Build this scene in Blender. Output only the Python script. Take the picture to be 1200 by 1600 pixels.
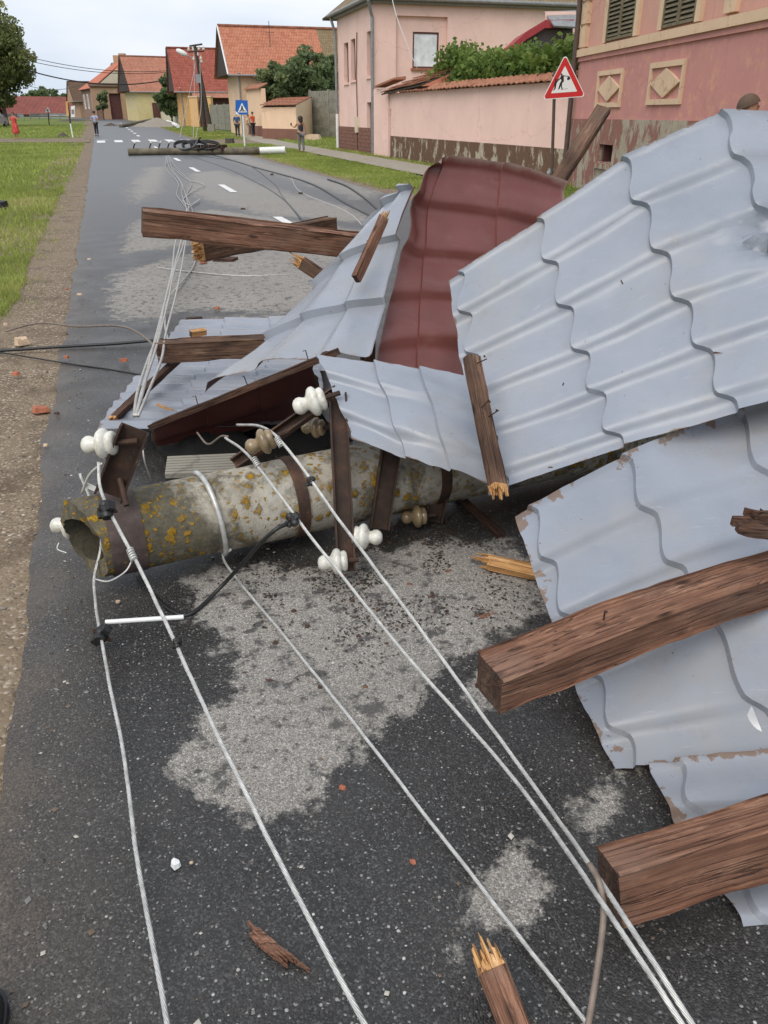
import bpy, math, random
import numpy as np
from mathutils import Vector, Matrix, noise as mnoise

for o in list(bpy.data.objects):
    bpy.data.objects.remove(o)
SC = bpy.context.scene
COL = SC.collection
R = math.radians

# ------------------------------------------------------------------ camera
HC = 1.7                                   # eye height of the photographer
PITCH = math.atan(0.5)                     # looking down
FPX = 1244.0
cam = bpy.data.cameras.new('Camera')
cam.sensor_fit = 'VERTICAL'; cam.sensor_height = 36.0; cam.lens = 36.0*FPX/1600.0
cam.clip_start = 0.05; cam.clip_end = 3000
camo = bpy.data.objects.new('Camera', cam); COL.objects.link(camo)
camo.location = (0, 0, HC); camo.rotation_euler = (R(90)-PITCH, 0, 0)
SC.camera = camo

# ------------------------------------------------------------------ sky, sun, exposure
SUN_EL, SUN_AZ = R(52), R(206)             # azimuth clockwise from +Y: behind the viewer's left shoulder
W = bpy.data.worlds.new('World'); SC.world = W; W.use_nodes = True
wt = W.node_tree; wt.nodes.clear()
def wn(t, **k):
    n = wt.nodes.new(t)
    for a, b in k.items(): setattr(n, a, b)
    return n
sky = wn('ShaderNodeTexSky', sky_type='NISHITA', sun_disc=False, sun_elevation=SUN_EL, sun_rotation=SUN_AZ,
         air_density=1.0, dust_density=4.0, ozone_density=1.0)
tc = wn('ShaderNodeTexCoord')
mp = wn('ShaderNodeMapping'); mp.inputs['Scale'].default_value = (1.0, 1.0, 3.2)
wt.links.new(tc.outputs['Generated'], mp.inputs['Vector'])
ns = wn('ShaderNodeTexNoise'); ns.inputs['Scale'].default_value = 1.6; ns.inputs['Detail'].default_value = 5; ns.inputs['Roughness'].default_value = .5
wt.links.new(mp.outputs[0], ns.inputs['Vector'])
cr = wn('ShaderNodeValToRGB')
cr.color_ramp.elements[0].position = .41; cr.color_ramp.elements[0].color = (4.3, 5.1, 6.3, 1)
cr.color_ramp.elements[1].position = .66; cr.color_ramp.elements[1].color = (7.5, 7.55, 7.7, 1)
wt.links.new(ns.outputs['Fac'], cr.inputs[0])
mx = wn('ShaderNodeMix', data_type='RGBA'); mx.inputs[0].default_value = .9      # nine tenths cloud cover
wt.links.new(sky.outputs[0], mx.inputs[6]); wt.links.new(cr.outputs[0], mx.inputs[7])
bg = wn('ShaderNodeBackground'); bg.inputs[1].default_value = 0.10
wt.links.new(mx.outputs[2], bg.inputs[0])
wo = wn('ShaderNodeOutputWorld'); wt.links.new(bg.outputs[0], wo.inputs[0])

sl = bpy.data.lights.new('Sun', 'SUN'); sl.energy = 1.5; sl.angle = R(50); sl.color = (1, .95, .87)
so = bpy.data.objects.new('Sun', sl); COL.objects.link(so); so.location = (0, 0, 30)
sd = Vector((math.sin(SUN_AZ)*math.cos(SUN_EL), math.cos(SUN_AZ)*math.cos(SUN_EL), math.sin(SUN_EL)))
so.rotation_euler = sd.to_track_quat('Z', 'Y').to_euler()
SC.view_settings.view_transform = 'Standard'; SC.view_settings.look = 'None'
SC.view_settings.exposure = 0.6; SC.view_settings.gamma = 1; SC.view_settings.use_curve_mapping = False

# ------------------------------------------------------------------ survey helpers (bearing in the photograph + distance -> metres)
CP, SP = math.cos(PITCH), math.sin(PITCH)
def ray(x, y):
    u = (x-600)/FPX; v = (y-800)/FPX
    return Vector((u, CP-v*SP, -SP-v*CP))
CAMP = Vector((0, 0, HC))
def pt(x, y, t): return CAMP+ray(x, y)*t
def gz(Y):
    if Y < 50: return 0.0
    if Y < 60: return .0004*(Y-50)**2
    return min(.04+.008*(Y-60), 1.0)
def gp(x, y, z=0.0):
    a = ray(x, y); t = (z-HC)/a.z if a.z < -1e-4 else 400
    for _ in range(60):
        Y = a.y*t
        t = t+.5*((gz(Y)+z-HC)/a.z-t) if a.z < -1e-4 else t
        if t < 0 or t > 900: t = 400
    return CAMP+a*t
def atY(x, y, Y):
    a = ray(x, y); return CAMP+a*(Y/a.y)
def onplane(x, y, P0, e):
    """hit of a sight line with the vertical plane through P0 along e: (distance along e, height)"""
    n = Vector((-e.y, e.x, 0)); a = ray(x, y)
    t = (P0-CAMP).dot(n)/a.dot(n); q = CAMP+a*t
    return (q-P0).dot(e), q.z

# ------------------------------------------------------------------ node helper
class NT:
    def __init__(s, name):
        s.m = bpy.data.materials.new(name); s.m.use_nodes = True
        s.t = s.m.node_tree; s.b = s.t.nodes['Principled BSDF']
        s.c = s.t.nodes.new('ShaderNodeTexCoord')
    def put(s, sock, v):
        if isinstance(v, bpy.types.NodeSocket): s.t.links.new(v, sock)
        elif v is not None:
            if isinstance(v, (tuple, list)) and len(v) == 3 and len(getattr(sock, 'default_value', (0,0,0))) == 4: v = (*v, 1)
            sock.default_value = v
    def n(s, t, ins=None, **k):
        o = s.t.nodes.new(t)
        for a, b in k.items(): setattr(o, a, b)
        for a, b in (ins or {}).items(): s.put(o.inputs[a], b)
        return o
    def co(s, kind='Object', scale=(1,1,1), loc=(0,0,0), rot=(0,0,0)):
        if kind == 'World': src = s.n('ShaderNodeNewGeometry').outputs['Position']
        else: src = s.c.outputs[kind]
        m = s.n('ShaderNodeMapping', {'Vector': src, 'Scale': scale, 'Location': loc, 'Rotation': rot})
        return m.outputs[0]
    def noise(s, vec, scale, detail=4, rough=.55, dist=0, col=False):
        o = s.n('ShaderNodeTexNoise', {'Vector': vec, 'Scale': scale, 'Detail': detail, 'Roughness': rough, 'Distortion': dist})
        return o.outputs['Color' if col else 'Fac']
    def voro(s, vec, scale, feat='F1', out='Distance', rand=1):
        o = s.n('ShaderNodeTexVoronoi', {'Vector': vec, 'Scale': scale, 'Randomness': rand}, feature=feat)
        return o.outputs[out]
    def ramp(s, f, stops, interp='LINEAR'):
        o = s.n('ShaderNodeValToRGB', {0: f}); e = o.color_ramp.elements; o.color_ramp.interpolation = interp
        while len(e) < len(stops): e.new(.5)
        for el, (p, c) in zip(e, stops):
            el.position = p
            if isinstance(c, (int, float)): c = (c, c, c)
            el.color = (*c, 1)
        return o.outputs[0]
    def mix(s, f, a, b, mode='MIX'):
        o = s.n('ShaderNodeMix', data_type='RGBA', blend_type=mode)
        s.put(o.inputs[0], f); s.put(o.inputs[6], a); s.put(o.inputs[7], b); return o.outputs[2]
    def math(s, op, a, b=None, clamp=False):
        o = s.n('ShaderNodeMath', operation=op, use_clamp=clamp); s.put(o.inputs[0], a)
        if b is not None: s.put(o.inputs[1], b)
        return o.outputs[0]
    def sep(s, v):
        return s.n('ShaderNodeSeparateXYZ', {0: v}).outputs
    def bump(s, h, strength=.5, dist=.01, normal=None):
        o = s.n('ShaderNodeBump', {'Height': h, 'Strength': strength, 'Distance': dist})
        if normal is not None: s.put(o.inputs['Normal'], normal)
        return o.outputs[0]
    def out(s, col=None, rough=None, normal=None, metal=None, spec=None, **k):
        for nm, v in (('Base Color', col), ('Roughness', rough), ('Normal', normal), ('Metallic', metal), ('Specular IOR Level', spec)):
            if v is not None: s.put(s.b.inputs[nm], v)
        for a, v in k.items(): s.put(s.b.inputs[a.replace('_', ' ')], v)
        return s.m
def S(r, g, b, k=1.0):
    f = lambda c: ((c/255/12.92) if c/255 <= .04045 else ((c/255+.055)/1.055)**2.4)*k
    return (f(r), f(g), f(b))
def jit(c, k): return tuple(x*k for x in c)

# ------------------------------------------------------------------ mesh helper
class MB:
    def __init__(s): s.v = []; s.f = []; s.m = []
    def add(s, verts, faces, mi=0):
        b = len(s.v); s.v.extend(Vector(p) for p in verts)
        for f in faces: s.f.append([b+i for i in f]); s.m.append(mi)
        return s
    def hexa(s, p, mi=0):      # 8 points: bottom 0-3, top 4-7
        return s.add(p, [(3,2,1,0),(4,5,6,7),(0,1,5,4),(1,2,6,5),(2,3,7,6),(3,0,4,7)], mi)
    def box(s, c, size, mat=None, mi=0):
        hx, hy, hz = size[0]/2, size[1]/2, size[2]/2
        q = [Vector((sx*hx, sy*hy, sz*hz)) for sz in (-1,1) for sx, sy in ((-1,-1),(1,-1),(1,1),(-1,1))]
        if mat is not None: q = [mat @ a for a in q]
        c = Vector(c); return s.hexa([a+c for a in q], mi)
    def frame_box(s, P0, e, n, a0, a1, d0, d1, z0, z1, mi=0):
        """box on a facade: a along e, d outward along n, z up"""
        u = Vector((0,0,1))
        q = [P0+e*a+n*d+u*z for z in (z0,z1) for a, d in ((a0,d0),(a1,d0),(a1,d1),(a0,d1))]
        return s.hexa(q, mi)
    def tube(s, pts, r, n=8, caps=True, mi=0, twist=0):
        pts = [Vector(p) for p in pts]; rs = r if isinstance(r, (list, tuple)) else [r]*len(pts)
        rings = []; up = None
        for i, p in enumerate(pts):
            t = (pts[min(i+1, len(pts)-1)]-pts[max(i-1, 0)])
            if t.length < 1e-9: t = Vector((0,0,1))
            t.normalize()
            if up is None:
                up = Vector((0,0,1)) if abs(t.z) < .9 else Vector((1,0,0))
            x = t.cross(up)
            if x.length < 1e-6: x = t.orthogonal()
            x.normalize(); y = x.cross(t).normalized(); up = y
            rings.append([p+(x*math.cos(a)+y*math.sin(a))*rs[i] for a in [2*math.pi*k/n+twist for k in range(n)]])
        b = len(s.v)
        for rg in rings: s.v.extend(rg)
        for i in range(len(pts)-1):
            for k in range(n):
                s.f.append([b+i*n+k, b+i*n+(k+1) % n, b+(i+1)*n+(k+1) % n, b+(i+1)*n+k]); s.m.append(mi)
        if caps:
            s.f.append([b+k for k in range(n)][::-1]); s.m.append(mi)
            e = b+(len(pts)-1)*n; s.f.append([e+k for k in range(n)]); s.m.append(mi)
        return s
    def lathe(s, prof, org, axis, n=20, mi=0):
        """prof: (radius, height along axis)"""
        org = Vector(org); ax = Vector(axis).normalized(); x = ax.orthogonal().normalized(); y = ax.cross(x)
        b = len(s.v)
        for r, h in prof:
            for k in range(n):
                a = 2*math.pi*k/n; s.v.append(org+ax*h+(x*math.cos(a)+y*math.sin(a))*max(r, 1e-4))
        for i in range(len(prof)-1):
            for k in range(n):
                s.f.append([b+i*n+k, b+i*n+(k+1) % n, b+(i+1)*n+(k+1) % n, b+(i+1)*n+k]); s.m.append(mi)
        return s
    def poly(s, pts, thick, nrm, mi=0):
        """flat polygon with thickness along nrm"""
        nrm = Vector(nrm); k = len(pts); b = len(s.v)
        s.v.extend(Vector(p) for p in pts); s.v.extend(Vector(p)+nrm*thick for p in pts)
        s.f.append([b+i for i in range(k)][::-1]); s.m.append(mi)
        s.f.append([b+k+i for i in range(k)]); s.m.append(mi)
        for i in range(k):
            j = (i+1) % k; s.f.append([b+i, b+j, b+k+j, b+k+i]); s.m.append(mi)
        return s
    def build(s, name, mats, parent=None, org=None, smooth=None, fix=True):
        if org is not None: o0 = Vector(org)
        else:
            o0 = Vector((0,0,0)); q = parent
            while q is not None: o0 = o0+q.location; q = q.parent
        me = bpy.data.meshes.new(name)
        me.from_pydata([tuple(p-o0) for p in s.v], [], s.f)
        mats = mats if isinstance(mats, (list, tuple)) else [mats]
        for m in mats: me.materials.append(m)
        if len(mats) > 1: me.polygons.foreach_set('material_index', s.m)
        if fix:
            import bmesh
            bm = bmesh.new(); bm.from_mesh(me); bmesh.ops.recalc_face_normals(bm, faces=bm.faces); bm.to_mesh(me); bm.free()
        if smooth is not None:
            me.polygons.foreach_set('use_smooth', [True]*len(me.polygons))
            if smooth < 179: me.set_sharp_from_angle(angle=R(smooth))
        me.update()
        ob = bpy.data.objects.new(name, me); COL.objects.link(ob)
        if parent is None: ob.location = o0
        else: ob.parent = parent
        return ob
def tag(o, label, cat, group=None, kind=None):
    if label: o['label'] = label
    if cat: o['category'] = cat
    if group: o['group'] = group
    if kind: o['kind'] = kind
    return o
def struct(o): o['kind'] = 'structure'; return o
def thing(name, loc, label, cat, group=None):
    o = bpy.data.objects.new(name, None); COL.objects.link(o); o.location = loc; o.empty_display_size = .1
    return tag(o, label, cat, group)
def catmull(P, n):
    """smooth curve through points, n samples per span"""
    P = [Vector(p) for p in P]; out = []
    for i in range(len(P)-1):
        p0 = P[i-1] if i else P[0]*2-P[1]; p1 = P[i]; p2 = P[i+1]; p3 = P[i+2] if i+2 < len(P) else P[-1]*2-P[-2]
        for k in range(n):
            t = k/n
            out.append(.5*((2*p1)+(p2-p0)*t+(2*p0-5*p1+4*p2-p3)*t*t+(3*p1-p0-3*p2+p3)*t**3))
    out.append(P[-1]); return out
rnd = random.Random(7)
UP = Vector((0,0,1))
# ------------------------------------------------------------------ materials
def simple(name, col, rough=.6, var=.25, scale=6, bump=.0, metal=0, spec=.5, kind='Object', bscale=None):
    q = NT(name); v = q.co(kind)
    f = q.noise(v, scale, 5, .6)
    c = q.ramp(f, [(.3, jit(col, 1-var)), (.7, jit(col, 1+var))])
    nr = q.bump(q.noise(v, bscale or scale*6, 4, .6), bump, .01) if bump else None
    return q.out(c, rough, nr, metal, spec)

def mat_asphalt():
    q = NT('asphalt'); v = q.co('World')
    at = q.n('ShaderNodeAttribute', attribute_name='dry').outputs['Fac']
    big = q.noise(v, 1.1, 3, .6); mid = q.noise(v, 7, 6, .68); fine = q.noise(v, 45, 3, .7)
    e = q.math('ADD', at, q.math('MULTIPLY', q.math('SUBTRACT', mid, .5), 1.0))
    e = q.math('ADD', e, q.math('MULTIPLY', q.math('SUBTRACT', big, .5), .25))
    e = q.math('ADD', e, q.math('MULTIPLY', q.math('SUBTRACT', fine, .5), .35))
    dry = q.ramp(e, [(.44, 0.0), (.50, .5), (.56, 1.0)])
    # aggregate
    v2 = q.mix(.35, v, q.noise(v, 60, 2, .5, col=True))
    cellc = q.voro(v, 210, 'F1', 'Color'); cell = q.sep(cellc)[0]
    celld = q.voro(v, 210, 'F1', 'Distance')
    cell2 = q.sep(q.voro(v, 90, 'F1', 'Color')); d2 = q.voro(v, 90)
    cell3 = q.sep(q.voro(v, 340, 'F1', 'Color'))[1]
    stone = q.ramp(cell, [(.0, (.0115,.0102,.0092)), (.5, (.0245,.022,.0198)), (.80, (.042,.0385,.0345)), (.975, (.075,.075,.074)), (1, (.30,.29,.275))])
    pb = q.ramp(cell2[0], [(.965, 0.0), (.975, 1.0)]); inner = q.ramp(d2, [(.30, 1.0), (.42, 0.0)])
    pebc = q.ramp(cell2[1], [(0, (.10,.085,.07)), (.5, (.22,.20,.18)), (.85, (.30,.28,.26)), (1, (.6,.58,.55))])
    wet = q.mix(q.math('MULTIPLY', pb, inner), stone, pebc)
    dust = q.noise(v, 2.3, 4, .6)
    wet = q.mix(q.ramp(dust, [(.45, 0.0), (.75, .35)]), wet, (.07,.066,.060))
    dr = q.ramp(cell, [(0, (.17,.155,.137)), (.5, (.285,.262,.232)), (.9, (.39,.36,.32)), (1, (.52,.49,.46))])
    dr = q.mix(q.ramp(cell3, [(.72, 0.0), (.8, .75)]), dr, (.10,.092,.085))
    blot = q.noise(v, 16, 5, .7)
    dr = q.mix(q.ramp(blot, [(.53, 0.0), (.62, .85)]), dr, (.035,.034,.034))
    dr = q.mix(q.ramp(q.noise(v, .9, 3, .5), [(.35, 0.0), (.7, .35)]), dr, (.13,.12,.11))
    c = q.mix(dry, wet, dr)
    fr_ = q.ramp(q.math('MULTIPLY', q.sep(v)[1], .02), [(.08, 1.0), (.3, .0)])
    rg = q.mix(dry, q.mix(fr_, (.46,)*3, q.ramp(q.noise(v, 2.5, 3, .5), [(.35, (.30,)*3), (.65, (.50,)*3)])), (.88,)*3)
    h = q.math('ADD', q.math('MULTIPLY', q.math('SUBTRACT', 1.0, celld), .6), q.math('MULTIPLY', inner, q.math('MULTIPLY', pb, .8)))
    sxy = q.sep(v); ed_ = q.math('ADD', q.math('ADD', sxy[0], .56), q.math('MULTIPLY', sxy[1], .322))
    ed_ = q.math('ADD', ed_, q.math('MULTIPLY', q.math('SUBTRACT', q.noise(v, 3.5, 5, .65), .5), .7))
    c = q.mix(q.ramp(ed_, [(.0, .8), (.14, .35), (.42, 0.0)]), c, q.mix(cell, (.05,.038,.027), (.12,.092,.066)))
    far = q.ramp(q.math('MULTIPLY', q.sep(v)[1], .02), [(.14, 1.0), (.5, .0)])
    avg = q.mix(dry, (.085,.085,.087), (.24,.225,.205))
    c = q.mix(far, avg, c)
    return q.out(c, rg, q.bump(h, q.math('MULTIPLY', far, .45), .005), spec=.5)

def mat_gravel():
    q = NT('gravel_dirt'); v = q.co('World')
    c1 = q.sep(q.voro(v, 70, 'F1', 'Color')); d1 = q.voro(v, 70)
    st = q.ramp(c1[0], [(0, (.10,.072,.047)), (.5, (.215,.163,.112)), (.85, (.34,.275,.205)), (1, (.52,.46,.38))])
    dirt = q.ramp(q.noise(v, 5, 6, .7), [(.3, (.095,.067,.042)), (.6, (.20,.148,.098)), (.8, (.28,.215,.15))])
    sel = q.ramp(c1[1], [(.42, 0.0), (.5, 1.0)])
    c = q.mix(sel, dirt, st)
    c = q.mix(q.ramp(q.noise(v, 1.2, 4, .6), [(.42, 0.0), (.62, .7)]), c, (.232,.176,.120))
    c = q.mix(q.ramp(q.noise(v, 2.7, 4, .6), [(.55, 0.0), (.68, .6)]), c, (.085,.062,.042))
    h = q.math('ADD', q.math('MULTIPLY', q.math('SUBTRACT', 1.0, d1), sel), q.noise(v, 9, 5, .7))
    return q.out(c, .9, q.bump(h, .7, .012), spec=.25)

def mat_soil():
    q = NT('turf_soil'); v = q.co('World')
    f = q.noise(v, .35, 6, .65); g = q.noise(v, 6, 5, .7)
    c = q.ramp(f, [(.3, (.10,.15,.03)), (.52, (.17,.21,.05)), (.68, (.22,.19,.09))])
    c = q.mix(q.ramp(g, [(.35, .55), (.6, 0.0)]), c, (.045,.065,.018))
    return q.out(c, .95, q.bump(g, .8, .05), spec=.1)

def mat_sheet():
    q = NT('painted_sheet_steel'); v = q.co('World'); vo = q.co('Object')
    f = q.noise(v, 2.2, 5, .6)
    c = q.ramp(f, [(.3, (.222,.242,.284)), (.55, (.262,.281,.322)), (.75, (.285,.300,.330))])
    # dusty warm film and thin scuffs
    c = q.mix(q.ramp(q.noise(v, 1.7, 5, .65), [(.48, 0.0), (.70, .55)]), c, (.285,.268,.240))
    c = q.mix(q.ramp(q.noise(v, 11, 7, .75), [(.58, 0.0), (.74, .45)]), c, (.20,.188,.168))
    vs = q.co('World', (3, 40, 10), rot=(0, 0, .5))
    c = q.mix(q.ramp(q.noise(vs, 3, 3, .6), [(.66, 0.0), (.72, .28)]), c, (.48,.49,.50))
    sp = q.voro(v, 26); sc = q.sep(q.voro(v, 26, 'F1', 'Color'))
    c = q.mix(q.math('MULTIPLY', q.ramp(sp, [(.05, 1.0), (.09, 0.0)]), q.ramp(sc[0], [(.84, 0.0), (.87, .8)])), c, (.06,.032,.02))
    edge = q.n('ShaderNodeAttribute', attribute_name='edge').outputs['Fac']
    ru = q.math('ADD', edge, q.math('MULTIPLY', q.math('SUBTRACT', q.noise(v, 13, 5, .65), .5), 1.9))
    c = q.mix(q.ramp(ru, [(.95, 0.0), (1.15, .8)]), c, (.17,.10,.055))
    rg = q.ramp(q.noise(v, 9, 4, .6), [(.3, (.22,)*3), (.7, (.42,)*3)])
    return q.out(c, rg, q.bump(q.noise(v, 3.2, 3, .5), .16, .02), spec=.5)

def mat_primer():
    q = NT('brown_sheet_back'); v = q.co('World')
    c = q.ramp(q.noise(v, 2.6, 5, .6), [(.3, (.112,.032,.026)), (.7, (.165,.052,.043))])
    c = q.mix(q.ramp(q.noise(v, 8, 6, .7), [(.55, 0.0), (.75, .25)]), c, (.22,.13,.11))
    edge = q.n('ShaderNodeAttribute', attribute_name='edge').outputs['Fac']
    c = q.mix(q.ramp(q.math('ADD', edge, q.math('MULTIPLY', q.math('SUBTRACT', q.noise(v, 7, 5, .7), .5), .9)), [(.55, 0.0), (.95, .6)]), c, (.25,.19,.15))
    return q.out(c, q.ramp(q.noise(v, 6, 4, .6), [(.3, (.36,)*3), (.7, (.52,)*3)]), q.bump(q.noise(v, 4, 3, .5), .08, .02), spec=.5)

def mat_wood(name, pal, scale=1.0, dark=.5):
    """grain runs along local X"""
    q = NT(name); v = q.co('Object', (1.3*scale, 26*scale, 26*scale)); vo = q.co('Object')
    dv = q.mix(.06, q.co('Object', (2.0, 22, 22)), q.noise(q.co('Object', (1.2, 5, 5)), 2.0, 3, .5, col=True))
    rings = q.n('ShaderNodeTexWave', {'Vector': q.co('Object', (.22, 5.5, 5.0), rot=(.3, .03, .02)), 'Scale': 4.0, 'Distortion': 16.0, 'Detail': 4, 'Detail Scale': 1.2, 'Detail Roughness': .65}, wave_type='BANDS', bands_direction='Y').outputs['Fac']
    g = q.noise(v, 2.2, 8, .72)
    gg = q.math('ADD', q.math('MULTIPLY', rings, .13), q.math('MULTIPLY', g, .87))
    c = q.ramp(gg, [(.18, pal[0]), (.40, pal[1]), (.58, pal[2]), (.85, pal[3])])
    st = q.noise(q.co('Object', (2.2, 6, 6)), 1.6, 6, .7)
    c = q.mix(q.ramp(st, [(.44, 0.0), (.70, dark)]), c, jit(pal[0], .45))
    # knots
    kd = q.voro(q.co('Object', (3.2, 9, 9), loc=(.3, .1, .6)), 1.0)
    c = q.mix(q.ramp(kd, [(.07, .9), (.14, 0.0)]), c, jit(pal[0], .35))
    hs = q.noise(q.co('Object', (3, 120, 120)), 1.4, 4, .7)
    c = q.mix(q.ramp(hs, [(.28, .25), (.38, 0.0)]), c, jit(pal[0], .7))
    # pale scrapes along the grain
    ps = q.noise(q.co('Object', (2.5, 17, 17), loc=(3, 1, 2)), 1.8, 6, .75)
    c = q.mix(q.ramp(ps, [(.56, 0.0), (.68, .6)]), c, jit(pal[3], 1.3))
    big = q.noise(q.co('Object', (2.6, 3.5, 3.5), loc=(7, 2, 1)), 1.5, 4, .6)
    c = q.mix(q.ramp(big, [(.52, 0.0), (.72, .55)]), c, q.mix(.5, jit(pal[2], .9), (.17,.15,.13)))
    spl = q.noise(q.co('Object', (.9, 34, 34), loc=(1, 5, 3)), 1.2, 3, .5)
    c = q.mix(q.ramp(q.math('ABSOLUTE', q.math('SUBTRACT', spl, .5)), [(.004, .7), (.010, 0.0)]), c, jit(pal[0], .35))
    h = q.math('ADD', gg, q.math('MULTIPLY', hs, .6)); h = q.math('ADD', h, q.ramp(q.math('ABSOLUTE', q.math('SUBTRACT', spl, .5)), [(.0, 0.0), (.02, 1.0)]))
    return q.out(c, .78, q.bump(h, .8, .006), spec=.3)

def mat_concrete_lichen():
    q = NT('lichened_concrete'); v = q.co('World'); 
    sx = q.sep(q.co('Object'))[0]                                     # distance from the broken tip
    base = q.ramp(q.noise(v, 5, 7, .7), [(.3, (.25,.22,.175)), (.5, (.38,.345,.285)), (.72, (.48,.45,.385))])
    pits = q.voro(v, 75); base = q.mix(q.ramp(pits, [(.08, .6), (.2, 0.0)]), base, (.11,.10,.08))
    near = q.ramp(sx, [(.0, 1.0), (.32, .85), (.58, .33), (1.0, .12), (1.6, .35)])
    n1 = q.noise(v, 6.5, 6, .68, .3)
    dk = q.math('ADD', n1, q.math('MULTIPLY', near, .34))
    c = q.mix(q.ramp(dk, [(.60, 0.0), (.74, .88)]), base, q.ramp(q.noise(v, 30, 4, .7), [(.35, (.045,.040,.028)), (.7, (.13,.115,.075))]))
    # yellow crusts: blotchy rosettes
    vd = q.mix(.05, v, q.noise(v, 22, 4, .7, col=True))
    r1 = q.voro(vd, 23); r1c = q.sep(q.voro(vd, 23, 'F1', 'Color'))[0]
    ros = q.math('MULTIPLY', q.ramp(r1, [(.26, 1.0), (.42, 0.0)]), q.ramp(r1c, [(.52, 0.0), (.56, 1.0)]))
    r2 = q.voro(vd, 52); r2c = q.sep(q.voro(vd, 52, 'F1', 'Color'))[1]
    ros2 = q.math('MULTIPLY', q.ramp(r2, [(.28, 1.0), (.45, 0.0)]), q.ramp(r2c, [(.60, 0.0), (.64, 1.0)]))
    allr = q.math('MAXIMUM', ros, ros2)
    cl = q.math('ADD', q.noise(v, 3.6, 4, .6), q.math('MULTIPLY', near, .12))
    allr = q.math('MULTIPLY', allr, q.ramp(cl, [(.46, 0.0), (.56, 1.0)]))
    yc = q.ramp(q.noise(v, 55, 4, .7), [(.3, (.15,.085,.008)), (.55, (.33,.19,.018)), (.75, (.42,.27,.04))])
    halo = q.math('MULTIPLY', q.ramp(r1, [(.40, 1.0), (.62, 0.0)]), q.math('MULTIPLY', q.ramp(r1c, [(.52, 0.0), (.56, 1.0)]), q.ramp(cl, [(.46, 0.0), (.56, .75)])))
    c = q.mix(halo, c, (.11,.095,.07)); c = q.mix(allr, c, yc)
    my = q.noise(v, 15, 7, .78, .4); my = q.math('ADD', my, q.math('MULTIPLY', near, .09))
    c = q.mix(q.ramp(my, [(.64, 0.0), (.70, .9)]), c, q.ramp(q.noise(v, 60, 3, .7), [(.35, (.12,.075,.01)), (.7, (.30,.19,.025))]))
    gr = q.noise(v, 11, 5, .7); c = q.mix(q.ramp(gr, [(.70, 0.0), (.75, .8)]), c, (.27,.31,.22))
    h = q.math('ADD', q.noise(v, 40, 6, .7), q.math('MULTIPLY', allr, .8))
    return q.out(c, .92, q.bump(h, .7, .008), spec=.2)

def mat_rust(name='rusty_steel', k=1.0):
    q = NT(name); v = q.co('World')
    c = q.ramp(q.noise(v, 9, 7, .7), [(.3, jit((.030,.017,.012), k)), (.5, jit((.075,.040,.026), k)), (.68, jit((.15,.068,.038), k)), (.8, jit((.19,.15,.11), k))])
    g = q.noise(v, 17, 5, .7); c = q.mix(q.ramp(g, [(.62, 0.0), (.72, .6)]), c, (.09,.085,.05))
    return q.out(c, .72, q.bump(q.noise(v, 60, 5, .7), .5, .004), metal=.15, spec=.4)

def mat_plaster(name, col, blot, amt=.5, dirt=(.2,.15,.11), scale=1.0, rough_b=.25):
    q = NT(name); v = q.co('World')
    f = q.noise(v, .7*scale, 6, .65); g = q.noise(v, 3*scale, 6, .7)
    c = q.ramp(f, [(.3, jit(col, .93)), (.7, jit(col, 1.06))])
    c = q.mix(q.ramp(g, [(.52, 0.0), (.75, amt)]), c, blot)
    st = q.noise(q.co('World', (2.2, 2.2, .25)), 1.3*scale, 5, .7)
    c = q.mix(q.ramp(st, [(.58, 0.0), (.8, .35)]), c, dirt)
    cr_ = q.voro(q.mix(.25, q.co('World', (.45, .45, .6)), q.noise(v, 2.5, 4, .6, col=True)), 1.0, 'DISTANCE_TO_EDGE')
    c = q.mix(q.ramp(cr_, [(.003, .35), (.008, 0.0)]), c, dirt)
    return q.out(c, .92, q.bump(q.noise(v, 25, 6, .7), rough_b, .01), spec=.15)

def mat_flaking(name, paint, under, thr=.5, scale=2.5):
    q = NT(name); v = q.co('World')
    n1 = q.noise(q.co('World', (1, 1, .55)), scale, 7, .72)
    c = q.mix(q.ramp(n1, [(thr, 0.0), (thr+.04, 1.0)]), paint, under)
    c = q.mix(q.ramp(q.noise(v, 7, 5, .7), [(.45, 0.0), (.75, .5)]), c, jit(paint, .6))
    return q.out(c, .9, q.bump(n1, .4, .02), spec=.15)

def mat_roof(name, pal, row=.33, w=.2, moss=.3, axis='Y'):
    """clay tiles far away: local X across, local Y down the slope"""
    q = NT(name); v = q.co('UV')
    b = q.n('ShaderNodeTexBrick', {'Vector': v, 'Color1': pal[0], 'Color2': pal[1], 'Mortar': jit(pal[0], .42), 'Scale': 1.0, 'Mortar Size': .028, 'Mortar Smooth': .5, 'Bias': 0.0, 'Brick Width': w, 'Row Height': row})
    c = b.outputs['Color']
    vw = q.co('World'); n1 = q.noise(vw, .55, 6, .7); n2 = q.noise(vw, 2.6, 5, .7)
    c = q.mix(q.ramp(n2, [(.40, 0.0), (.75, .6)]), c, pal[2])
    c = q.mix(q.ramp(n1, [(.5, 0.0), (.72, moss)]), c, pal[3])
    return q.out(c, .88, q.bump(b.outputs['Fac'], -.6, .03), spec=.2)

def mat_leaf(name, c1, c2, c3):
    q = NT(name); v = q.co('World')
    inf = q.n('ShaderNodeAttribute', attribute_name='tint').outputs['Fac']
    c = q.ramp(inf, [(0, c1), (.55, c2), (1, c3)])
    q.out(c, .6, spec=.3)
    tr = q.n('ShaderNodeBsdfTranslucent', {'Color': q.mix(.5, c, c3)})
    mxs = q.n('ShaderNodeMixShader', {0: .38, 1: q.b.outputs[0], 2: tr.outputs[0]})
    q.t.links.new(mxs.outputs[0], q.t.nodes['Material Output'].inputs[0])
    return q.m

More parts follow.
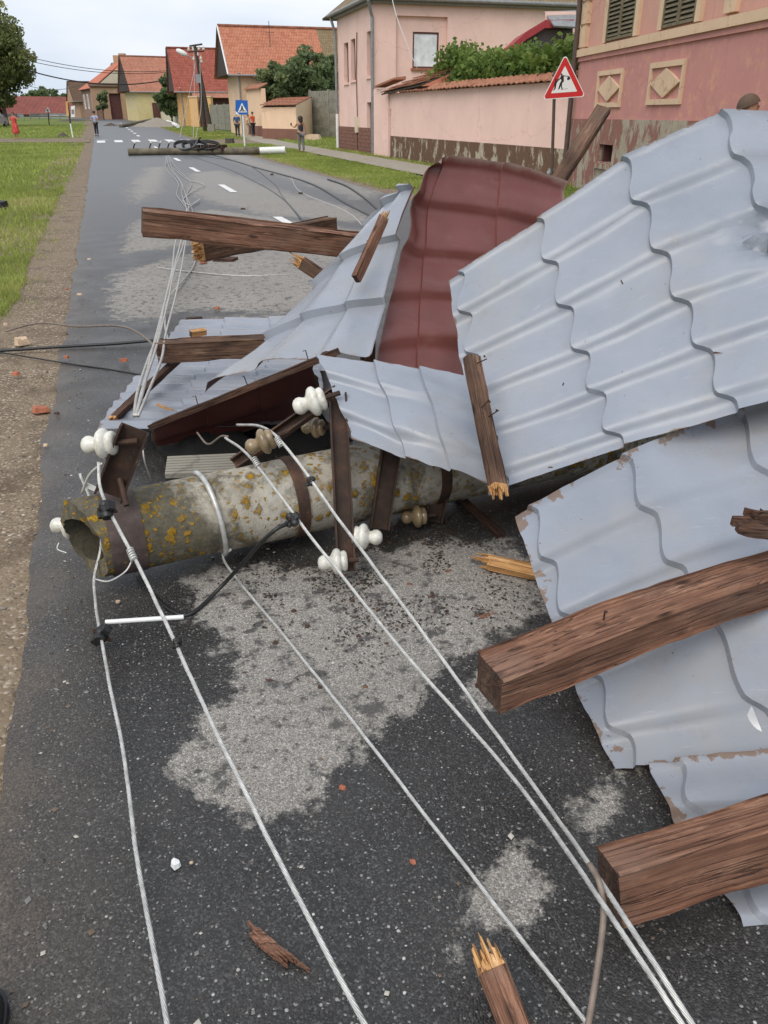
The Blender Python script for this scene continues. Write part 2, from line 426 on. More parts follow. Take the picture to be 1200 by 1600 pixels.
MT = {}
MT['asphalt'] = mat_asphalt(); MT['gravel'] = mat_gravel(); MT['soil'] = mat_soil()
MT['sheet'] = mat_sheet(); MT['primer'] = mat_primer()
MT['wood_red'] = mat_wood('reddish_timber', [(.075,.034,.021), (.16,.074,.044), (.25,.125,.078), (.35,.20,.13)])
MT['wood_brown'] = mat_wood('brown_timber', [(.045,.025,.016), (.105,.057,.036), (.18,.10,.064), (.27,.165,.11)], 1.0, .65)
MT['wood_dark'] = mat_wood('dark_batten', [(.022,.012,.009), (.055,.028,.018), (.11,.055,.034), (.18,.10,.062)], 1.4, .6)
MT['wood_fresh'] = mat_wood('fresh_torn_wood', [(.24,.095,.03), (.46,.21,.07), (.62,.35,.14), (.76,.52,.28)], 1.6, .3)
MT['concrete_pole'] = mat_concrete_lichen()
def mat_sleeve():
    q = NT('pole_sleeve'); v = q.co('World')
    c = q.ramp(q.noise(v, 9, 6, .7), [(.3, (.050,.036,.032)), (.6, (.095,.070,.062)), (.8, (.14,.11,.095))])
    c = q.mix(q.ramp(q.noise(v, 14, 6, .75, .4), [(.60, 0.0), (.66, .9)]), c, (.25,.165,.03))
    c = q.mix(q.ramp(q.noise(v, 10, 5, .7), [(.66, 0.0), (.70, .85)]), c, (.26,.28,.20))
    return q.out(c, .85, q.bump(q.noise(v, 50, 5, .7), .6, .006), spec=.25)
MT['pole_sleeve'] = mat_sleeve()
MT['shade_fill'] = simple('black_shade_fill', (.010,.009,.008), .8, .4, 12, .6)  # near-black colour imitating the shade in the hollow
MT['pole_inside'] = simple('dark_pole_inside', (.045,.038,.024), .95, .5, 14, .8)
MT['rust'] = mat_rust(); MT['rust_dark'] = mat_rust('dark_rusty_steel', .55)
MT['alu'] = simple('weathered_aluminium_wire', (.55,.54,.51), .45, .25, 30, metal=.5)
MT['alu_dull'] = simple('dull_wire', (.42,.40,.37), .5, .2, 20, metal=.4)
MT['rustwire'] = simple('rusty_wire', (.20,.155,.125), .6, .3, 25, metal=.3)
MT['black'] = simple('black_rubber', (.012,.012,.012), .45, .3, 30)
def mat_porcelain():
    q = NT('white_porcelain'); v = q.co('World')
    c = q.mix(q.ramp(q.noise(v, 22, 6, .7), [(.48, 0.0), (.70, .7)]), (.66,.64,.57), (.30,.26,.19))
    return q.out(c, q.ramp(q.noise(v, 30, 4, .6), [(.4, (.14,)*3), (.7, (.45,)*3)]), spec=.6)
MT['porcelain'] = mat_porcelain()
MT['porcelain_brown'] = simple('stained_porcelain', (.22,.16,.09), .18, .35, 18, spec=.6)
MT['white_plastic'] = simple('white_plastic', (.72,.72,.70), .35, .05, 8)
def _p(n, *a, **k): MT[n] = mat_plaster(n, *a, **k)
_p('pink_plaster', S(240,204,190,.92), S(234,194,180,.92), .5, S(200,160,145,.9))
_p('peach_plaster', S(242,208,175,.88), S(236,194,160,.88), .5, S(170,130,100,.8))
_p('orange_plaster', S(236,190,132,.8), S(224,166,112,.8), .5, S(150,100,70,.8))
_p('yellow_plaster', S(232,214,160,.75), S(220,196,150,.7), .5, S(150,130,100,.8))
_p('cream_plaster', S(232,222,196,.75), S(215,200,170,.75), .5, S(150,130,110,.8))
_p('brown_plaster', S(168,138,122,.7), S(190,160,135,.7), .7, S(110,85,75,.8))
_p('tan_plaster', S(205,170,140,.7), S(180,140,115,.7), .7, S(120,90,75,.8))
_p('red_plaster', S(208,148,140,.84), S(226,172,140,.88), .9, S(182,126,118,.88), scale=1.3)
_p('ochre_trim', S(230,198,166,.84), S(214,178,148,.84), .6, S(140,105,80,.8), scale=2)
_p('salmon_plaster', S(218,166,150,.84), S(226,178,146,.84), .8, S(170,110,90,.8), scale=1.6)
_p('heap_gravel', S(176,166,152,.62), S(150,140,128,.62), .6, S(120,112,100,.7), scale=3)
_p('grey_concrete', S(176,170,158,.62), S(150,146,136,.62), .6, S(100,95,85,.7), scale=2)
_p('plinth_brown', S(165,120,105,.6), S(140,105,92,.6), .6, S(100,80,70,.7))
MT['flake'] = mat_flaking('flaking_plinth', S(128,100,82,.7), S(205,192,170,.72), .535, 2.2)
MT['flake_red'] = mat_flaking('flaking_red_plinth', S(170,122,110,.7), S(196,184,164,.72), .475, .8)
MT['roof_orange'] = mat_roof('orange_tiles', [S(206,134,106,.75), S(190,114,88,.75), S(222,160,128,.75), S(160,124,100,.65)], .36, .22, .25)
MT['roof_red'] = mat_roof('red_tiles', [S(176,98,82,.72), S(160,84,72,.72), S(192,122,102,.72), S(128,88,76,.65)], .38, .3, .25)
MT['roof_faded'] = mat_roof('faded_orange_tiles', [S(204,140,116,.74), S(190,122,100,.74), S(212,160,136,.74), S(150,116,100,.65)], .3, .2, .35)
MT['roof_bright'] = mat_roof('bright_orange_tiles', [S(216,132,104,.76), S(206,120,94,.76), S(222,148,120,.76), S(200,124,100,.65)], .34, .25, .2)
MT['roof_old'] = mat_roof('old_mossy_tiles', [S(168,146,112,.62), S(148,126,96,.62), S(178,160,124,.62), S(120,112,80,.6)], .32, .2, .5)
MT['roof_dark'] = mat_roof('dark_old_tiles', [S(132,104,84,.6), S(112,88,72,.6), S(140,118,96,.6), S(100,90,66,.6)], .32, .2, .5)
MT['tile_clay'] = simple('clay_coping_tile', S(190,128,98,.62), .85, .4, 9, .4, kind='World')
MT['brick'] = simple('broken_brick', S(198,122,92,.62), .9, .25, 20, .5, kind='World')
MT['brick_pale'] = simple('pale_brick', S(225,196,165,.75), .9, .25, 20, .5, kind='World')
MT['gable_dark'] = simple('dark_gable_boards', (.040,.026,.020), .8, .35, 4)
MT['shutter'] = simple('weathered_green_shutter', S(142,128,98,.55), .75, .35, 7, .3)
MT['shutter_dark'] = simple('dark_shutter_gap', (.018,.015,.012), .8, .3, 6)
MT['zinc'] = simple('zinc_pipe', S(172,172,172,.6), .5, .2, 6, metal=.3)
MT['brown_pipe'] = simple('brown_steel_pipe', S(104,84,74,.6), .55, .25, 6)
MT['door_brown'] = simple('brown_gate_paint', S(110,66,62,.6), .6, .3, 4)
MT['red_trim'] = simple('red_fascia', S(180,60,66,.7), .5, .2, 4)
MT['glass'] = simple('dark_window_glass', (.05,.055,.06), .08, .2, 2, spec=.8)
MT['glass_pale'] = simple('curtained_window', S(225,228,228,.95), .35, .2, 3, spec=.7)
MT['white_paint'] = simple('white_paint', (.70,.70,.68), .6, .12, 9)
MT['road_paint'] = simple('road_marking_paint', (.66,.65,.63), .7, .2, 14, kind='World')
MT['pole_far'] = simple('mossy_pole_far', S(140,130,108,.5), .9, .5, 3)
MT['wood_pole'] = simple('creosoted_pole', S(92,82,70,.5), .85, .35, 6)
MT['fence_conc'] = simple('cast_concrete_fence', S(172,168,152,.58), .9, .2, 3, .3)
MT['path'] = mat_plaster('earth_path', S(196,186,170,.55), S(170,158,140,.5), .6, S(120,110,90,.5), scale=2)
MT['bark'] = simple('bark', (.075,.058,.043), .9, .4, 8, .6)
MT['leaf_tree'] = mat_leaf('linden_leaves', (.085,.115,.042), (.195,.220,.08), (.35,.33,.13))
MT['leaf_dark'] = mat_leaf('dark_leaves', (.072,.110,.050), (.150,.200,.085), (.240,.280,.125))
MT['leaf_vine'] = mat_leaf('vine_leaves', (.050,.095,.018), (.105,.175,.030), (.20,.26,.060))
MT['grass'] = mat_leaf('grass_blades', (.16,.22,.035), (.31,.38,.075), (.50,.46,.19))
MT['metal_lt'] = simple('light_metal', S(190,192,196,.6), .35, .1, 5, metal=.4)
MT['sign_red'] = simple('sign_red', S(222,52,52,.8), .4, .06, 5)
MT['sign_white'] = simple('sign_white', (.78,.78,.77), .4, .04, 5)
MT['sign_blue'] = simple('sign_blue', S(24,104,200,.75), .4, .06, 5)
MT['sign_black'] = simple('sign_black', (.014,.014,.016), .5, .1, 5)
MT['sign_yellow'] = simple('sign_yellow', S(225,180,110,.75), .5, .1, 5)
# ------------------------------------------------------------------ ground, road, verges
DIR = Vector((-.306, .952, 0)).normalized(); PERP = Vector((DIR.y, -DIR.x, 0))
ROADW = 6.85
# left kerb line of the road: straight, then bending to the left far away
def road_line():
    pts = []; p = Vector((-.56+.322*5, -5, 0)); h = math.atan2(DIR.x, DIR.y); d = 0; step = .07
    while d < 320:
        pts.append((p.copy(), h, d))
        step = .07 if d < 16 else min(.07*(1+(d-16)*.09), 2.5)
        p = p+Vector((math.sin(h), math.cos(h), 0))*step; d += step
        if d > 150: h -= step/95.0
        if h < -1.5: h = -1.5
    return pts
RL = road_line()
def xl(Y): return -.56-.322*Y
def xr(Y): return 6.65-.322*Y
def poly_sdf(P, x, y):
    n = len(P); ins = False; best = 1e9
    for i in range(n):
        x0, y0 = P[i]; x1, y1 = P[(i+1) % n]
        if (y0 > y) != (y1 > y) and x < (x1-x0)*(y-y0)/(y1-y0)+x0: ins = not ins
        dx, dy = x1-x0, y1-y0; t = max(0, min(1, ((x-x0)*dx+(y-y0)*dy)/(dx*dx+dy*dy+1e-12)))
        best = min(best, (x-x0-t*dx)**2+(y-y0-t*dy)**2)
    d = math.sqrt(best); return d if ins else -d
DRY = [[(300,890),(480,890),(600,870),(700,850),(800,850),(850,900),(860,960),(760,1010),(690,1060),(640,1110),(560,1170),(520,1215),(460,1290),(420,1305),(380,1285),(330,1255),(285,1220),(278,1150),(330,1110),(372,1070),(345,1000),(290,940)],
       [(762,1345),(820,1330),(850,1370),(840,1440),(800,1465),(750,1440),(735,1400)],
       [(890,1270),(950,1205),(1010,1195),(965,1275),(915,1310)],
       [(170,470),(178,430),(290,400),(420,395),(570,400),(580,480),(440,492),(300,486),(232,505),(180,500)],
       [(195,372),(215,345),(330,330),(440,345),(560,362),(590,385),(420,388),(290,386),(190,398)],
       [(300,272),(345,268),(440,300),(560,330),(595,352),(420,340),(330,318),(286,300)],
       [(330,226),(420,255),(600,300),(560,312),(420,272),(325,238)],
       [(230,262),(262,262),(250,300),(215,318),(200,300)],
       [(320,500),(480,500),(450,535),(330,540)],
       [(700,1110),(760,1060),(830,1040),(800,1120)],
       [(690,1500),(720,1480),(735,1520),(700,1540)]]
DRYW = [[(gp(x, y).x, gp(x, y).y) for x, y in P] for P in DRY]
DRYK = [2.6, 3.5, 3.5, 1.1, .9, .5, .3, .4, 1.1, 3.5, 5]
def dry_at(x, y):
    b = 0.0
    for P, k in zip(DRYW, DRYK):
        x0 = min(p[0] for p in P)-1; x1 = max(p[0] for p in P)+1; y0 = min(p[1] for p in P)-1; y1 = max(p[1] for p in P)+1
        if x0 < x < x1 and y0 < y < y1: b = max(b, min(1, max(0, .5+poly_sdf(P, x, y)*k)))
    return b
def make_road():
    cols = 92; v = []; f = []; dry = []
    for p, h, d in RL:
        n = Vector((math.cos(h), -math.sin(h), 0))
        for j in range(cols+1):
            b = ROADW*j/cols
            wob = (mnoise.noise((p.x*1.3, p.y*1.3, 0))*.05+mnoise.noise((p.x*6, p.y*6, 3))*.025) if j == 0 else (mnoise.noise((p.x*.8, p.y*.8, 9))*.08 if j == cols else 0)
            q = p+n*(b+wob)
            v.append((q.x, q.y, gz(q.y)+.035*math.sin(math.pi*b/ROADW)+mnoise.noise((q.x*.7, q.y*.7, 1))*.006*max(0, 1-q.y/16)))
            dry.append(dry_at(q.x, q.y) if q.y > .5 else 0)
    m = cols+1
    for i in range(len(RL)-1):
        for j in range(cols): f.append((i*m+j, i*m+j+1, (i+1)*m+j+1, (i+1)*m+j))
    me = bpy.data.meshes.new('road'); me.from_pydata(v, [], f); me.materials.append(MT['asphalt'])
    a = me.attributes.new('dry', 'FLOAT', 'POINT'); a.data.foreach_set('value', dry)
    me.polygons.foreach_set('use_smooth', [True]*len(f)); me.update()
    o = bpy.data.objects.new('road', me); COL.objects.link(o); return struct(o)
make_road()
def road_z(x, y):
    b = (x-xl(y))*.952; b = max(0, min(ROADW, b)); return gz(y)+.035*math.sin(math.pi*b/ROADW)

def strip(name, mat, f0, f1, ys, dz, cols=14, amp=.03, kind='structure'):
    v = []; f = []
    for y in ys:
        for j in range(cols+1):
            t = j/cols; x = f0(y)*(1-t)+f1(y)*t
            z = gz(y)+dz+mnoise.noise((x*1.7, y*1.7, 2))*amp+mnoise.noise((x*7, y*7, 5))*amp*.25
            v.append((x, y, z))
    m = cols+1
    for i in range(len(ys)-1):
        for j in range(cols): f.append((i*m+j, i*m+j+1, (i+1)*m+j+1, (i+1)*m+j))
    me = bpy.data.meshes.new(name); me.from_pydata(v, [], f); me.materials.append(mat)
    me.polygons.foreach_set('use_smooth', [True]*len(f))
    o = bpy.data.objects.new(name, me); COL.objects.link(o); o['kind'] = kind; return o
YS = [-5+.12*i for i in range(210)]+[20.4+.6*i for i in range(90)]+[74.6+2.5*i for i in range(30)]
YS = [y for y in YS if y < 148]
GW = lambda y: .62+.12*mnoise.noise((y*.5, 0, 0))+.08*mnoise.noise((y*2.1, 4, 0))
strip('gravel_verge', MT['gravel'], lambda y: xl(y)-1.5, lambda y: xl(y)+.14, YS, -.022, 18, .014)
WALL = lambda y: 12.05-.304*y
strip('gravel_shoulder', MT['gravel'], lambda y: xr(y)-.2, lambda y: xr(y)+.7, [y for y in YS if y > -5], -.024, 8, .012)
strip('footpath', MT['path'], lambda y: WALL(y)-2.7, lambda y: WALL(y)-.75, [22+1.0*i for i in range(52)], .008, 6, .008)
strip('path', MT['gravel'], lambda y: xl(y)-17, lambda y: xl(y)-.2, [57.5+.5*i for i in range(16)], .006, 16, .010)
strip('driveway', MT['gravel'], lambda y: xr(y)-.2, lambda y: WALL(y)-2.4, [55.5+.5*i for i in range(16)], .004, 10, .010)

def ground():
    xs = [-900,-400,-200]+[-120+6*i for i in range(41)]+[200,400,900]
    ys = [-300,-80,-20]+[-6+3*i for i in range(70)]+[260,400,900]
    v = []; f = []
    for y in ys:
        for x in xs:
            z = gz(y)-.035
            dl = xl(y)-x
            if dl > 1.5 and y < 150: z -= .0*dl
            if dl > 30 or y > 190: z += .25*mnoise.noise((x*.02, y*.02, 0))
            v.append((x, y, z))
    m = len(xs)
    for i in range(len(ys)-1):
        for j in range(m-1): f.append((i*m+j, i*m+j+1, (i+1)*m+j+1, (i+1)*m+j))
    me = bpy.data.meshes.new('ground'); me.from_pydata(v, [], f); me.materials.append(MT['soil'])
    o = bpy.data.objects.new('ground', me); COL.objects.link(o); struct(o)
ground()

# painted markings: each dash of the centre line, each bar of the crossing
def road_pt(Y, b):
    x = xl(Y)+b/.952; return Vector((x, Y, road_z(x, Y)))
def mark(name, Y0, Y1, b0, b1, label=None, grp=None):
    v = []; f = []; n = 8
    for i in range(n+1):
        Y = Y0+(Y1-Y0)*i/n
        for b in (b0, b1):
            q = road_pt(Y, b); v.append((q.x, q.y, q.z+.011))
    for i in range(n): f.append((2*i, 2*i+1, 2*i+3, 2*i+2))
    me = bpy.data.meshes.new(name); me.from_pydata(v, [], f); me.materials.append(MT['road_paint'])
    o = bpy.data.objects.new(name, me); COL.objects.link(o); o['kind'] = 'structure'; return o
for Y0 in (14.2, 20.2, 27.7, 34.2, 41.5, 47.5):
    mark('centre_dash', Y0, Y0+(1.0 if Y0 < 20 else 2.3), 3.28, 3.44)
for k in range(9): mark('centre_dash', 68+6.5*k, 70.6+6.5*k, 3.25, 3.47)
for k in range(6):                                     # zebra bars run along the road
    b0 = .25+k*1.12; mark('zebra_bar', 56.6+.326*b0, 60.2+.326*b0, b0, b0+.52)
v = MB(); a, b = road_pt(60.6, .1), road_pt(62.5, 6.7)
mark('stop_line', 61.4, 61.75, .2, 6.6)

# ------------------------------------------------------------------ grass
def blades(name, samples, label=None):
    """samples: (x, y, z, height, width, tint)"""
    n = len(samples); A = np.array(samples, dtype=np.float32); rg = np.random.RandomState(3)
    ang = rg.rand(n)*6.283; lean = rg.rand(n)*1.2; la = rg.rand(n)*6.283
    dx, dy = np.cos(ang)*A[:, 4]/2, np.sin(ang)*A[:, 4]/2
    h = A[:, 3]; ox, oy = np.cos(la)*lean*h, np.sin(la)*lean*h
    V = np.zeros((n, 5, 3), np.float32)
    V[:, 0] = np.stack([A[:, 0]-dx, A[:, 1]-dy, A[:, 2]], 1); V[:, 1] = np.stack([A[:, 0]+dx, A[:, 1]+dy, A[:, 2]], 1)
    mx_, my_, mz_ = A[:, 0]+ox*.35, A[:, 1]+oy*.35, A[:, 2]+h*.6
    V[:, 2] = np.stack([mx_+dx*.8, my_+dy*.8, mz_], 1); V[:, 3] = np.stack([mx_-dx*.8, my_-dy*.8, mz_], 1)
    V[:, 4] = np.stack([A[:, 0]+ox, A[:, 1]+oy, A[:, 2]+h*(1-.25*lean)], 1)
    me = bpy.data.meshes.new(name); me.vertices.add(n*5); me.vertices.foreach_set('co', V.ravel())
    me.loops.add(n*7); me.polygons.add(n*2)
    b = np.arange(n)[:, None]*5
    me.loops.foreach_set('vertex_index', (b+np.array([[0,1,2,3,3,2,4]])).ravel().astype(np.int32))
    st = np.arange(n)[:, None]*7+np.array([[0, 4]]); me.polygons.foreach_set('loop_start', st.ravel().astype(np.int32))
    me.update(calc_edges=True); me.validate()
    a = me.attributes.new('tint', 'FLOAT', 'POINT'); a.data.foreach_set('value', np.repeat(A[:, 5], 5))
    me.materials.append(MT['grass'])
    o = bpy.data.objects.new(name, me); COL.objects.link(o); o['kind'] = 'stuff'
    return tag(o, label, 'grass')
def tint(x, y):
    t = .42+.55*mnoise.noise((x*.35, y*.35, 4))+.3*mnoise.noise((x*1.6, y*1.6, 8)); return max(0, min(1, t+rnd.uniform(-.18, .18)))
G = []
def seed(n, y0, y1, fx0, fx1, hh, ww, bare=.0, dz=-.035):
    for _ in range(n):
        y = rnd.uniform(y0, y1); a0, a1 = fx0(y), fx1(y); x = rnd.uniform(a0, a1)
        k = mnoise.noise((x*.8, y*.8, 0))+.6*mnoise.noise((x*2.5, y*2.5, 3))
        if k < bare-.75: continue
        h = .72*hh*(.4+.9*rnd.random())*(1+.5*k)
        if h < .02: continue
        G.append((x, y, gz(y)+dz, h, ww*rnd.uniform(.6, 1.3), tint(x, y)))
ge = lambda y: xl(y)-GW(y)
seed(44000, 5.6, 11, lambda y: xl(y)-4.2, lambda y: ge(y)+.05, .13, .009)
seed(42000, 11, 22, lambda y: xl(y)-8, lambda y: ge(y)+.05, .15, .016)
seed(40000, 22, 57, lambda y: xl(y)-16, lambda y: ge(y)+.1, .17, .035, .1)
seed(900, 6, 30, lambda y: ge(y)-.1, lambda y: ge(y)+.32, .08, .010, .5)
seed(16000, 66, 112, lambda y: xl(y)-24, lambda y: xl(y)-.9, .2, .07, .1)
seed(2500, 57, 66, lambda y: xl(y)-16, lambda y: xl(y)-2, .10, .05, .55)
blades('grass', G, 'green grass growing along the left side of the road'); G = []
seed(26000, 22, 45, lambda y: xr(y)+.35, lambda y: WALL(y)-2.6, .09, .022, .22)
seed(6000, 14, 60, lambda y: WALL(y)-.85, lambda y: WALL(y)-.05, .16, .025, .1)
seed(9000, 45, 55.3, lambda y: xr(y)+.5, lambda y: WALL(y)-2.6, .13, .04, .12)
seed(9000, 63.5, 105, lambda y: xr(y)+.3, lambda y: xr(y)+4.2, .15, .06, .15)
seed(5000, 48, 78, lambda y: WALL(y)-.6, lambda y: WALL(y)+5, .22, .05, .0)
seed(4000, 8, 22, lambda y: xr(y)+.6, lambda y: 4.6+.03*y, .10, .014, .3)
blades('grass', G, 'short patchy grass on the verge before the pink walls'); G = []

# loose stones lying on the asphalt and the verge
def pebbles():
    m = MB()
    base = [Vector(p) for p in ((1,0,0),(-1,0,0),(0,1,0),(0,-1,0),(0,0,.7),(0,0,-.5))]
    fc = [(0,2,4),(2,1,4),(1,3,4),(3,0,4),(2,0,5),(1,2,5),(3,1,5),(0,3,5)]
    for i in range(5200):
        if i < 2600:
            y = .6+9*rnd.random()**1.6; x = xl(y)-rnd.uniform(-.2, 1.4) if i < 2000 else xl(y)+rnd.random()**2*5; r = rnd.uniform(.003, .010)
        else:
            y = rnd.uniform(.8, 6.5); x = xl(y)+rnd.uniform(0, 1)**1.2*4.2; r = rnd.uniform(.0012, .0036)
        b = (x-xl(y)); z = (road_z(x, y)+.002) if b > .1 else gz(y)-.012
        a = rnd.random()*6.28; sx, sy, sz = r*rnd.uniform(.7, 1.5), r*rnd.uniform(.6, 1.1), r*rnd.uniform(.5, .9); ca, sa = math.cos(a), math.sin(a)
        m.add([(x+p.x*sx*ca-p.y*sy*sa, y+p.x*sx*sa+p.y*sy*ca, z+p.z*sz) for p in base], fc, rnd.choice((0,0,1,2,2,3)))
    o = m.build('gravel', [simple('pebble_grey', (.17,.16,.15), .8), simple('pebble_pale', (.42,.39,.34), .8), simple('pebble_brown', (.13,.095,.065), .8), simple('pebble_dark', (.05,.048,.045), .7)], smooth=60)
    o['kind'] = 'stuff'; tag(o, 'loose grit and small stones scattered on the asphalt and verge', 'gravel')
pebbles()
def crumbs():
    m = MB(); base = [Vector(p) for p in ((1,0,0),(-1,0,0),(0,1,0),(0,-1,0),(0,0,.7),(0,0,-.5))]; fc = [(0,2,4),(2,1,4),(1,3,4),(3,0,4),(2,0,5),(1,2,5),(3,1,5),(0,3,5)]
    n = 0
    while n < 2600:
        x, y = rnd.gauss(600, 120), rnd.gauss(880, 70)
        if not (330 < x < 860 and 800 < y < 1150): continue
        q = gp(x, y)
        if mnoise.noise(Vector((q.x*5, q.y*5, 7))) < -.05: continue
        n += 1; r = rnd.uniform(.0015, .006)*(1.9 if rnd.random() < .05 else 1); a = rnd.random()*6.28; ca, sa = math.cos(a), math.sin(a); sx, sy, sz = r*rnd.uniform(.8,2.0), r*rnd.uniform(.5,1.0), r*rnd.uniform(.5,.9); z = road_z(q.x, q.y)+.003
        m.add([(q.x+p.x*sx*ca-p.y*sy*sa, q.y+p.x*sx*sa+p.y*sy*ca, z+p.z*sz) for p in base], fc, rnd.choice((0,0,0,1,2)))
    o = m.build('soil_crumbs', [simple('crumb_soil', (.022,.017,.013), .9), simple('crumb_wood', (.075,.032,.018), .8), simple('crumb_moss', (.04,.036,.018), .9)]); o['kind'] = 'stuff'; tag(o, 'dark soil and rotten wood crumbs spilled in front of the pole', 'soil')
crumbs()

# ------------------------------------------------------------------ buildings
def wall_holes(m, P0, e, L, z0, z1, holes, depth, inward, mi=0, rmi=None):
    """facade plane with rectangular openings and their reveals"""
    rmi = mi if rmi is None else rmi
    A = sorted({0, L, *[h[0] for h in holes], *[h[1] for h in holes]}); Z = sorted({z0, z1, *[h[2] for h in holes], *[h[3] for h in holes]})
    q = lambda a, z, d=0: P0+e*a+Vector((0, 0, z))+inward*d
    for i in range(len(A)-1):
        for k in range(len(Z)-1):
            ca, cz = (A[i]+A[i+1])/2, (Z[k]+Z[k+1])/2
            if any(h[0] < ca < h[1] and h[2] < cz < h[3] for h in holes): continue
            m.add([q(A[i], Z[k]), q(A[i+1], Z[k]), q(A[i+1], Z[k+1]), q(A[i], Z[k+1])], [(0,1,2,3)], mi)
    for a0, a1, b0, b1 in holes:
        c = [(a0,b0),(a1,b0),(a1,b1),(a0,b1)]
        for i in range(4):
            (s0, t0), (s1, t1) = c[i], c[(i+1) % 4]
            m.add([q(s0,t0), q(s1,t1), q(s1,t1,depth), q(s0,t0,depth)], [(0,1,2,3)], rmi)
def slope(name, p, mats, parent, thick=.12):
    """roof slope: p = eave a, eave b, ridge b, ridge a; UV in metres"""
    p = [Vector(x) for x in p]; n = (p[1]-p[0]).cross(p[3]-p[0]).normalized()
    if n.z < 0: n = -n
    o0 = Vector((0,0,0)); q = parent
    while q is not None: o0 = o0+q.location; q = q.parent
    vs = [x-o0 for x in p]+[x-o0-n*thick for x in p]
    fs = [(0,1,2,3),(7,6,5,4),(0,4,5,1),(1,5,6,2),(2,6,7,3),(3,7,4,0)]
    me = bpy.data.meshes.new(name); me.from_pydata([tuple(x) for x in vs], [], fs); me.materials.append(mats)
    uv = me.uv_layers.new(name='UVMap'); w = (p[1]-p[0]).length; h = (p[3]-p[0]).length
    e1 = (p[1]-p[0]).normalized(); e2 = (p[3]-p[0]-e1*(p[3]-p[0]).dot(e1)).normalized()
    for poly in me.polygons:
        for li in poly.loop_indices:
            x = vs[me.loops[li].vertex_index]+o0-p[0]; uv.data[li].uv = (x.dot(e1), x.dot(e2))
    o = bpy.data.objects.new(name, me); COL.objects.link(o); o.parent = parent; return o
def window(par, P0, e, n, a0, a1, z0, z1, frame=.08, fm='white_paint', gm='glass', bars=1, proud=.03, name='window'):
    m = MB(); m.frame_box(P0, e, n, a0, a1, -.02, -.005, z0, z1)
    g = m.build('window_pane', MT[gm], par)
    for i in range(2):
        a = a0 if i == 0 else a1-frame
        m = MB().frame_box(P0, e, n, a, a+frame, -.02, proud, z0, z1); m.build('window_frame', MT[fm], par)
    for z in (z0, z1-frame): MB().frame_box(P0, e, n, a0+frame, a1-frame, -.02, proud-.004, z, z+frame).build('window_frame', MT[fm], par)
    for b in range(bars):
        c = a0+(a1-a0)*(b+1)/(bars+1); MB().frame_box(P0, e, n, c-frame*.3, c+frame*.3, -.02, proud-.006, z0+frame, z1-frame).build('window_bar', MT[fm], par)

def gabled(name, label, A, u, v, Lu, Lv, he, hr, wm, rm, gm='gable_dark', over=.45, rm2=None, split=None, holes_side=(), holes_front=(), jet=.9):
    z0 = A.z; H = thing(name, (A.x, A.y, z0-.3), label, 'house')
    B, C, D = A+v*Lv, A+v*Lv+u*Lu, A+u*Lu
    m = MB(); zz = Vector((0,0,-.3))
    wall_holes(m, Vector((A.x,A.y,z0)), v, Lv, -.3, he, list(holes_side), .15, u)
    m.build('side_wall', MT[wm], H)
    m = MB(); wall_holes(m, Vector((A.x,A.y,z0)), u, Lu, -.3, he, list(holes_front), .15, v)
    m.build('street_wall', MT[wm], H)
    m = MB(); k = lambda p, z: Vector((p.x, p.y, z0+z))
    m.add([k(B,-.3),k(C,-.3),k(C,he),k(B,he)], [(0,1,2,3)]); m.add([k(C,-.3),k(D,-.3),k(D,he),k(C,he)], [(0,1,2,3)]); m.build('rear_wall', MT[wm], H)
    mid, mid2 = A+u*Lu/2, B+u*Lu/2
    m = MB(); f = -.06
    f = -jet; m.poly([k(A+v*f-u*.1,he-.35), k(D+v*f+u*.1,he-.35), k(mid+v*f,hr-.12)], jet-.02, v); m.build('gable', MT[gm], H)
    rise = (hr-he)/(Lu/2); o = over; of = jet+.12
    ea, eb = A-u*o-v*of, B-u*o+v*o; ra, rb = mid-v*of, mid2+v*o
    ze, zr = he-rise*o, hr
    if rm2:
        t = split; em, rmm = ea+(eb-ea)*t, ra+(rb-ra)*t
        r1 = slope('roof', [k(ea,ze), k(em,ze), k(rmm,zr), k(ra,zr)], MT[rm], H)
        slope('roof', [k(em,ze-.03), k(eb,ze-.03), k(rb,zr-.03), k(rmm,zr-.03)], MT[rm2], H)
    else: r1 = slope('roof', [k(ea,ze), k(eb,ze), k(rb,zr), k(ra,zr)], MT[rm], H)
    fa, fb = D+u*o-v*of, C+u*o+v*o
    slope('roof', [k(fb,ze), k(fa,ze), k(ra,zr-.004), k(rb,zr-.004)], MT[rm], H)
    MB().tube([k(ra,zr-.0), k(rb,zr-.0)], .13, 8).build('ridge_tiles', MT[rm if not rm2 else rm], H)
    MB().tube([k(ea-u*.06,ze-.06), k(eb-u*.06,ze-.06)], .08, 8).build('gutter', MT['zinc'], H)
    m = MB(); m.tube([k(ea,ze), k(ra,zr)], .07, 4); m.build('verge_board', MT['white_paint' if wm == 'peach_plaster' else 'gable_dark'], H)
    MB().tube([k(D+u*o-v*of,ze), k(ra,zr)], .07, 4).build('verge_board', MT['gable_dark'], H)
    return H, k
u5 = DIR.copy(); v5 = PERP.copy()
def hz(x, y, Y): return atY(x, y, Y).z
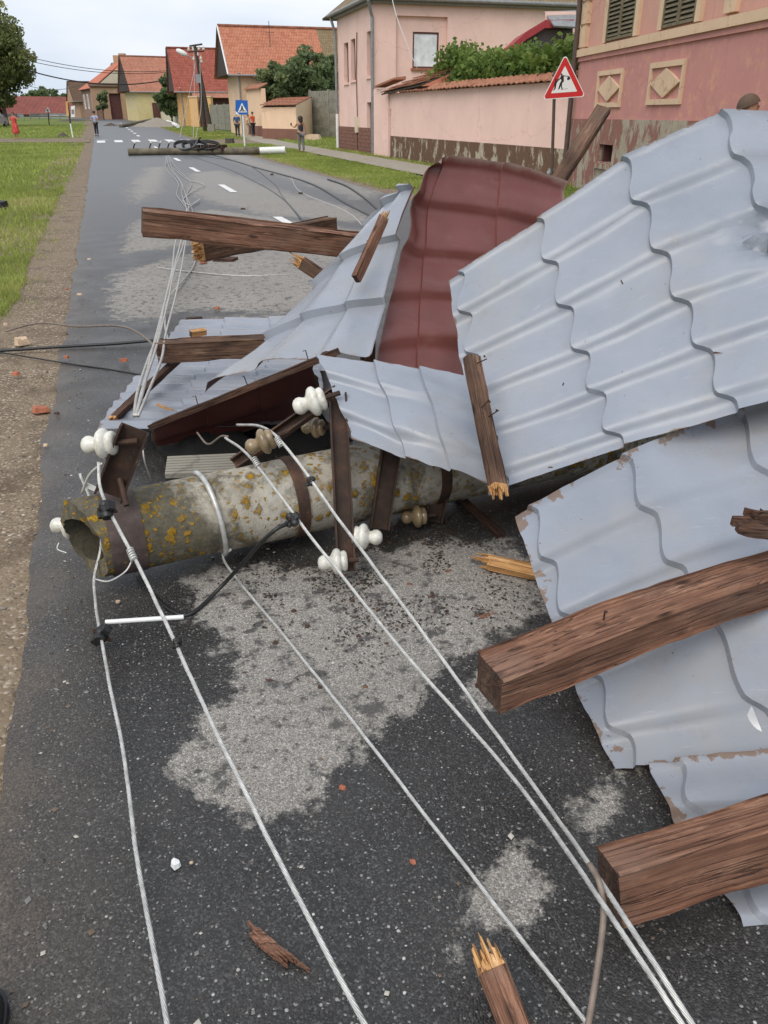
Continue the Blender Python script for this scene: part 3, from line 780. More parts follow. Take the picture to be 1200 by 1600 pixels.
# --- peach house with half orange, half mossy roof
A = gp(380, 214); A = Vector((-.1775*74/1.118, 74, gz(74)))
he = hz(383, 108, 74)-A.z; hr = hz(400, 43, 79)-A.z
H5, k5 = gabled('gabled_house', 'peach house whose tile roof is half orange and half mossy grey', A, u5, v5, 7.5, 24, he, hr, 'peach_plaster', 'roof_orange', rm2='roof_old', split=.33)
MB().tube([k5(A-v5*.1-u5*.1, 0), k5(A-v5*.1-u5*.1, he-.5), k5(A-v5*.1-u5*.45, he-.25)], .07, 8).build('downpipe', MT['zinc'], H5)
MB().tube([k5(A+v5*3+u5*2, he), k5(A+v5*3+u5*2, he+3.6)], .03, 6).tube([k5(A+v5*2.5+u5*2, he+3.2), k5(A+v5*3.5+u5*2, he+3.2)], .02, 6).tube([k5(A+v5*2.6+u5*2, he+2.8), k5(A+v5*3.4+u5*2, he+2.8)], .02, 6).build('antenna', MT['brown_pipe'], H5)
MB().tube([k5(A+v5*12+u5*4.7, hr-.1), k5(A+v5*12+u5*4.7, hr+.55)], .22, 10).build('chimney', MT['sign_black'], H5)
# --- orange house with red roof
A = Vector((-.2505*104/1.118, 104, gz(104)))
he = hz(300, 136, 104)-A.z; hr = hz(300, 76, 109)-A.z
H4, k4 = gabled('gabled_house', 'orange house with dark red tile roof and brown garage gate', A, u5, v5, 8.0, 16, he, hr, 'orange_plaster', 'roof_red')
for i in range(3):
    a0 = 1.2+i*2.6; window(H4, k4(A,0), u5, -v5, a0, a0+1.1, 1.3, 3.1, .15, 'orange_plaster', 'glass')
m = MB(); m.frame_box(k4(A,0), v5, -u5, 1.6, 7.6, .02, .12, 0, 3.0); m.build('garage_gate', MT['door_brown'], H4)
slope('canopy', [k4(A-u5*1.1+v5*1.0, 3.0), k4(A-u5*1.1+v5*8.2, 3.0), k4(A-u5*.02+v5*8.2, 3.9), k4(A-u5*.02+v5*1.0, 3.9)], MT['roof_faded'], H4, .08)
MB().tube([k4(A-v5*.1, 0), k4(A-v5*.1, he-.4), k4(A-v5*.3-u5*.5, he-.1)], .07, 8).build('downpipe', MT['zinc'], H4)
# --- yellow house
A = Vector((-.3085*140/1.118, 140, gz(140)))
he = hz(218, 138, 140)-A.z; hr = hz(240, 88, 145)-A.z
H3, k3 = gabled('gabled_house', 'pale yellow house with faded orange roof and dark gable', A, Vector((-.45,.893,0)), Vector((.893,.45,0)), 9.0, 22, he, hr, 'yellow_plaster', 'roof_faded')
for a0 in (1.5, 5.2): window(H3, k3(A,0), Vector((-.45,.893,0)), Vector((-.893,-.45,0)), a0, a0+1.3, 1.6, 3.6, .2, 'cream_plaster', 'glass')
window(H3, k3(A,0), Vector((.893,.45,0)), Vector((.45,-.893,0)), 5.2, 6.2, 1.6, 3.2, .15, 'white_paint', 'glass')
m = MB().frame_box(k3(A,0), Vector((.893,.45,0)), Vector((.45,-.893,0)), 2.3, 4.6, .02, .10, 0, 2.6); m.build('door', MT['door_brown'], H3)
# --- brown house with hipped bright roof
def hipped():
    A = Vector((-.3577*160/1.118, 160, gz(160))); u = Vector((-.44, .898, 0)).normalized(); v = Vector((u.y, -u.x, 0)); Lu, Lv = 19, 13
    he = hz(155, 136, 160)-A.z; hr = hz(180, 93, 168)-A.z
    H = thing('hipped_house', (A.x, A.y, A.z-.3), 'brown street house with bright orange hipped roof and white framed windows', 'house')
    k = lambda p, z: Vector((p.x, p.y, A.z+z))
    m = MB(); wall_holes(m, k(A,0), u, Lu, -.3, he, [], .1, v); m.build('street_wall', MT['brown_plaster'], H)
    m = MB(); wall_holes(m, k(A,0), v, Lv, -.3, he, [], .1, u); m.build('side_wall', MT['yellow_plaster'], H)
    m = MB(); B, C, D = A+v*Lv, A+v*Lv+u*Lu, A+u*Lu
    m.add([k(B,-.3),k(C,-.3),k(C,he),k(B,he)], [(0,1,2,3)]); m.add([k(C,-.3),k(D,-.3),k(D,he),k(C,he)], [(0,1,2,3)]); m.build('rear_wall', MT['brown_plaster'], H)
    o = .6; r1, r2 = A+v*Lv/2+u*4.0, A+v*Lv/2+u*(Lu-4.0)
    ea, eb, ec, ed = A-u*o-v*o, B-u*o+v*o, C+u*o+v*o, D+u*o-v*o; ze = he-.1
    gy = he+(hr-he)*.62                                       # half hip: masonry gable below the hip
    g1 = A+v*Lv*.31-u*.05; g2 = A+v*Lv*.69-u*.05
    slope('roof', [k(ed,ze), k(ea,ze), k(r1,hr), k(r2,hr)], MT['roof_bright'], H)
    slope('roof', [k(eb,ze), k(ec,ze), k(r2,hr), k(r1,hr)], MT['roof_bright'], H)
    slope('roof', [k(ec,ze), k(ed,ze), k(r2,hr), k(r2,hr)], MT['roof_bright'], H)
    m = MB(); m.poly([k(A-u*.05,he), k(B-u*.05,he), k(g2,gy), k(g1,gy)], .08, -u); m.build('gable', MT['cream_plaster'], H)
    slope('roof', [k(A+v*Lv*.27-u*.3,gy-.25), k(A+v*Lv*.73-u*.3,gy-.25), k(r1,hr-.02), k(r1,hr-.02)], MT['roof_bright'], H)
    m = MB(); m.frame_box(k(A,0), v, -u, -.2, Lv+.2, 0, .25, he-.25, he+.05); m.build('cornice', MT['tan_plaster'], H)
    for a in (1.6, 5.2, 10.4, 15.2): window(H, k(A,0), u, -v, a, a+1.7, 1.7, 4.2, .3, 'white_paint', 'glass_pale')
    window(H, k(A,0), v, -u, 8.6, 10.0, 1.5, 3.8, .22, 'white_paint', 'glass')
    window(H, k(A,0), v, -u, 5.9, 6.7, he+2.0, he+3.0, .15, 'white_paint', 'glass')
    for a in (6.5, 12.5):
        m = MB(); c = k(A+v*Lv/2+u*a, hr); m.box(c+Vector((0,0,.2)), (1.1, 1.1, 1.6)); ch = m.build('chimney', MT['tan_plaster'], H)
    # walled gate beside it
    Gt = thing('walled_gate', k(A-u*3.0+v*2.6, -.2), 'brown plaster gateway with tall dark gate beside the hipped house', 'gate')
    P = k(A-u*3.0-v*1.4, 0)
    m = MB(); wall_holes(m, P, v, 12, -.2, 2.9, [(3.0, 5.0, -.2, 4.2)], .5, u); m.build('wall', MT['brown_plaster'], Gt)
    m = MB(); wall_holes(m, P-u*.15, v, 6.2, -.2, 5.2, [(3.0, 5.0, -.2, 4.1), (.6, 1.6, -.2, 2.2)], .5, u); m.build('gate_wall', MT['tan_plaster'], Gt)
    MB().frame_box(P, v, -u, 3.0, 5.0, -.4, -.3, -.2, 4.1).build('gate', MT['door_brown'], Gt)
    MB().frame_box(P, v, -u, .6, 1.6, -.4, -.3, -.2, 2.2).build('door', MT['door_brown'], Gt)
    slope('coping', [P-u*.45+v*-.2+UP*5.15, P-u*.45+v*6.4+UP*5.15, P+u*.5+v*6.4+UP*5.7, P+u*.5+v*-.2+UP*5.7], MT['roof_dark'], Gt, .1)
    slope('coping', [P-u*.3+v*6.5+UP*2.85, P-u*.3+v*12+UP*2.85, P+u*.4+v*12+UP*3.3, P+u*.4+v*6.5+UP*3.3], MT['roof_dark'], Gt, .1)
    return A, u, v
AH, uH, vH = hipped()
# --- low shed and long red roof beyond
A = AH+uH*21-vH*.5; A = Vector((A.x, A.y, gz(A.y)))
he = hz(105, 156, A.y)-A.z; hr = hz(112, 128, A.y+8)-A.z
Hs, ks = gabled('low_shed', 'low tan shed with dark old tile roof past the hipped house', A, Vector((-.42,.9,0)).normalized(), Vector((.9,.42,0)).normalized(), 13, 12, he, hr, 'tan_plaster', 'roof_dark', gm='tan_plaster')
def barn():
    Y = 235; P = atY(8, 182, Y); Q = atY(98, 182, Y+10); P.z = Q.z = .8; e = (Q-P).normalized(); L = (Q-P).length+6; n = Vector((-e.y, e.x, 0))
    H = thing('long_barn', (P.x, P.y, .5), 'long low barn with plain brownish red roof at the end of the street', 'barn')
    zr = hz(50, 150, Y+8); ze = hz(50, 178, Y)
    MB().add([P, P+e*L, P+e*L+UP*(ze-.8), P+UP*(ze-.8)], [(0,1,2,3)]).build('wall', MT['brown_plaster'], H)
    q = NT('red_barn_roof'); st = q.n('ShaderNodeTexWave', {'Vector': q.co('Object'), 'Scale': .35, 'Distortion': .4}, bands_direction='X').outputs['Fac']
    mt = q.out(q.mix(q.ramp(q.noise(q.co('World'), .5, 4, .6), [(.3, 0.0), (.7, 1.0)]), S(140,72,62,.62), S(165,92,78,.62)), .8, q.bump(st, .4, .1))
    a = P-n*.6+UP*(ze-.9); slope('roof', [a, a+e*L, P+e*L+n*7+UP*(zr-.8), P+n*7+UP*(zr-.8)], mt, H)
    a = P+n*14.6+UP*(ze-.9); slope('roof', [a+e*L, a, P+n*7.02+UP*(zr-.8), P+e*L+n*7.02+UP*(zr-.8)], mt, H)
barn()
# --- concrete panel fence before the orange house
def panel_fence(P, e, n, bays, rows, bayw, rowh, mat, label, chev=False, name='concrete_fence'):
    H = thing(name, P, label, 'fence')
    for b in range(bays):
        for r in range(rows):
            m = MB(); m.frame_box(P, e, n, b*bayw+.07, (b+1)*bayw-.07, 0, .05, r*rowh+.006, (r+1)*rowh-.006); pn = m.build('panel', mat, H)
            if chev:
                c0 = b*bayw+bayw/2
                for q in range(5):
                    for sg in (-1, 1):
                        for dy in (-1, 1):
                            s = q*.19*sg*(bayw/2.0)
                            a = P+e*(c0+s)+n*.05+UP*(r*rowh+rowh*.5); 
                            d = (e*sg*.16-UP*dy*rowh*.44*.9)
                            m = MB(); w = UP*.022
                            p0 = a; p1 = a+d*1.0+e*0
                            m.hexa([p0-w, p1-w, p1-w+n*.025, p0-w+n*.025, p0+w, p1+w, p1+w+n*.025, p0+w+n*.025]); m.build('rib', mat, pn)
    for b in range(bays+1):
        MB().frame_box(P, e, n, b*bayw-.07, b*bayw+.07, -.04, .10, 0, rows*rowh+.08).build('post', mat, H)
    return H
P = gp(332, 201); Q = gp(366, 205); P.z = Q.z = gz(P.y)-.02; e = (Q-P).normalized()
panel_fence(P, e, Vector((e.y,-e.x,0)), 3, 4, (Q-P).length/3, .56, MT['fence_conc'], 'plain grey concrete panel wall beside the orange house')
P = gp(487, 213.5); Q = gp(537, 215.5); P.z = Q.z = gz(P.y)-.05; e = (Q-P).normalized()
panel_fence(P, e, Vector((e.y,-e.x,0)), 2, 4, (Q-P).length/2+.3, .80, MT['fence_conc'], 'patterned concrete fence with chevron ribs beside the pink house', True)
# orange gate pillars and gate before the orange house
P = gp(303, 198); e = Vector((.8,-.2,0)).normalized(); n = Vector((-.2,-.8,0)).normalized()
Gp = thing('orange_gate', P, 'orange gate pillars with brown gate before the red roofed house', 'gate')
for a in (0, 2.1):
    MB().frame_box(P, e, n, a, a+(1.0 if a == 0 else .55), 0, .6, 0, 3.0).build('pillar', MT['orange_plaster'], Gp)
    MB().frame_box(P, e, n, a-.08, a+(1.08 if a == 0 else .63), -.08, .68, 3.0, 3.14).build('pillar_cap', MT['ochre_trim'], Gp)
MB().frame_box(P, e, n, 1.0, 2.1, .2, .28, .1, 2.7).build('gate', MT['door_brown'], Gp)
# stone garden wall before yellow house
P = gp(247, 188); Q = gp(292, 193); e = (Q-P).normalized(); e.z = 0; n = Vector((e.y,-e.x,0)); L = (Q-P).length
Gw = thing('garden_wall', P, 'low pale rubble wall under the dark shrub', 'wall')
MB().frame_box(P, e, n, 0, L, 0, .4, -.2, 1.75).build('wall_body', MT['cream_plaster'], Gw)
MB().frame_box(P, e, n, -.05, L+.05, -.06, .46, 1.75, 1.85).build('coping', MT['grey_concrete'], Gw)

# --- peach outbuilding with lean-to roof
def outbuilding():
    C = gp(464.5, 219); Lp = gp(411, 216.5); Rp = gp(489, 214)
    z0 = C.z-.05
    for q in (C, Lp, Rp): q.z = z0
    e = (Lp-C).normalized(); f = (Rp-C).normalized(); Le, Lf = (Lp-C).length, (Rp-C).length
    H = thing('lean_to_shed', C, 'small peach outbuilding with sloping tile roof and brown base', 'shed')
    zl = hz(464, 167, C.y)-z0; zh = hz(484, 153, C.y+3)-z0
    p = lambda a, b, z: C+e*a+f*b+UP*z
    m = MB(); m.add([p(0,0,.75), p(Le,0,.75), p(Le,0,zl), p(0,0,zl)], [(0,1,2,3)]); m.build('front_wall', MT['peach_plaster'], H)
    m = MB(); m.frame_box(C, e, -f, 0, Le, -.1, .05, -.1, .75); m.build('base', MT['plinth_brown'], H)
    m = MB(); m.add([p(0,0,-.1), p(0,Lf,-.1), p(0,Lf,zh+.1), p(0,0,zl+.1)], [(0,1,2,3)]); m.add([p(0,Lf,0), p(Le,Lf,0), p(Le,Lf,zh), p(0,Lf,zh)], [(0,1,2,3)]); m.add([p(Le,0,0), p(Le,Lf,0), p(Le,Lf,zh), p(Le,0,zl)], [(0,1,2,3)]); m.build('side_wall', MT['peach_plaster'], H)
    sl_ = (zh-zl)/Lf; rows = 5; L2 = Lf+.25
    for r in range(rows):
        for c in range(9):
            a0 = -.02+c*(Le+.1)/9; a1 = a0+(Le+.1)/9-.03; b0 = -.25+r*L2/rows; b1 = b0+L2/rows+.10
            m = MB(); zz = lambda b: zl+.06+sl_*(b+.25)
            m.hexa([p(a0,b0,zz(b0)+.05), p(a1,b0,zz(b0)+.05), p(a1,b1,zz(b1)), p(a0,b1,zz(b1)), p(a0,b0,zz(b0)+.12), p(a1,b0,zz(b0)+.12), p(a1,b1,zz(b1)+.05), p(a0,b1,zz(b1)+.05)])
            m.build('roof_tile', MT['tile_clay'], H)
outbuilding()

P = gp(389, 210.5); Q = gp(413, 213.5); e = (Q-P).normalized(); e.z = 0; n = Vector((e.y,-e.x,0)); L = (Q-P).length
Gw = thing('garden_wall', P, 'short peach wall with brown base and clay coping behind the standing men', 'wall')
MB().frame_box(P, e, n, 0, L, -.3, 0, .7, 3.3).build('wall_body', MT['peach_plaster'], Gw)
MB().frame_box(P, e, n, 0, L, -.3, .04, -.2, .7).build('base', MT['plinth_brown'], Gw)
for i in range(7):
    MB().hexa([P+e*a+n*d+UP*z for a, d, z in ((i*L/7,.2,3.28),((i+.93)*L/7,.2,3.28),((i+.93)*L/7,-.5,3.62),(i*L/7,-.5,3.62),(i*L/7,.2,3.36),((i+.93)*L/7,.2,3.36),((i+.93)*L/7,-.5,3.70),(i*L/7,-.5,3.70))]).build('coping_tile', MT['tile_clay'], Gw)

# --- pink house with its garden wall
def pink_house():
    A = Vector((-.46, 41.8, 0)); u = (gp(535, 232)-gp(585, 240)); u.z = 0; u.normalize(); v = Vector((u.y, -u.x, 0)); Lu, Lv = 7.2, 12.5
    H = thing('pink_house', (A.x, A.y, -.1), 'two storey pink house with grey gutter and square window niche', 'house')
    n = -u; he = hz(590, 6, 41.8)
    PF = A; P = lambda a, b, z: A+u*a+v*b+UP*z
    w = lambda x, y: onplane(x, y, A, u)      # street facade
    s = lambda x, y: onplane(x, y, A, v)      # side facade
    holes = []
    for (x0, y0, x1, y1) in ((537,68,544,130), (548,62,555,126), (573,50,579,120), (573,160,580,206)):
        a1, z1 = w(x0, y0); a0, _ = w(x1, y0); _, z0 = w(x0, y1); holes.append((max(.1, a0), a1, z0, z1))
    m = MB(); wall_holes(m, A, u, Lu, 1.1, he+.45, holes, .25, v); m.build('street_wall', MT['pink_plaster'], H)
    for i, h in enumerate(holes):
        MB().frame_box(A, u, -v, h[0], h[1], -.24, -.18, h[2], h[3]).build('window_shutter' if i < 3 else 'door', MT['door_brown'], H)
        if i < 3: MB().frame_box(A, u, -v, h[0]-.06, h[1]+.06, -.02, .07, h[2]-.1, h[2]).build('window_sill', MT['pink_plaster'], H)
    a0, z1 = s(619, 24); a1, _ = s(700, 24); _, zn = s(640, 118)
    b0, w1 = s(647, 49); b1, _ = s(688, 49); _, w0 = s(650, 106)
    niche = (a0, a1, zn-.6, z1)
    m = MB(); wall_holes(m, A, v, Lv, -.1, he+.2, [niche], .18, u); m.build('side_wall', MT['pink_plaster'], H)
    m = MB(); wall_holes(m, A+u*.18+v*a0, v, a1-a0, niche[2], niche[3], [(b0-a0, b1-a0, w0, w1)], .2, u); m.build('niche_wall', MT['pink_plaster'], H)
    Pw = A+u*.24; window(H, Pw, v, n, b0, b1, w0, w1, .07, 'door_brown', 'glass_pale', 0)
    m = MB(); m.frame_box(A, v, n, b0-.08, b1+.08, -.3, -.08, w0-.1, w0-.004); m.build('window_sill', MT['tile_clay'], H)
    # tiled plinth courses
    for r in range(7):
        for c in range(9):
            L = Lu/9; MB().frame_box(A, u, -v, c*L+.01+(L/2 if r % 2 and c < 8 else 0), (c+1)*L-.01+(L/2 if r % 2 and c < 8 else 0), -.1, .05+.012*((c+r) % 2), -.1+r*.172, .062+r*.172).build('plinth_stone', MT['plinth_brown'], H)
        MB().frame_box(A, v, n, .02, .8, -.1, .05, -.1+r*.172, .062+r*.172).build('plinth_stone', MT['plinth_brown'], H)
    MB().frame_box(A, u, -v, 0, Lu, -.2, .01, -.1, 1.1).build('plinth', MT['grey_concrete'], H)
    # roof and eaves
    o = .32; zr = he+3.2
    ea, eb, ec, ed = P(-o,-o,he+.25), P(-o,Lv+o,he+.25), P(9+o,Lv+o,he+.25), P(9+o,-o,he+.25); r1, r2 = P(4.5,3.5,zr), P(4.5,Lv-3,zr)
    for q in ([ea,eb,r2,r1], [ed,ea,r1,r1], [ec,ed,r1,r2], [eb,ec,r2,r2]): slope('roof', q, MT['roof_old'], H)
    m = MB(); m.frame_box(A, v, n, -.25, Lv, 0, .25, he+.02, he+.16); m.build('eave_board', MT['grey_concrete'], H)
    m = MB(); m.frame_box(A, u, -v, .0, Lu, 0, .25, he+.021, he+.15); m.build('eave_board', MT['grey_concrete'], H)
    MB().tube([P(-o-.06,-o,he+.2), P(-o-.06,Lv,he+.2)], .085, 10).build('gutter', MT['zinc'], H)
    MB().tube([P(-o,-o-.06,he+.2), P(Lu+.4,-o-.06,he+.2)], .085, 10).build('gutter', MT['zinc'], H)
    MB().tube([P(-.08,-.10,0), P(-.08,-.10,he-.5), P(-.34,-.34,he+.1)], .075, 10).build('downpipe', MT['zinc'], H)
    MB().tube([P(Lu-.05,-.12,0), P(Lu-.05,-.12,1.7)], .08, 8).build('downpipe', MT['white_plastic'], H)
    MB().tube([P(Lu-.05,-.12,1.7), P(Lu-.05,-.12,he-.6), P(Lu,-.34,he+.1)], .07, 8).build('downpipe', MT['zinc'], H)
    a, z = w(560, 195); MB().frame_box(A, u, -v, a-.22, a+.22, 0, .14, z-.35, z+.35).build('meter_box', MT['cream_plaster'], H)
    MB().tube([P(a,-.05,z+.3), P(a+.1,-.05,z+2.2), P(a-.1,-.05,z+4.0)], .025, 6).build('conduit', MT['brown_pipe'], H)
    MB().tube([P(a,-.07,z-.3), P(a-.05,-.09,.1)], .03, 6).build('conduit', MT['brown_pipe'], H)
    # lower annex with grey and red roof seen behind the vine
    An = thing('garden_annex', P(1.2, 9.0, 0), 'glazed annex with red fascia and grey roof behind the vine', 'annex')
    Q = P(-3.2, 8.5, 0); zz = hz(830, 70, 42)
    pa = [atY(x, y, 37.5) for x, y in ((800,80),(822,60),(852,42),(895,42),(895,120),(800,120))]
    m = MB(); m.poly(pa, .08, Vector((0,1,0))); m.build('glazing', MT['glass'], An)
    for x0, y0, x1, y1 in ((800,82,822,62), (822,62,853,43), (853,44,896,43)):
        a, b = atY(x0, y0, 37.3), atY(x1, y1, 37.3); MB().hexa([a, b, b+Vector((0,3,0)), a+Vector((0,3,0)), a+UP*.28, b+UP*.28, b+Vector((0,3,.28)), a+Vector((0,3,.28))]).build('fascia', MT['red_trim'], An)
    a, b, c, d = atY(850, 18, 38), atY(900, 16, 38), atY(900, 42, 36.9), atY(866, 40, 36.9)
    slope('roof', [d, c, b, a], MT['zinc'], An, .06)
    MB().tube([atY(838,76,37.4), atY(838,118,37.4)], .05, 4).build('mullion', MT['brown_pipe'], An)
    MB().hexa([atY(852,44,37.7), atY(900,44,37.7), atY(900,44,40), atY(852,44,40), atY(852,18,37.7)+UP*.0, atY(900,18,37.7), atY(900,18,40), atY(852,18,40)]).build('side_wall', MT['pink_plaster'], An)
    # garden wall
    B0 = Vector((4.95, 23.4, 0)); B1 = gp(611, 246); B1.z = 0; e = (B1-B0).normalized(); L = (B1-B0).length; nn = Vector((e.y, -e.x, 0)); nn = -nn if nn.x > 0 else nn
    Gd = thing('garden_wall', (B1.x, B1.y, -.1), 'long pink garden wall with clay tile coping and flaking brown base', 'wall')
    w_ = lambda x, y: onplane(x, y, B0, e)
    zt = w_(740, 137)[1]; zp = w_(740, 222)[1]
    MB().frame_box(B0, e, nn, 0, L, -.35, 0, zp, zt).build('wall_body', MT['pink_plaster'], Gd)
    MB().frame_box(B0, e, nn, 0, L, -.35, .035, -.1, zp).build('base', MT['flake'], Gd)
    nt = 46; tl = (L+.4)/nt
    for i in range(nt):
        a = -.1+i*tl; j = rnd.uniform(-.025, .025)
        for sgn in (1, -1):
            m = MB(); q = lambda a_, d_, z_: B0+e*a_+nn*d_+UP*z_
            d0, d1 = (.22+j, -.17) if sgn == 1 else (-.58, -.18)
            za = zt+.02+j*.4; n_ = 4
            vs = []
            for d_, z_ in ((d0, za), (d1, za+.20)):
                for t in range(n_+1): vs.append(q(a+tl*1.08*t/n_, d_, z_+.05*math.sin(math.pi*t/n_)))
            for d_, z_ in ((d0, za), (d1, za+.20)):
                for t in range(n_+1): vs.append(q(a+tl*1.08*t/n_, d_, z_+.05*math.sin(math.pi*t/n_)-.03))
            fs = []
            for t in range(n_):
                fs += [(t, t+1, n_+2+t, n_+1+t), (10+t, 10+n_+1+t, 10+n_+2+t, 11+t), (t, 10+t, 11+t, t+1)]
            m.add(vs, fs); m.build('coping_tile', MT['tile_clay'], Gd, fix=False)
    # gate post and tiled gate roof between wall and house
    Gt = thing('tiled_gate', B1+e*.3, 'narrow pink gate pier with sagging tile roof beside the pink house', 'gate')
    z = w_(600, 138)[1]
    MB().frame_box(B0, e, nn, L+.35, L+2.5, -.32, .02, -.05, z+.0).build('pier', MT['pink_plaster'], Gt)
    hit = lambda x, y, back=0: (lambda az: B0+e*az[0]+UP*az[1]-nn*back)(w_(x, y))
    q00, q10, q11, q01 = hit(604,147,-.25), hit(668,132,-.25), hit(684,104,.9), hit(650,110,.9)
    up_ = (q10-q00).cross(q01-q00).normalized(); up_ = -up_ if up_.z < 0 else up_
    bl = lambda a, b: (q00*(1-a)+q10*a)*(1-b)+(q01*(1-a)+q11*a)*b
    MB().poly([q00, q10, q11, q01], .05, -up_).build('gate_roof_base', MT['bark'], Gt)
    for r in range(5):
        for i in range(8):
            a0, a1, b0, b1 = i/8, (i+.9)/8, r/5, (r+1.25)/5; jz = rnd.uniform(0, .03)
            lo = [bl(a0,b0)+up_*(.05+jz), bl(a1,b0)+up_*(.05+jz), bl(a1,b1)+up_*.01, bl(a0,b1)+up_*.01]
            MB().hexa(lo+[p+up_*.035 for p in lo]).build('roof_tile', MT['tile_clay'], Gt)
    MB().poly([q10-UP*.06, q11-UP*.06, hit(690,130,.9)], .1, -nn).build('gable', MT['brick'], Gt)
    c0, c1 = hit(590,137,-.15), hit(622,124,-.15)
    for i in range(5):
        a = c0.lerp(c1, i/5); b = c0.lerp(c1, (i+.95)/5); s_ = nn*.5
        MB().hexa([a, b, b-s_, a-s_, a+UP*.07, b+UP*.07, b-s_+UP*.12, a-s_+UP*.12]).build('roof_tile', MT['tile_clay'], Gt)
    MB().poly([q00-UP*.05-nn*.3, hit(668,136,.0)-nn*.05, hit(660,170,.05), hit(606,170,.05)], .2, -nn).build('gate_wall', MT['pink_plaster'], Gt)
    return A, u, v, B0, e, nn, zt
PA, PU, PV, WB0, WE, WN, WZT = pink_house()

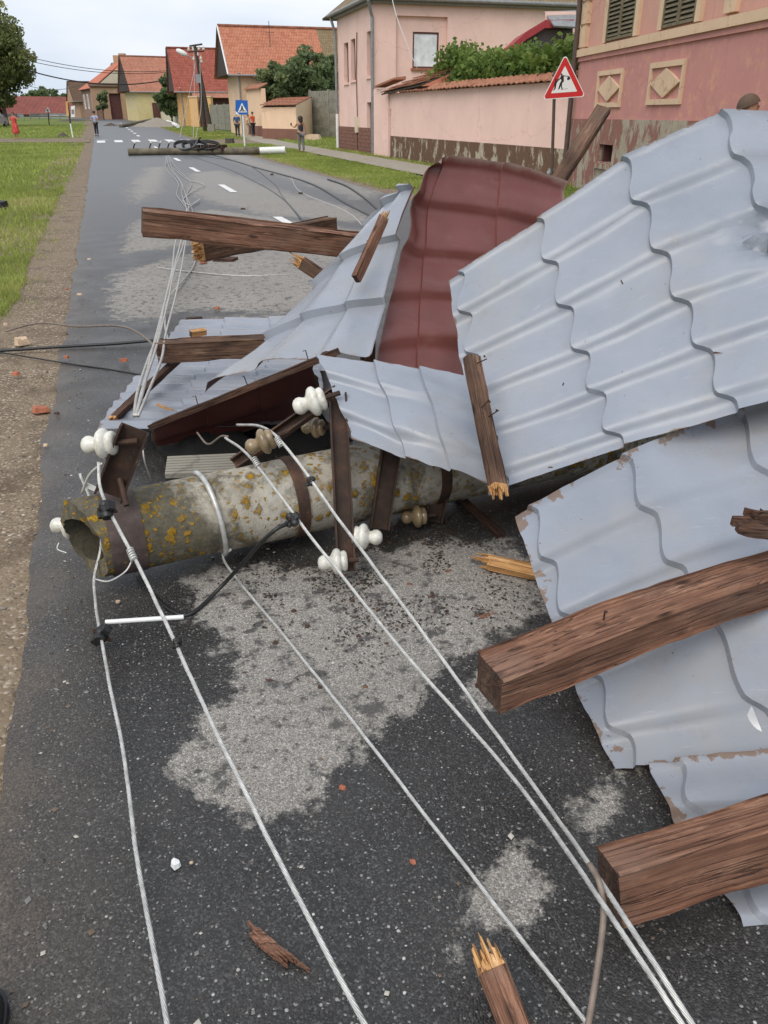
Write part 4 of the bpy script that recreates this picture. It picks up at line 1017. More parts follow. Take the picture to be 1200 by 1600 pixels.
# --- red plaster house
def red_house():
    C0 = Vector((4.98, 23.3, 0)); e = Vector((.10, -1, 0)).normalized(); n = Vector((-1, -.10, 0)).normalized(); L = 17.5
    H = thing('red_house', (C0.x, C0.y, -.2), 'red and ochre plastered house with louvred shutters and diamond panels', 'house')
    w = lambda x, y: onplane(x, y, C0, e)
    zp = w(990, 187)[1]; zm0 = w(890, 93)[1]; zm1 = zm0+.16; HT = 6.6
    v0a, v0z = w(936, 252); v1a, v1z = w(961, 227)
    u0a = w(1018, 238)[0]; 
    m = MB(); wall_holes(m, C0, e, L, zp, zm0, [], .2, -n); m.build('lower_wall', MT['red_plaster'], H)
    m = MB(); wall_holes(m, C0-n*.05, e, L, zm0, HT, [], .2, -n); m.build('upper_wall', MT['salmon_plaster'], H)
    m = MB(); wall_holes(m, C0+n*.05, e, L, -.2, zp, [(v0a, v1a, v0z, v1z), (u0a, u0a+(v1a-v0a), v0z, v1z)], .35, -n); m.add([C0+n*.05+UP*zp, C0+n*.05+e*L+UP*zp, C0+e*L+UP*zp, C0+UP*zp], [(0,1,2,3)]); m.build('plinth', MT['flake_red'], H)
    for a in (v0a, u0a):
        MB().frame_box(C0, e, n, a, a+v1a-v0a, -.32, -.28, v0z, v1z).build('cellar_vent', MT['shutter_dark'], H)
        MB().frame_box(C0, e, n, a+.1, a+.18, -.25, -.02, v0z, v1z).build('vent_bar', MT['door_brown'], H)
    MB().frame_box(C0, e, n, v0a-.1, v1a+.1, .0, .12, v0z-.14, v0z-.02).build('vent_sill', MT['flake_red'], H)
    for i in range(9):
        a = w(945, 265)[0]+(i % 4)*.11; z = v0z-.30-(i//4)*.08
        MB().frame_box(C0, e, n, a, a+.10, .03, .075+.01*(i % 3), z, z+.065).build('brick', MT['brick'], H)
    m = MB(); m.frame_box(C0, e, n, -.06, L, 0, .10, zm0, zm1); m.build('moulding', MT['ochre_trim'], H)
    m = MB(); m.frame_box(C0, e, n, -.05, L, 0, .05, zm0-.10, zm0); m.build('moulding', MT['red_plaster'], H)
    m = MB(); m.frame_box(C0, e, n, -.04, .38, -.1, .03, zm1, HT); m.build('pilaster', MT['ochre_trim'], H)
    for i in range(7): MB().frame_box(C0, e, n, -.07, .44, -.1, .06, zm1+.05+i*.5, zm1+.47+i*.5).build('quoin', MT['ochre_trim'], H)
    # shutters
    for x0, x1, yb in ((946, 988, 72), (1033, 1083, 56)):
        a0, z0 = w(x0, yb); a1, _ = w(x1, yb); z0 = max(z0, zm1+.06); z1 = z0+1.75
        fr = MB().frame_box(C0, e, n, a0-.20, a0, -.06, .03, z0-.02, z1+.25).build('window_surround', MT['ochre_trim'], H)
        MB().frame_box(C0, e, n, a1, a1+.20, -.06, .03, z0-.02, z1+.25).build('window_surround', MT['ochre_trim'], H)
        MB().frame_box(C0, e, n, a0, a1, -.06, .03, z1, z1+.25).build('window_surround', MT['ochre_trim'], H)
        MB().frame_box(C0, e, n, a0, a1, -.05, -.03, z0, z1).build('window_back', MT['shutter_dark'], H)
        mid = (a0+a1)/2
        for b0, b1 in ((a0+.01, mid-.008), (mid+.008, a1-.01)):
            m = MB(); f = .055
            m.frame_box(C0, e, n, b0, b0+f, -.02, .03, z0, z1); m.frame_box(C0, e, n, b1-f, b1, -.02, .03, z0, z1)
            for z in (z0, z1-f, (z0+z1)/2): m.frame_box(C0, e, n, b0+f, b1-f, -.02, .027, z, z+f)
            sh = m.build('window_shutter', MT['shutter'], H)
            z = z0+f+.02
            while z < z1-f-.06:
                q = lambda a, d, zz: C0+e*a+n*d+UP*zz
                MB().hexa([q(b0+f,.022,z), q(b1-f,.022,z), q(b1-f,-.018,z+.05), q(b0+f,-.018,z+.05), q(b0+f,.022,z+.014), q(b1-f,.022,z+.014), q(b1-f,-.018,z+.064), q(b0+f,-.018,z+.064)]).build('slat', MT['shutter'], sh)
                z += .085
    # diamond panels
    for x0, y0, x1, y1 in ((937, 112, 976, 168), (1020, 98, 1074, 164)):
        a0, z1 = w(x0, y0); a1, _ = w(x1, y0); _, z0 = w(x0, y1); f = .10
        z1 = w((x0+x1)/2, (y0+(y0-6))/2)[1]; 
        MB().frame_box(C0, e, n, a0, a1, 0, .05, z1-f, z1).build('panel_frame', MT['ochre_trim'], H); MB().frame_box(C0, e, n, a0, a1, 0, .05, z0, z0+f).build('panel_frame', MT['ochre_trim'], H)
        MB().frame_box(C0, e, n, a0, a0+f, 0, .047, z0+f, z1-f).build('panel_frame', MT['ochre_trim'], H); MB().frame_box(C0, e, n, a1-f, a1, 0, .047, z0+f, z1-f).build('panel_frame', MT['ochre_trim'], H)
        ca, cz = (a0+a1)/2, (z0+z1)/2; ra, rz = (a1-a0)/2-f-.02, (z1-z0)/2-f-.02
        q = lambda a, z: C0+e*a+UP*z+n*.001
        MB().poly([q(ca-ra,cz), q(ca,cz-rz), q(ca+ra,cz), q(ca,cz+rz)], .05, n).build('diamond', MT['ochre_trim'], H)
    # rough block left of the next window
    a, z = w(1130, 36); MB().frame_box(C0, e, n, a, a+.4, -.05, .04, zm1+.06, zm1+.85).build('pilaster', MT['ochre_trim'], H); MB().frame_box(C0, e, n, a-.04, a+.44, -.05, .09, zm1+.85, zm1+1.0).build('bracket', MT['ochre_trim'], H)
    # side wall, roof, rain pipe
    v = Vector((-e.y, e.x, 0)); v = -v if v.dot(n) > 0 else v
    m = MB(); m.add([C0-UP*.2, C0+v*9-UP*.2, C0+v*9+UP*HT, C0+UP*HT], [(0,1,2,3)]); m.build('side_wall', MT['salmon_plaster'], H)
    slope('roof', [C0+n*.5+UP*HT-e*.4, C0+n*.5+e*L+UP*HT, C0+v*4.5+e*L+UP*(HT+3.5), C0+v*4.5-e*.4+UP*(HT+3.5)], MT['roof_dark'], H)
    slope('roof', [C0+v*9.5+e*L+UP*HT, C0+v*9.5+UP*HT-e*.4, C0+v*4.52-e*.4+UP*(HT+3.5), C0+v*4.52+e*L+UP*(HT+3.5)], MT['roof_dark'], H)
    MB().tube([C0+n*.12-e*.02+UP*.45, C0+n*.12-e*.02+UP*HT], .065, 10).tube([C0+n*.12-e*.02+UP*.5, C0+n*.30-e*.1+UP*.34], .065, 10).build('downpipe', MT['brown_pipe'], H)
    MB().tube([C0+n*.36-e*.13+UP*.36, C0+n*.50-e*.2+UP*.24], .08, 10).build('downpipe', MT['zinc'], H)
    return C0, e, n
RC0, RE, RN = red_house()

# ------------------------------------------------------------------ vegetation
def leafmesh(name, pts, size, mat, parent, seed=1, aspect=1.5, tints=None):
    n = len(pts); P = np.array([tuple(p) for p in pts], np.float32); rg = np.random.RandomState(seed)
    a = rg.normal(size=(n, 3)); a /= np.linalg.norm(a, axis=1)[:, None]; b = rg.normal(size=(n, 3)); b -= (a*b).sum(1)[:, None]*a; b /= np.linalg.norm(b, axis=1)[:, None]
    s = (size*(.6+.8*rg.rand(n)))[:, None]; a *= s*aspect/2; b *= s/2
    V = np.stack([P-a, P+b*.9-a*.1, P+a, P-b*.9-a*.1], 1)
    o0 = Vector((0,0,0)); q = parent
    while q is not None: o0 = o0+q.location; q = q.parent
    V -= np.array(o0, np.float32)
    me = bpy.data.meshes.new(name); me.vertices.add(n*4); me.vertices.foreach_set('co', V.astype(np.float32).ravel())
    me.loops.add(n*4); me.polygons.add(n); me.loops.foreach_set('vertex_index', np.arange(n*4, dtype=np.int32)); me.polygons.foreach_set('loop_start', np.arange(0, n*4, 4, dtype=np.int32))
    me.update(calc_edges=True); me.validate()
    t = np.array(tints if tints is not None else rg.rand(n), np.float32); at_ = me.attributes.new('tint', 'FLOAT', 'POINT'); at_.data.foreach_set('value', np.repeat(t, 4))
    me.materials.append(mat); o = bpy.data.objects.new(name, me); COL.objects.link(o); o.parent = parent; return o
def tree(name, label, base, height, rad, trunk_h, mat, nl, leaf, seed=1, clumps=34, group=None, squash=.8, cat='tree', low=.0):
    rg = random.Random(seed); T = thing(name, base, label, cat, group)
    base = Vector(base); m = MB()
    top = base+Vector((rg.uniform(-.3,.3), rg.uniform(-.3,.3), height*.8)); r0 = height*.024
    tp = catmull([base-UP*.2, base+UP*trunk_h, base+(top-base)*.6, top], 4); m.tube(tp, [r0*(1-.85*i/(len(tp)-1)) for i in range(len(tp))], 8)
    cc = base+UP*(trunk_h*.6+(height-trunk_h*.6)*.5); hz_ = (height-trunk_h*.6)/2
    cl = []
    for i in range(clumps):
        while True:
            d = Vector((rg.uniform(-1,1), rg.uniform(-1,1), rg.uniform(-1,1)))
            if .15 < d.length < 1: break
        d = d*(.55+.45*rg.random()); c = cc+Vector((d.x*rad*.85, d.y*rad*.85, d.z*hz_*.85)); cl.append((c, rad*rg.uniform(.20, .38)))
        if i % 2 == 0:
            s = base+UP*(trunk_h*.8+rg.random()*(height-trunk_h)*.4); mid = (s+c)/2+UP*.1*rad
            m.tube([s, mid, c], [r0*.4, r0*.25, r0*.08], 5)
    m.build('trunk', MT['bark'], T, smooth=60)
    pts = []; tn = []
    per = nl//clumps
    for c, r in cl:
        ct = rg.uniform(.1, .7)
        for _ in range(per):
            d = Vector((rg.gauss(0,1), rg.gauss(0,1), rg.gauss(0,1))).normalized()*r*(rg.random()**.45)
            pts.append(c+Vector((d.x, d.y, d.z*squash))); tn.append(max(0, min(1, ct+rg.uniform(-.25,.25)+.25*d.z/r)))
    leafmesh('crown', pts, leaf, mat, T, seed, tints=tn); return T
# linden at the left
b = gp(10, 187); b = Vector((-.476*105/1.118, 105, gz(105)))
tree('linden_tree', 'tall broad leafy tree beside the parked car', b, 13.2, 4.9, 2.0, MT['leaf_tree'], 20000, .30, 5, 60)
# bushes by the peach house
for i, (x, y, Y, h, r) in enumerate(((440,200,71.5,5.7,1.9), (476,200,72.5,6.7,2.3), (510,200,73.5,6.5,2.2))):
    q = atY(x, y, Y); tree('walnut_tree', ('leafy green tree overhanging the small peach outbuilding', 'dense green tree behind the chevron concrete fence', 'dark green tree close to the pink house corner')[i], Vector((q.x, q.y, gz(Y))), h, r, 1.8, MT['leaf_dark'], 6500, .24, 11+i, 46, low=.3)
q = atY(268, 180, 125); tree('dark_shrub', 'dark round tree before the pale yellow house', Vector((q.x, q.y, gz(125))), 6.9, 2.6, .8, MT['leaf_dark'], 7000, .3, 21, 30)
for i, (x, Y, h) in enumerate(((45,330,8.5), (62,340,11.5), (75,350,11), (88,345,9.5), (105,350,9), (20,300,8), (200,290,19), (250,260,13))):
    q = atY(x, 182, Y); tree('distant_tree', 'far grey green tree beyond the roofs at the end of the street', Vector((q.x, q.y, 1.0)), h, h*.42, 1.0, MT['leaf_dark'], 1200, .8, 40+i, 18, 'distant trees')
q = atY(155, 165, 153); tree('climbing_shrub', 'small shrub growing against the brown hipped house', Vector((q.x+.5, q.y, gz(150))), 5.4, 1.5, .8, MT['leaf_dark'], 2500, .22, 33, 16, cat='shrub')
# vine over the garden wall
def vine():
    a, b = atY(705, 135, 35.0), atY(865, 112, 28.5)
    T = thing('grape_vine', Vector(((a.x+b.x)/2, (a.y+b.y)/2, 0)), 'bright green grape vine spilling over the pink garden wall', 'vine')
    rg = random.Random(9); pts = []; tn = []; m = MB()
    top = lambda t: 2.95+.50*t+.10*math.sin(t*9)+.08*math.sin(t*23)-.2*(t > .95)
    for i in range(60):
        t = i/59; c0 = WB0+WE*(1.0+t*10.6)-WN*.9; zt = top(t)
        for j in range(5):
            c = c0+Vector((rg.uniform(-.3,.3), rg.uniform(-.6,.6), WZT+.1+rg.random()*(zt-WZT+.1))); ct = rg.uniform(.15,.8)
            for _ in range(34):
                d = Vector((rg.gauss(0,.24), rg.gauss(0,.3), rg.gauss(0,.16))); pts.append(c+d); tn.append(max(0, min(1, ct+rg.uniform(-.3,.3)+d.z)))
    m.tube(catmull([WB0+WE*(.8+i*2.2)-WN*.9+UP*(2.6+.2*math.sin(i*2)) for i in range(6)], 6), .04, 6)
    for i in range(5): m.tube([WB0+WE*(1.2+i*2.4)-WN*.9, WB0+WE*(1.2+i*2.4)-WN*.95+UP*2.7], .05, 6)
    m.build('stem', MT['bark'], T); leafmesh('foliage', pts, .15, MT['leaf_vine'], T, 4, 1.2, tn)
vine()
for i, (x, y, h, r, lb) in enumerate(((300,196,1.1,.8,'low green weeds at the foot of the orange house'),)):
    q = gp(x, y); tree('weed_clump', lb, q, h, r, .1, MT['leaf_vine'], 1200, .16, 60+i, 12, cat='plant')
# ------------------------------------------------------------------ roof sheets torn off by the storm
def cr1(P, t):
    """Catmull-Rom through a list of vectors at parameter t (0..len-1)"""
    n = len(P); i = max(0, min(n-2, int(math.floor(t)))); f = t-i
    p1, p2 = P[i], P[i+1]; p0 = P[i-1] if i > 0 else p1*2-p2; p3 = P[i+2] if i+2 < n else p2*2-p1
    if f < 0: return p1+(p2-p1)*f
    if f > 1: return p2+(p2-p1)*(f-1)
    return .5*((2*p1)+(p2-p0)*f+(2*p0-5*p1+4*p2-p3)*f*f+(3*p1-p0-3*p2+p3)*f**3)
def lin1(P, t):
    i = max(0, min(len(P)-2, int(math.floor(t)))); return P[i]+(P[i+1]-P[i])*(t-i)
def sheet(name, label, ctrl, s0, s1, waves, wphase=0.0, amp=.030, step=.020, lean=.06, flip=1, warp=None, wn_=18, group=None, crinkle=.010, mats=('sheet', 'primer'), grey_up=True, ragged=.0, edgew=.05, sstep=(0, .014, .03, .06, .12, .2, .3, .4, .5, .6, .7, .8, .88, .94, .985), linear=False, rev=False):
    """ctrl[col][row]: columns are step lines one tile module apart, rows run across the waves"""
    nc, nr = len(ctrl), len(ctrl[0])
    def base(s, w):
        col = [(lin1 if linear else cr1)([ctrl[c][r] for c in range(nc)], s) for r in range(nr)]
        return cr1(col, w*(nr-1))
    S_ = []
    k = math.floor(s0)
    while k < s1:
        for f in sstep:
            s = k+f
            if s0 <= s <= s1: S_.append(s)
        k += 1
    if S_[0] > s0+1e-4: S_.insert(0, s0)
    S_.append(s1-1e-4) if S_[-1] < s1-1e-3 else None
    nw = int(waves*wn_); Wl = [i/nw for i in range(nw+1)]
    def prof(w):
        f = (w*waves+wphase) % 1.0
        return .5+.5*math.cos(math.pi*f/.20) if f < .20 else .5-.5*math.cos(math.pi*(f-.20)/.80)
    top = []; edge = []
    for i, s in enumerate(S_):
        fr = s-math.floor(s)
        hs = step*fr if rev else (step*(1-fr) if fr >= .01 else (0.0 if i else step))
        for j, w in enumerate(Wl):
            h = prof(w); lw = max(0.0, min(1.0, min(s-s0, s1-s)/.10)); lw = lw*lw*(3-2*lw); se = s-lean*(h-.5)*lw
            ed = min(i, len(S_)-1-i)
            p = base(se, w); d = 1e-3
            du = base(se+.02, w)-base(se-.02, w); dv = base(se, min(1, w+.02))-base(se, max(0, w-.02))
            n = du.cross(dv).normalized()*flip
            off = amp*h+hs+crinkle*(mnoise.noise(p*3.1)+.4*mnoise.noise(p*9.0))
            if warp: off += warp(s, w)
            q = p+n*off
            if ragged and (j in (0, nw) or ed == 0): q = q+dv.normalized()*ragged*mnoise.noise(p*17)*(1 if j in (0, nw) else .3)+du.normalized()*ragged*mnoise.noise(p*19)*(1 if ed == 0 else .2)
            top.append((q, n))
            ds = min(s-s0, s1-s)*.4; dw = min(w, 1-w)*1.1
            edge.append(max(0, 1-min(ds, dw)/edgew))
    m = nw+1; ns_ = len(S_); th = .0016
    V = [a for a, _ in top]+[a-n*th for a, n in top]; F = []; MI = []
    N = len(top)
    for i in range(ns_-1):
        for j in range(nw):
            a, b, c, d = i*m+j, i*m+j+1, (i+1)*m+j+1, (i+1)*m+j
            F.append((a, d, c, b) if flip < 0 else (a, b, c, d)); MI.append(0 if grey_up else 1)
            F.append((N+a, N+b, N+c, N+d) if flip < 0 else (N+a, N+d, N+c, N+b)); MI.append(1 if grey_up else 0)
    def rim(a, b): F.append((a, b, N+b, N+a)); MI.append(0)
    for j in range(nw): rim(j, j+1); rim((ns_-1)*m+j+1, (ns_-1)*m+j)
    for i in range(ns_-1): rim((i+1)*m, i*m); rim(i*m+nw, (i+1)*m+nw)
    o0 = sum((a for a, _ in top), Vector((0,0,0)))/N
    me = bpy.data.meshes.new(name); me.from_pydata([tuple(v-o0) for v in V], [], F)
    for x in mats: me.materials.append(MT[x])
    me.polygons.foreach_set('material_index', MI); me.polygons.foreach_set('use_smooth', [True]*len(F))
    a = me.attributes.new('edge', 'FLOAT', 'POINT'); a.data.foreach_set('value', edge+edge)
    me.set_sharp_from_angle(angle=R(50)); me.update()
    o = bpy.data.objects.new(name, me); COL.objects.link(o); o.location = o0
    return tag(o, label, 'roof sheet', group)
PP = pt
# big sheet leaning up at the right; rows: upper edge, middle, lower edge
def dentA(s, w):
    d = 0
    g = math.exp(-((s-2.98)/.34)**2-((w-.47-.10*(s-2.95))/.065)**2)
    d -= .050*g; d += .085*g*mnoise.noise(Vector((s*7, w*26, 2)))+.05*g*mnoise.noise(Vector((s*17, w*60, 5)))
    d += .022*math.exp(-((s-2.62)/.06)**2-((w-.44)/.06)**2)
    d -= .012*math.exp(-((s-1.4)/.3)**2-((w-.55)/.12)**2); d -= .010*math.exp(-((s-.6)/.3)**2-((w-.8)/.10)**2)
    return d
A_ctrl = [[PP(718,432,3.62), PP(748,600,3.38), PP(787,768,3.12)],
          [PP(840,350,3.52), PP(899,530,3.26), PP(966,703,3.00)],
          [PP(970,255,3.44), PP(1052,450,3.16), PP(1142,650,2.88)],
          [PP(1120,182,3.38), PP(1215,385,3.08), PP(1325,592,2.80)],
          [PP(1285,182,3.38), PP(1385,370,3.06), PP(1510,560,2.76)],
          [PP(1450,185,3.40), PP(1555,365,3.06), PP(1690,540,2.76)]]
sheet('roof_sheet', 'large grey tile profiled roof sheet leaning high with a torn dent', A_ctrl, -.13, 5.0, 5.28, .10, .028, .026, .13, -1, dentA, ragged=.003, linear=True, edgew=.022)
# sheet lying low at the right, under the heavy beam
G_ctrl = [[PP(826,800,2.86), PP(870,925,2.66), PP(925,1065,2.46), PP(992,1205,2.27)],
          [PP(970,721,2.95), PP(1030,850,2.70), PP(1105,985,2.47), PP(1225,1188,2.24)],
          [PP(1142,650,3.06), PP(1215,790,2.76), PP(1300,915,2.50), PP(1440,1160,2.26)],
          [PP(1330,590,3.10), PP(1410,720,2.80), PP(1510,850,2.52), PP(1660,1120,2.28)]]
sheet('roof_sheet', 'grey roof sheet lying under the thick reddish beam with a bowed end', G_ctrl, -.14, 3.0, 4.6, .08, .028, .026, .13, -1, ragged=.004, edgew=.13)
# sheet flat on the road under the nearest beam
G2_ctrl = [[PP(1048,1195,2.20), PP(1090,1285,2.06), PP(1150,1385,1.93), PP(1225,1500,1.79)],
           [PP(1290,1165,2.22), PP(1340,1270,2.07), PP(1390,1380,1.94), PP(1460,1500,1.80)],
           [PP(1540,1135,2.24), PP(1590,1240,2.08), PP(1640,1350,1.96), PP(1700,1470,1.82)]]
sheet('roof_sheet', 'rust edged grey roof sheet flat on the road beneath the beam with a hanging rod', G2_ctrl, -.14, 2.0, 3.5, .1, .026, .024, .11, -1, ragged=.006, edgew=.12)
# flap folded down over the pole
D_ctrl = [[PP(492,558,3.46), PP(520,612,3.34), PP(556,690,3.22)],
          [PP(580,566,3.42), PP(606,636,3.25), PP(634,716,3.10)],
          [PP(650,574,3.41), PP(676,652,3.22), PP(702,740,3.06)],
          [PP(745,590,3.40), PP(766,680,3.24), PP(790,770,3.10)]]
sheet('roof_sheet', 'bent pale blue grey roof flap draped over the fallen pole', D_ctrl, .02, 2.98, 2.4, .25, .030, .018, .09, -1, lambda s, w: -.03*math.exp(-((s-.8)/.5)**2-((w-.8)/.3)**2), ragged=.012, crinkle=.012)
# grey slope of the tent: columns step from the crest downwards, rows run from right edge to the left
B_ctrl = [[PP(649,294,4.30), PP(630,308,4.44), PP(602,335,4.64), PP(572,376,4.80)],
          [PP(627,378,4.18), PP(580,392,4.32), PP(536,420,4.48), PP(490,465,4.62)],
          [PP(604,480,3.94), PP(540,490,3.98), PP(468,510,4.12), PP(415,545,4.28)],
          [PP(582,568,3.64), PP(500,572,3.66), PP(400,590,3.82), PP(320,628,4.02)]]
sheet('roof_sheet', 'grey roof sheet sloping left beside the brown underside', B_ctrl, -.05, 3.0, 3.2, .1, .036, .040, -.10, -1, ragged=.004, rev=True)
# brown underside standing up behind
C_ctrl = [[PP(674,254,4.46), PP(645,300,4.40), PP(628,378,4.30), PP(608,465,4.14), PP(590,545,3.94), PP(578,620,3.74)],
          [PP(694,250,4.52), PP(668,318,4.46), PP(660,395,4.36), PP(655,460,4.20), PP(650,532,4.02), PP(645,615,3.82)],
          [PP(780,262,4.64), PP(773,330,4.56), PP(770,402,4.48), PP(768,468,4.34), PP(765,542,4.18), PP(762,625,4.00)],
          [PP(884,290,4.78), PP(882,352,4.68), PP(879,422,4.62), PP(876,492,4.50), PP(874,562,4.36), PP(872,645,4.20)]]
sheet('roof_sheet', 'curled roof sheet standing up with its brown underside showing', C_ctrl, .02, 2.98, 5.0, .0, .045, .014, .03, -1, None, 16, mats=('sheet', 'primer'), grey_up=False, ragged=.008, crinkle=.014)
# brown flap hanging from the front batten
E_ctrl = [[PP(236,668,4.15), PP(239,680,4.28), PP(242,692,4.42)],
          [PP(320,632,4.00), PP(324,656,4.20), PP(328,680,4.40)],
          [PP(402,596,3.82), PP(410,628,4.10), PP(420,660,4.38)],
          [PP(484,562,3.64), PP(498,596,3.97), PP(512,630,4.30)]]
sheet('roof_sheet', 'dark brown underside hanging below the batten above the pole', E_ctrl, 0, 3.0, 1.4, .2, .020, .012, .05, -1, None, 12, grey_up=False, ragged=.02, mats=('primer', 'primer'))
# flat sheets on the road at the left
def fz(x, y, z): return gp(x, y, z)
F1 = [[fz(214,592,.10), fz(184,630,.13), fz(152,676,.17)], [fz(308,586,.11), fz(290,626,.14), fz(262,672,.18)],
      [fz(402,580,.12), fz(396,622,.15), fz(372,668,.19)], [fz(500,574,.13), fz(505,618,.16), fz(490,664,.20)]]
sheet('roof_sheet', 'grey roof sheet on the road with a thin batten across it', F1, .0, 3.0, 6, .5, .018, .016, .04, -1, None, 8, ragged=.006)
F2 = [[fz(284,503,.06), fz(256,543,.08), fz(222,592,.11)], [fz(352,499,.06), fz(340,540,.08), fz(318,587,.12)],
      [fz(420,497,.06), fz(424,536,.09), fz(414,583,.13)], [fz(490,494,.06), fz(508,532,.09), fz(510,580,.14)]]
sheet('roof_sheet', 'grey roof sheet on the road under the squared timber', F2, .0, 3.0, 8, .5, .018, .016, .04, -1, None, 8, ragged=.01)

# ------------------------------------------------------------------ timbers
def rand_split(rg, n): return [rg.random() for _ in range(n)]
def beam(name, label, p0, p1, w, h, roll=0, mat='wood_red', ends=('cut', 'cut'), bend=0.0, taper=1.0, seed=1, cat='beam', group=None, rough=.006, nails=0, splint=.06):
    rg = random.Random(seed); p0, p1 = Vector(p0), Vector(p1); X = (p1-p0).normalized(); L = (p1-p0).length
    Z = UP-X*UP.dot(X)
    if Z.length < .05: Z = Vector((0,1,0))-X*X.y
    Z.normalize(); Y = Z.cross(X)
    if roll: Mr = Matrix.Rotation(R(roll), 3, X); Y = Mr @ Y; Z = Mr @ Z
    m = MB(); ns_ = max(4, int(L/.05)); rings = []
    bv = min(w, h)*.07
    sec = []
    for sy, sz in ((-1,-1),(1,-1),(1,1),(-1,1)):
        a = (sy*(w/2-bv), sz*h/2); b = (sy*w/2, sz*(h/2-bv))
        sec += [a, b] if sy*sz > 0 else [b, a]
    full = []
    for i in range(8):
        a, b = sec[i], sec[(i+1) % 8]; full.append(a)
        if i % 2 == 1: full += [(a[0]+(b[0]-a[0])*k/3, a[1]+(b[1]-a[1])*k/3) for k in (1, 2)]
    K = len(full); o3 = Vector((seed*3.1, 0, 0))
    for i in range(ns_+1):
        x = L*i/ns_; t = i/ns_; sc = 1+(taper-1)*t; bz = bend*math.sin(math.pi*t)
        for a, b in full:
            q = Vector((x, a*sc, b*sc+bz)); cn = max(0, (abs(a)/(w/2)+abs(b)/(h/2)-1.55)/.45); d = mnoise.noise(Vector((x*2.5, a*14, b*14))+o3)*rough+mnoise.noise(Vector((x*11, a*40, b*40))+o3)*rough*.5-cn*max(0, mnoise.noise(Vector((x*6, a*9, b*9))+o3)-.05)*min(w, h)*.22
            rr = Vector((0, a, b)).normalized(); m.v.append(q+rr*d)
    for i in range(ns_):
        for k in range(K): m.f.append([i*K+k, i*K+(k+1) % K, (i+1)*K+(k+1) % K, (i+1)*K+k]); m.m.append(0)
    for e, base in ((0, 0), (1, ns_*K)):
        c = len(m.v); m.v.append(Vector((L*e+(.004 if e == 0 else -.004), 0, 0)))
        for k in range(K): m.f.append([base+(k+1) % K, base+k, c] if e == 0 else [base+k, base+(k+1) % K, c]); m.m.append(1)
    ob = m.build(name, [MT[mat], MT['wood_dark']], None, (0,0,0), smooth=40)
    M = Matrix((X, Y, Z)).transposed().to_4x4(); ob.rotation_euler = M.to_euler(); ob.location = p0
    tag(ob, label, cat, group)
    for e in (0, 1):
        if ends[e] == 'torn':
            sg = -1 if e == 0 else 1; sc = taper if e else 1; ny, nz = max(4, int(w*sc/.0085)), max(3, int(h*sc/.0085)); mm = MB(); x0 = L*e
            tilt = rg.uniform(-1, 1)
            for iy in range(ny):
                for iz in range(nz):
                    cy = (iy+.5)/ny-.5; cz = (iz+.5)/nz-.5; ln = splint*(.10+1.0*rg.random()**2.4)*(1+tilt*cy*1.2)*(1+.5*math.sin(iy*1.7+iz)); wy, wz = w*sc/ny*.55, h*sc/nz*.55
                    b4 = [Vector((x0-sg*.01, cy*w*sc*.92+a*wy, cz*h*sc*.92+b*wz)) for a, b in ((-1,-1),(1,-1),(1,1),(-1,1))]
                    tpx = x0+sg*ln; sh = rg.uniform(.15, .6)
                    t4 = [Vector((tpx+rg.uniform(-.006,.006), cy*w*sc*.92+a*wy*sh, cz*h*sc*.92+b*wz*sh)) for a, b in ((-1,-1),(1,-1),(1,1),(-1,1))]
                    mm.hexa(b4+t4)
            mm.build('torn_end', MT['wood_fresh'], ob, (0,0,0))
    for i in range(nails):
        x = L*rg.uniform(.05, .95); yy = rg.uniform(-.3, .3)*w
        MB().tube([Vector((x, yy, h*.3)), Vector((x+rg.uniform(-.01,.01), yy+rg.uniform(-.01,.01), h/2+.045))], .0025, 5).tube([Vector((x, yy, h/2+.043)), Vector((x, yy, h/2+.046))], .005, 6).build('nail', MT['rust_dark'], ob, (0,0,0))
    return ob
# heavy beam across the low sheet: sits with a corner upwards
beam('roof_beam', 'thick reddish squared beam with a bowed top lying across the grey sheet', PP(764,1068,2.10), PP(1330,868,2.62), .135, .135, 4, 'wood_red', bend=.035, seed=3, rough=.006, taper=.95, nails=1)
beam('roof_beam', 'thick reddish beam end with dark knots resting on the flat sheet', PP(952,1384,1.78), PP(1340,1268,1.90), .115, .150, -14, 'wood_red', seed=8, rough=.005, taper=1.02)
beam('broken_post', 'broken batten stub with pale splintered top standing out of the road edge', PP(766,1508,1.68), PP(838,1690,1.55), .062, .05, 10, 'wood_red', ('torn', 'cut'), seed=5, cat='batten', splint=.045)
beam('roof_beam', 'long notched beam jutting out over the road above the wires', PP(222,346,4.45), PP(604,388,4.96), .15, .15, 3, 'wood_red', seed=12, rough=.006, taper=.95)
beam('roof_beam', 'shorter broken beam below the long notched beam', PP(310,393,5.0), PP(520,352,5.7), .11, .12, 0, 'wood_brown', ('torn', 'cut'), seed=14, splint=.03)
beam('roof_beam', 'squared brown timber lying on the flat sheets at left', PP(249,549,5.05), PP(520,536,4.95), .12, .135, 0, 'wood_brown', seed=15, rough=.005)
beam('batten', 'thin brown batten crossing the flat sheet near the insulators', PP(176,655,4.42), PP(292,548,5.35), .05, .035, 0, 'wood_dark', ('torn', 'cut'), seed=16, splint=.03)
beam('batten', 'splintered batten leaning on the grey sloping sheet', PP(600,340,4.00), PP(556,436,3.84), .03, .05, 15, 'wood_red', ('torn', 'cut'), seed=17, splint=.05, rough=.005)
beam('batten', 'broken batten with pale torn end sticking up behind the grey slope', PP(470,410,4.75), PP(540,455,4.72), .05, .07, 0, 'wood_brown', ('torn', 'cut'), seed=18, splint=.05)
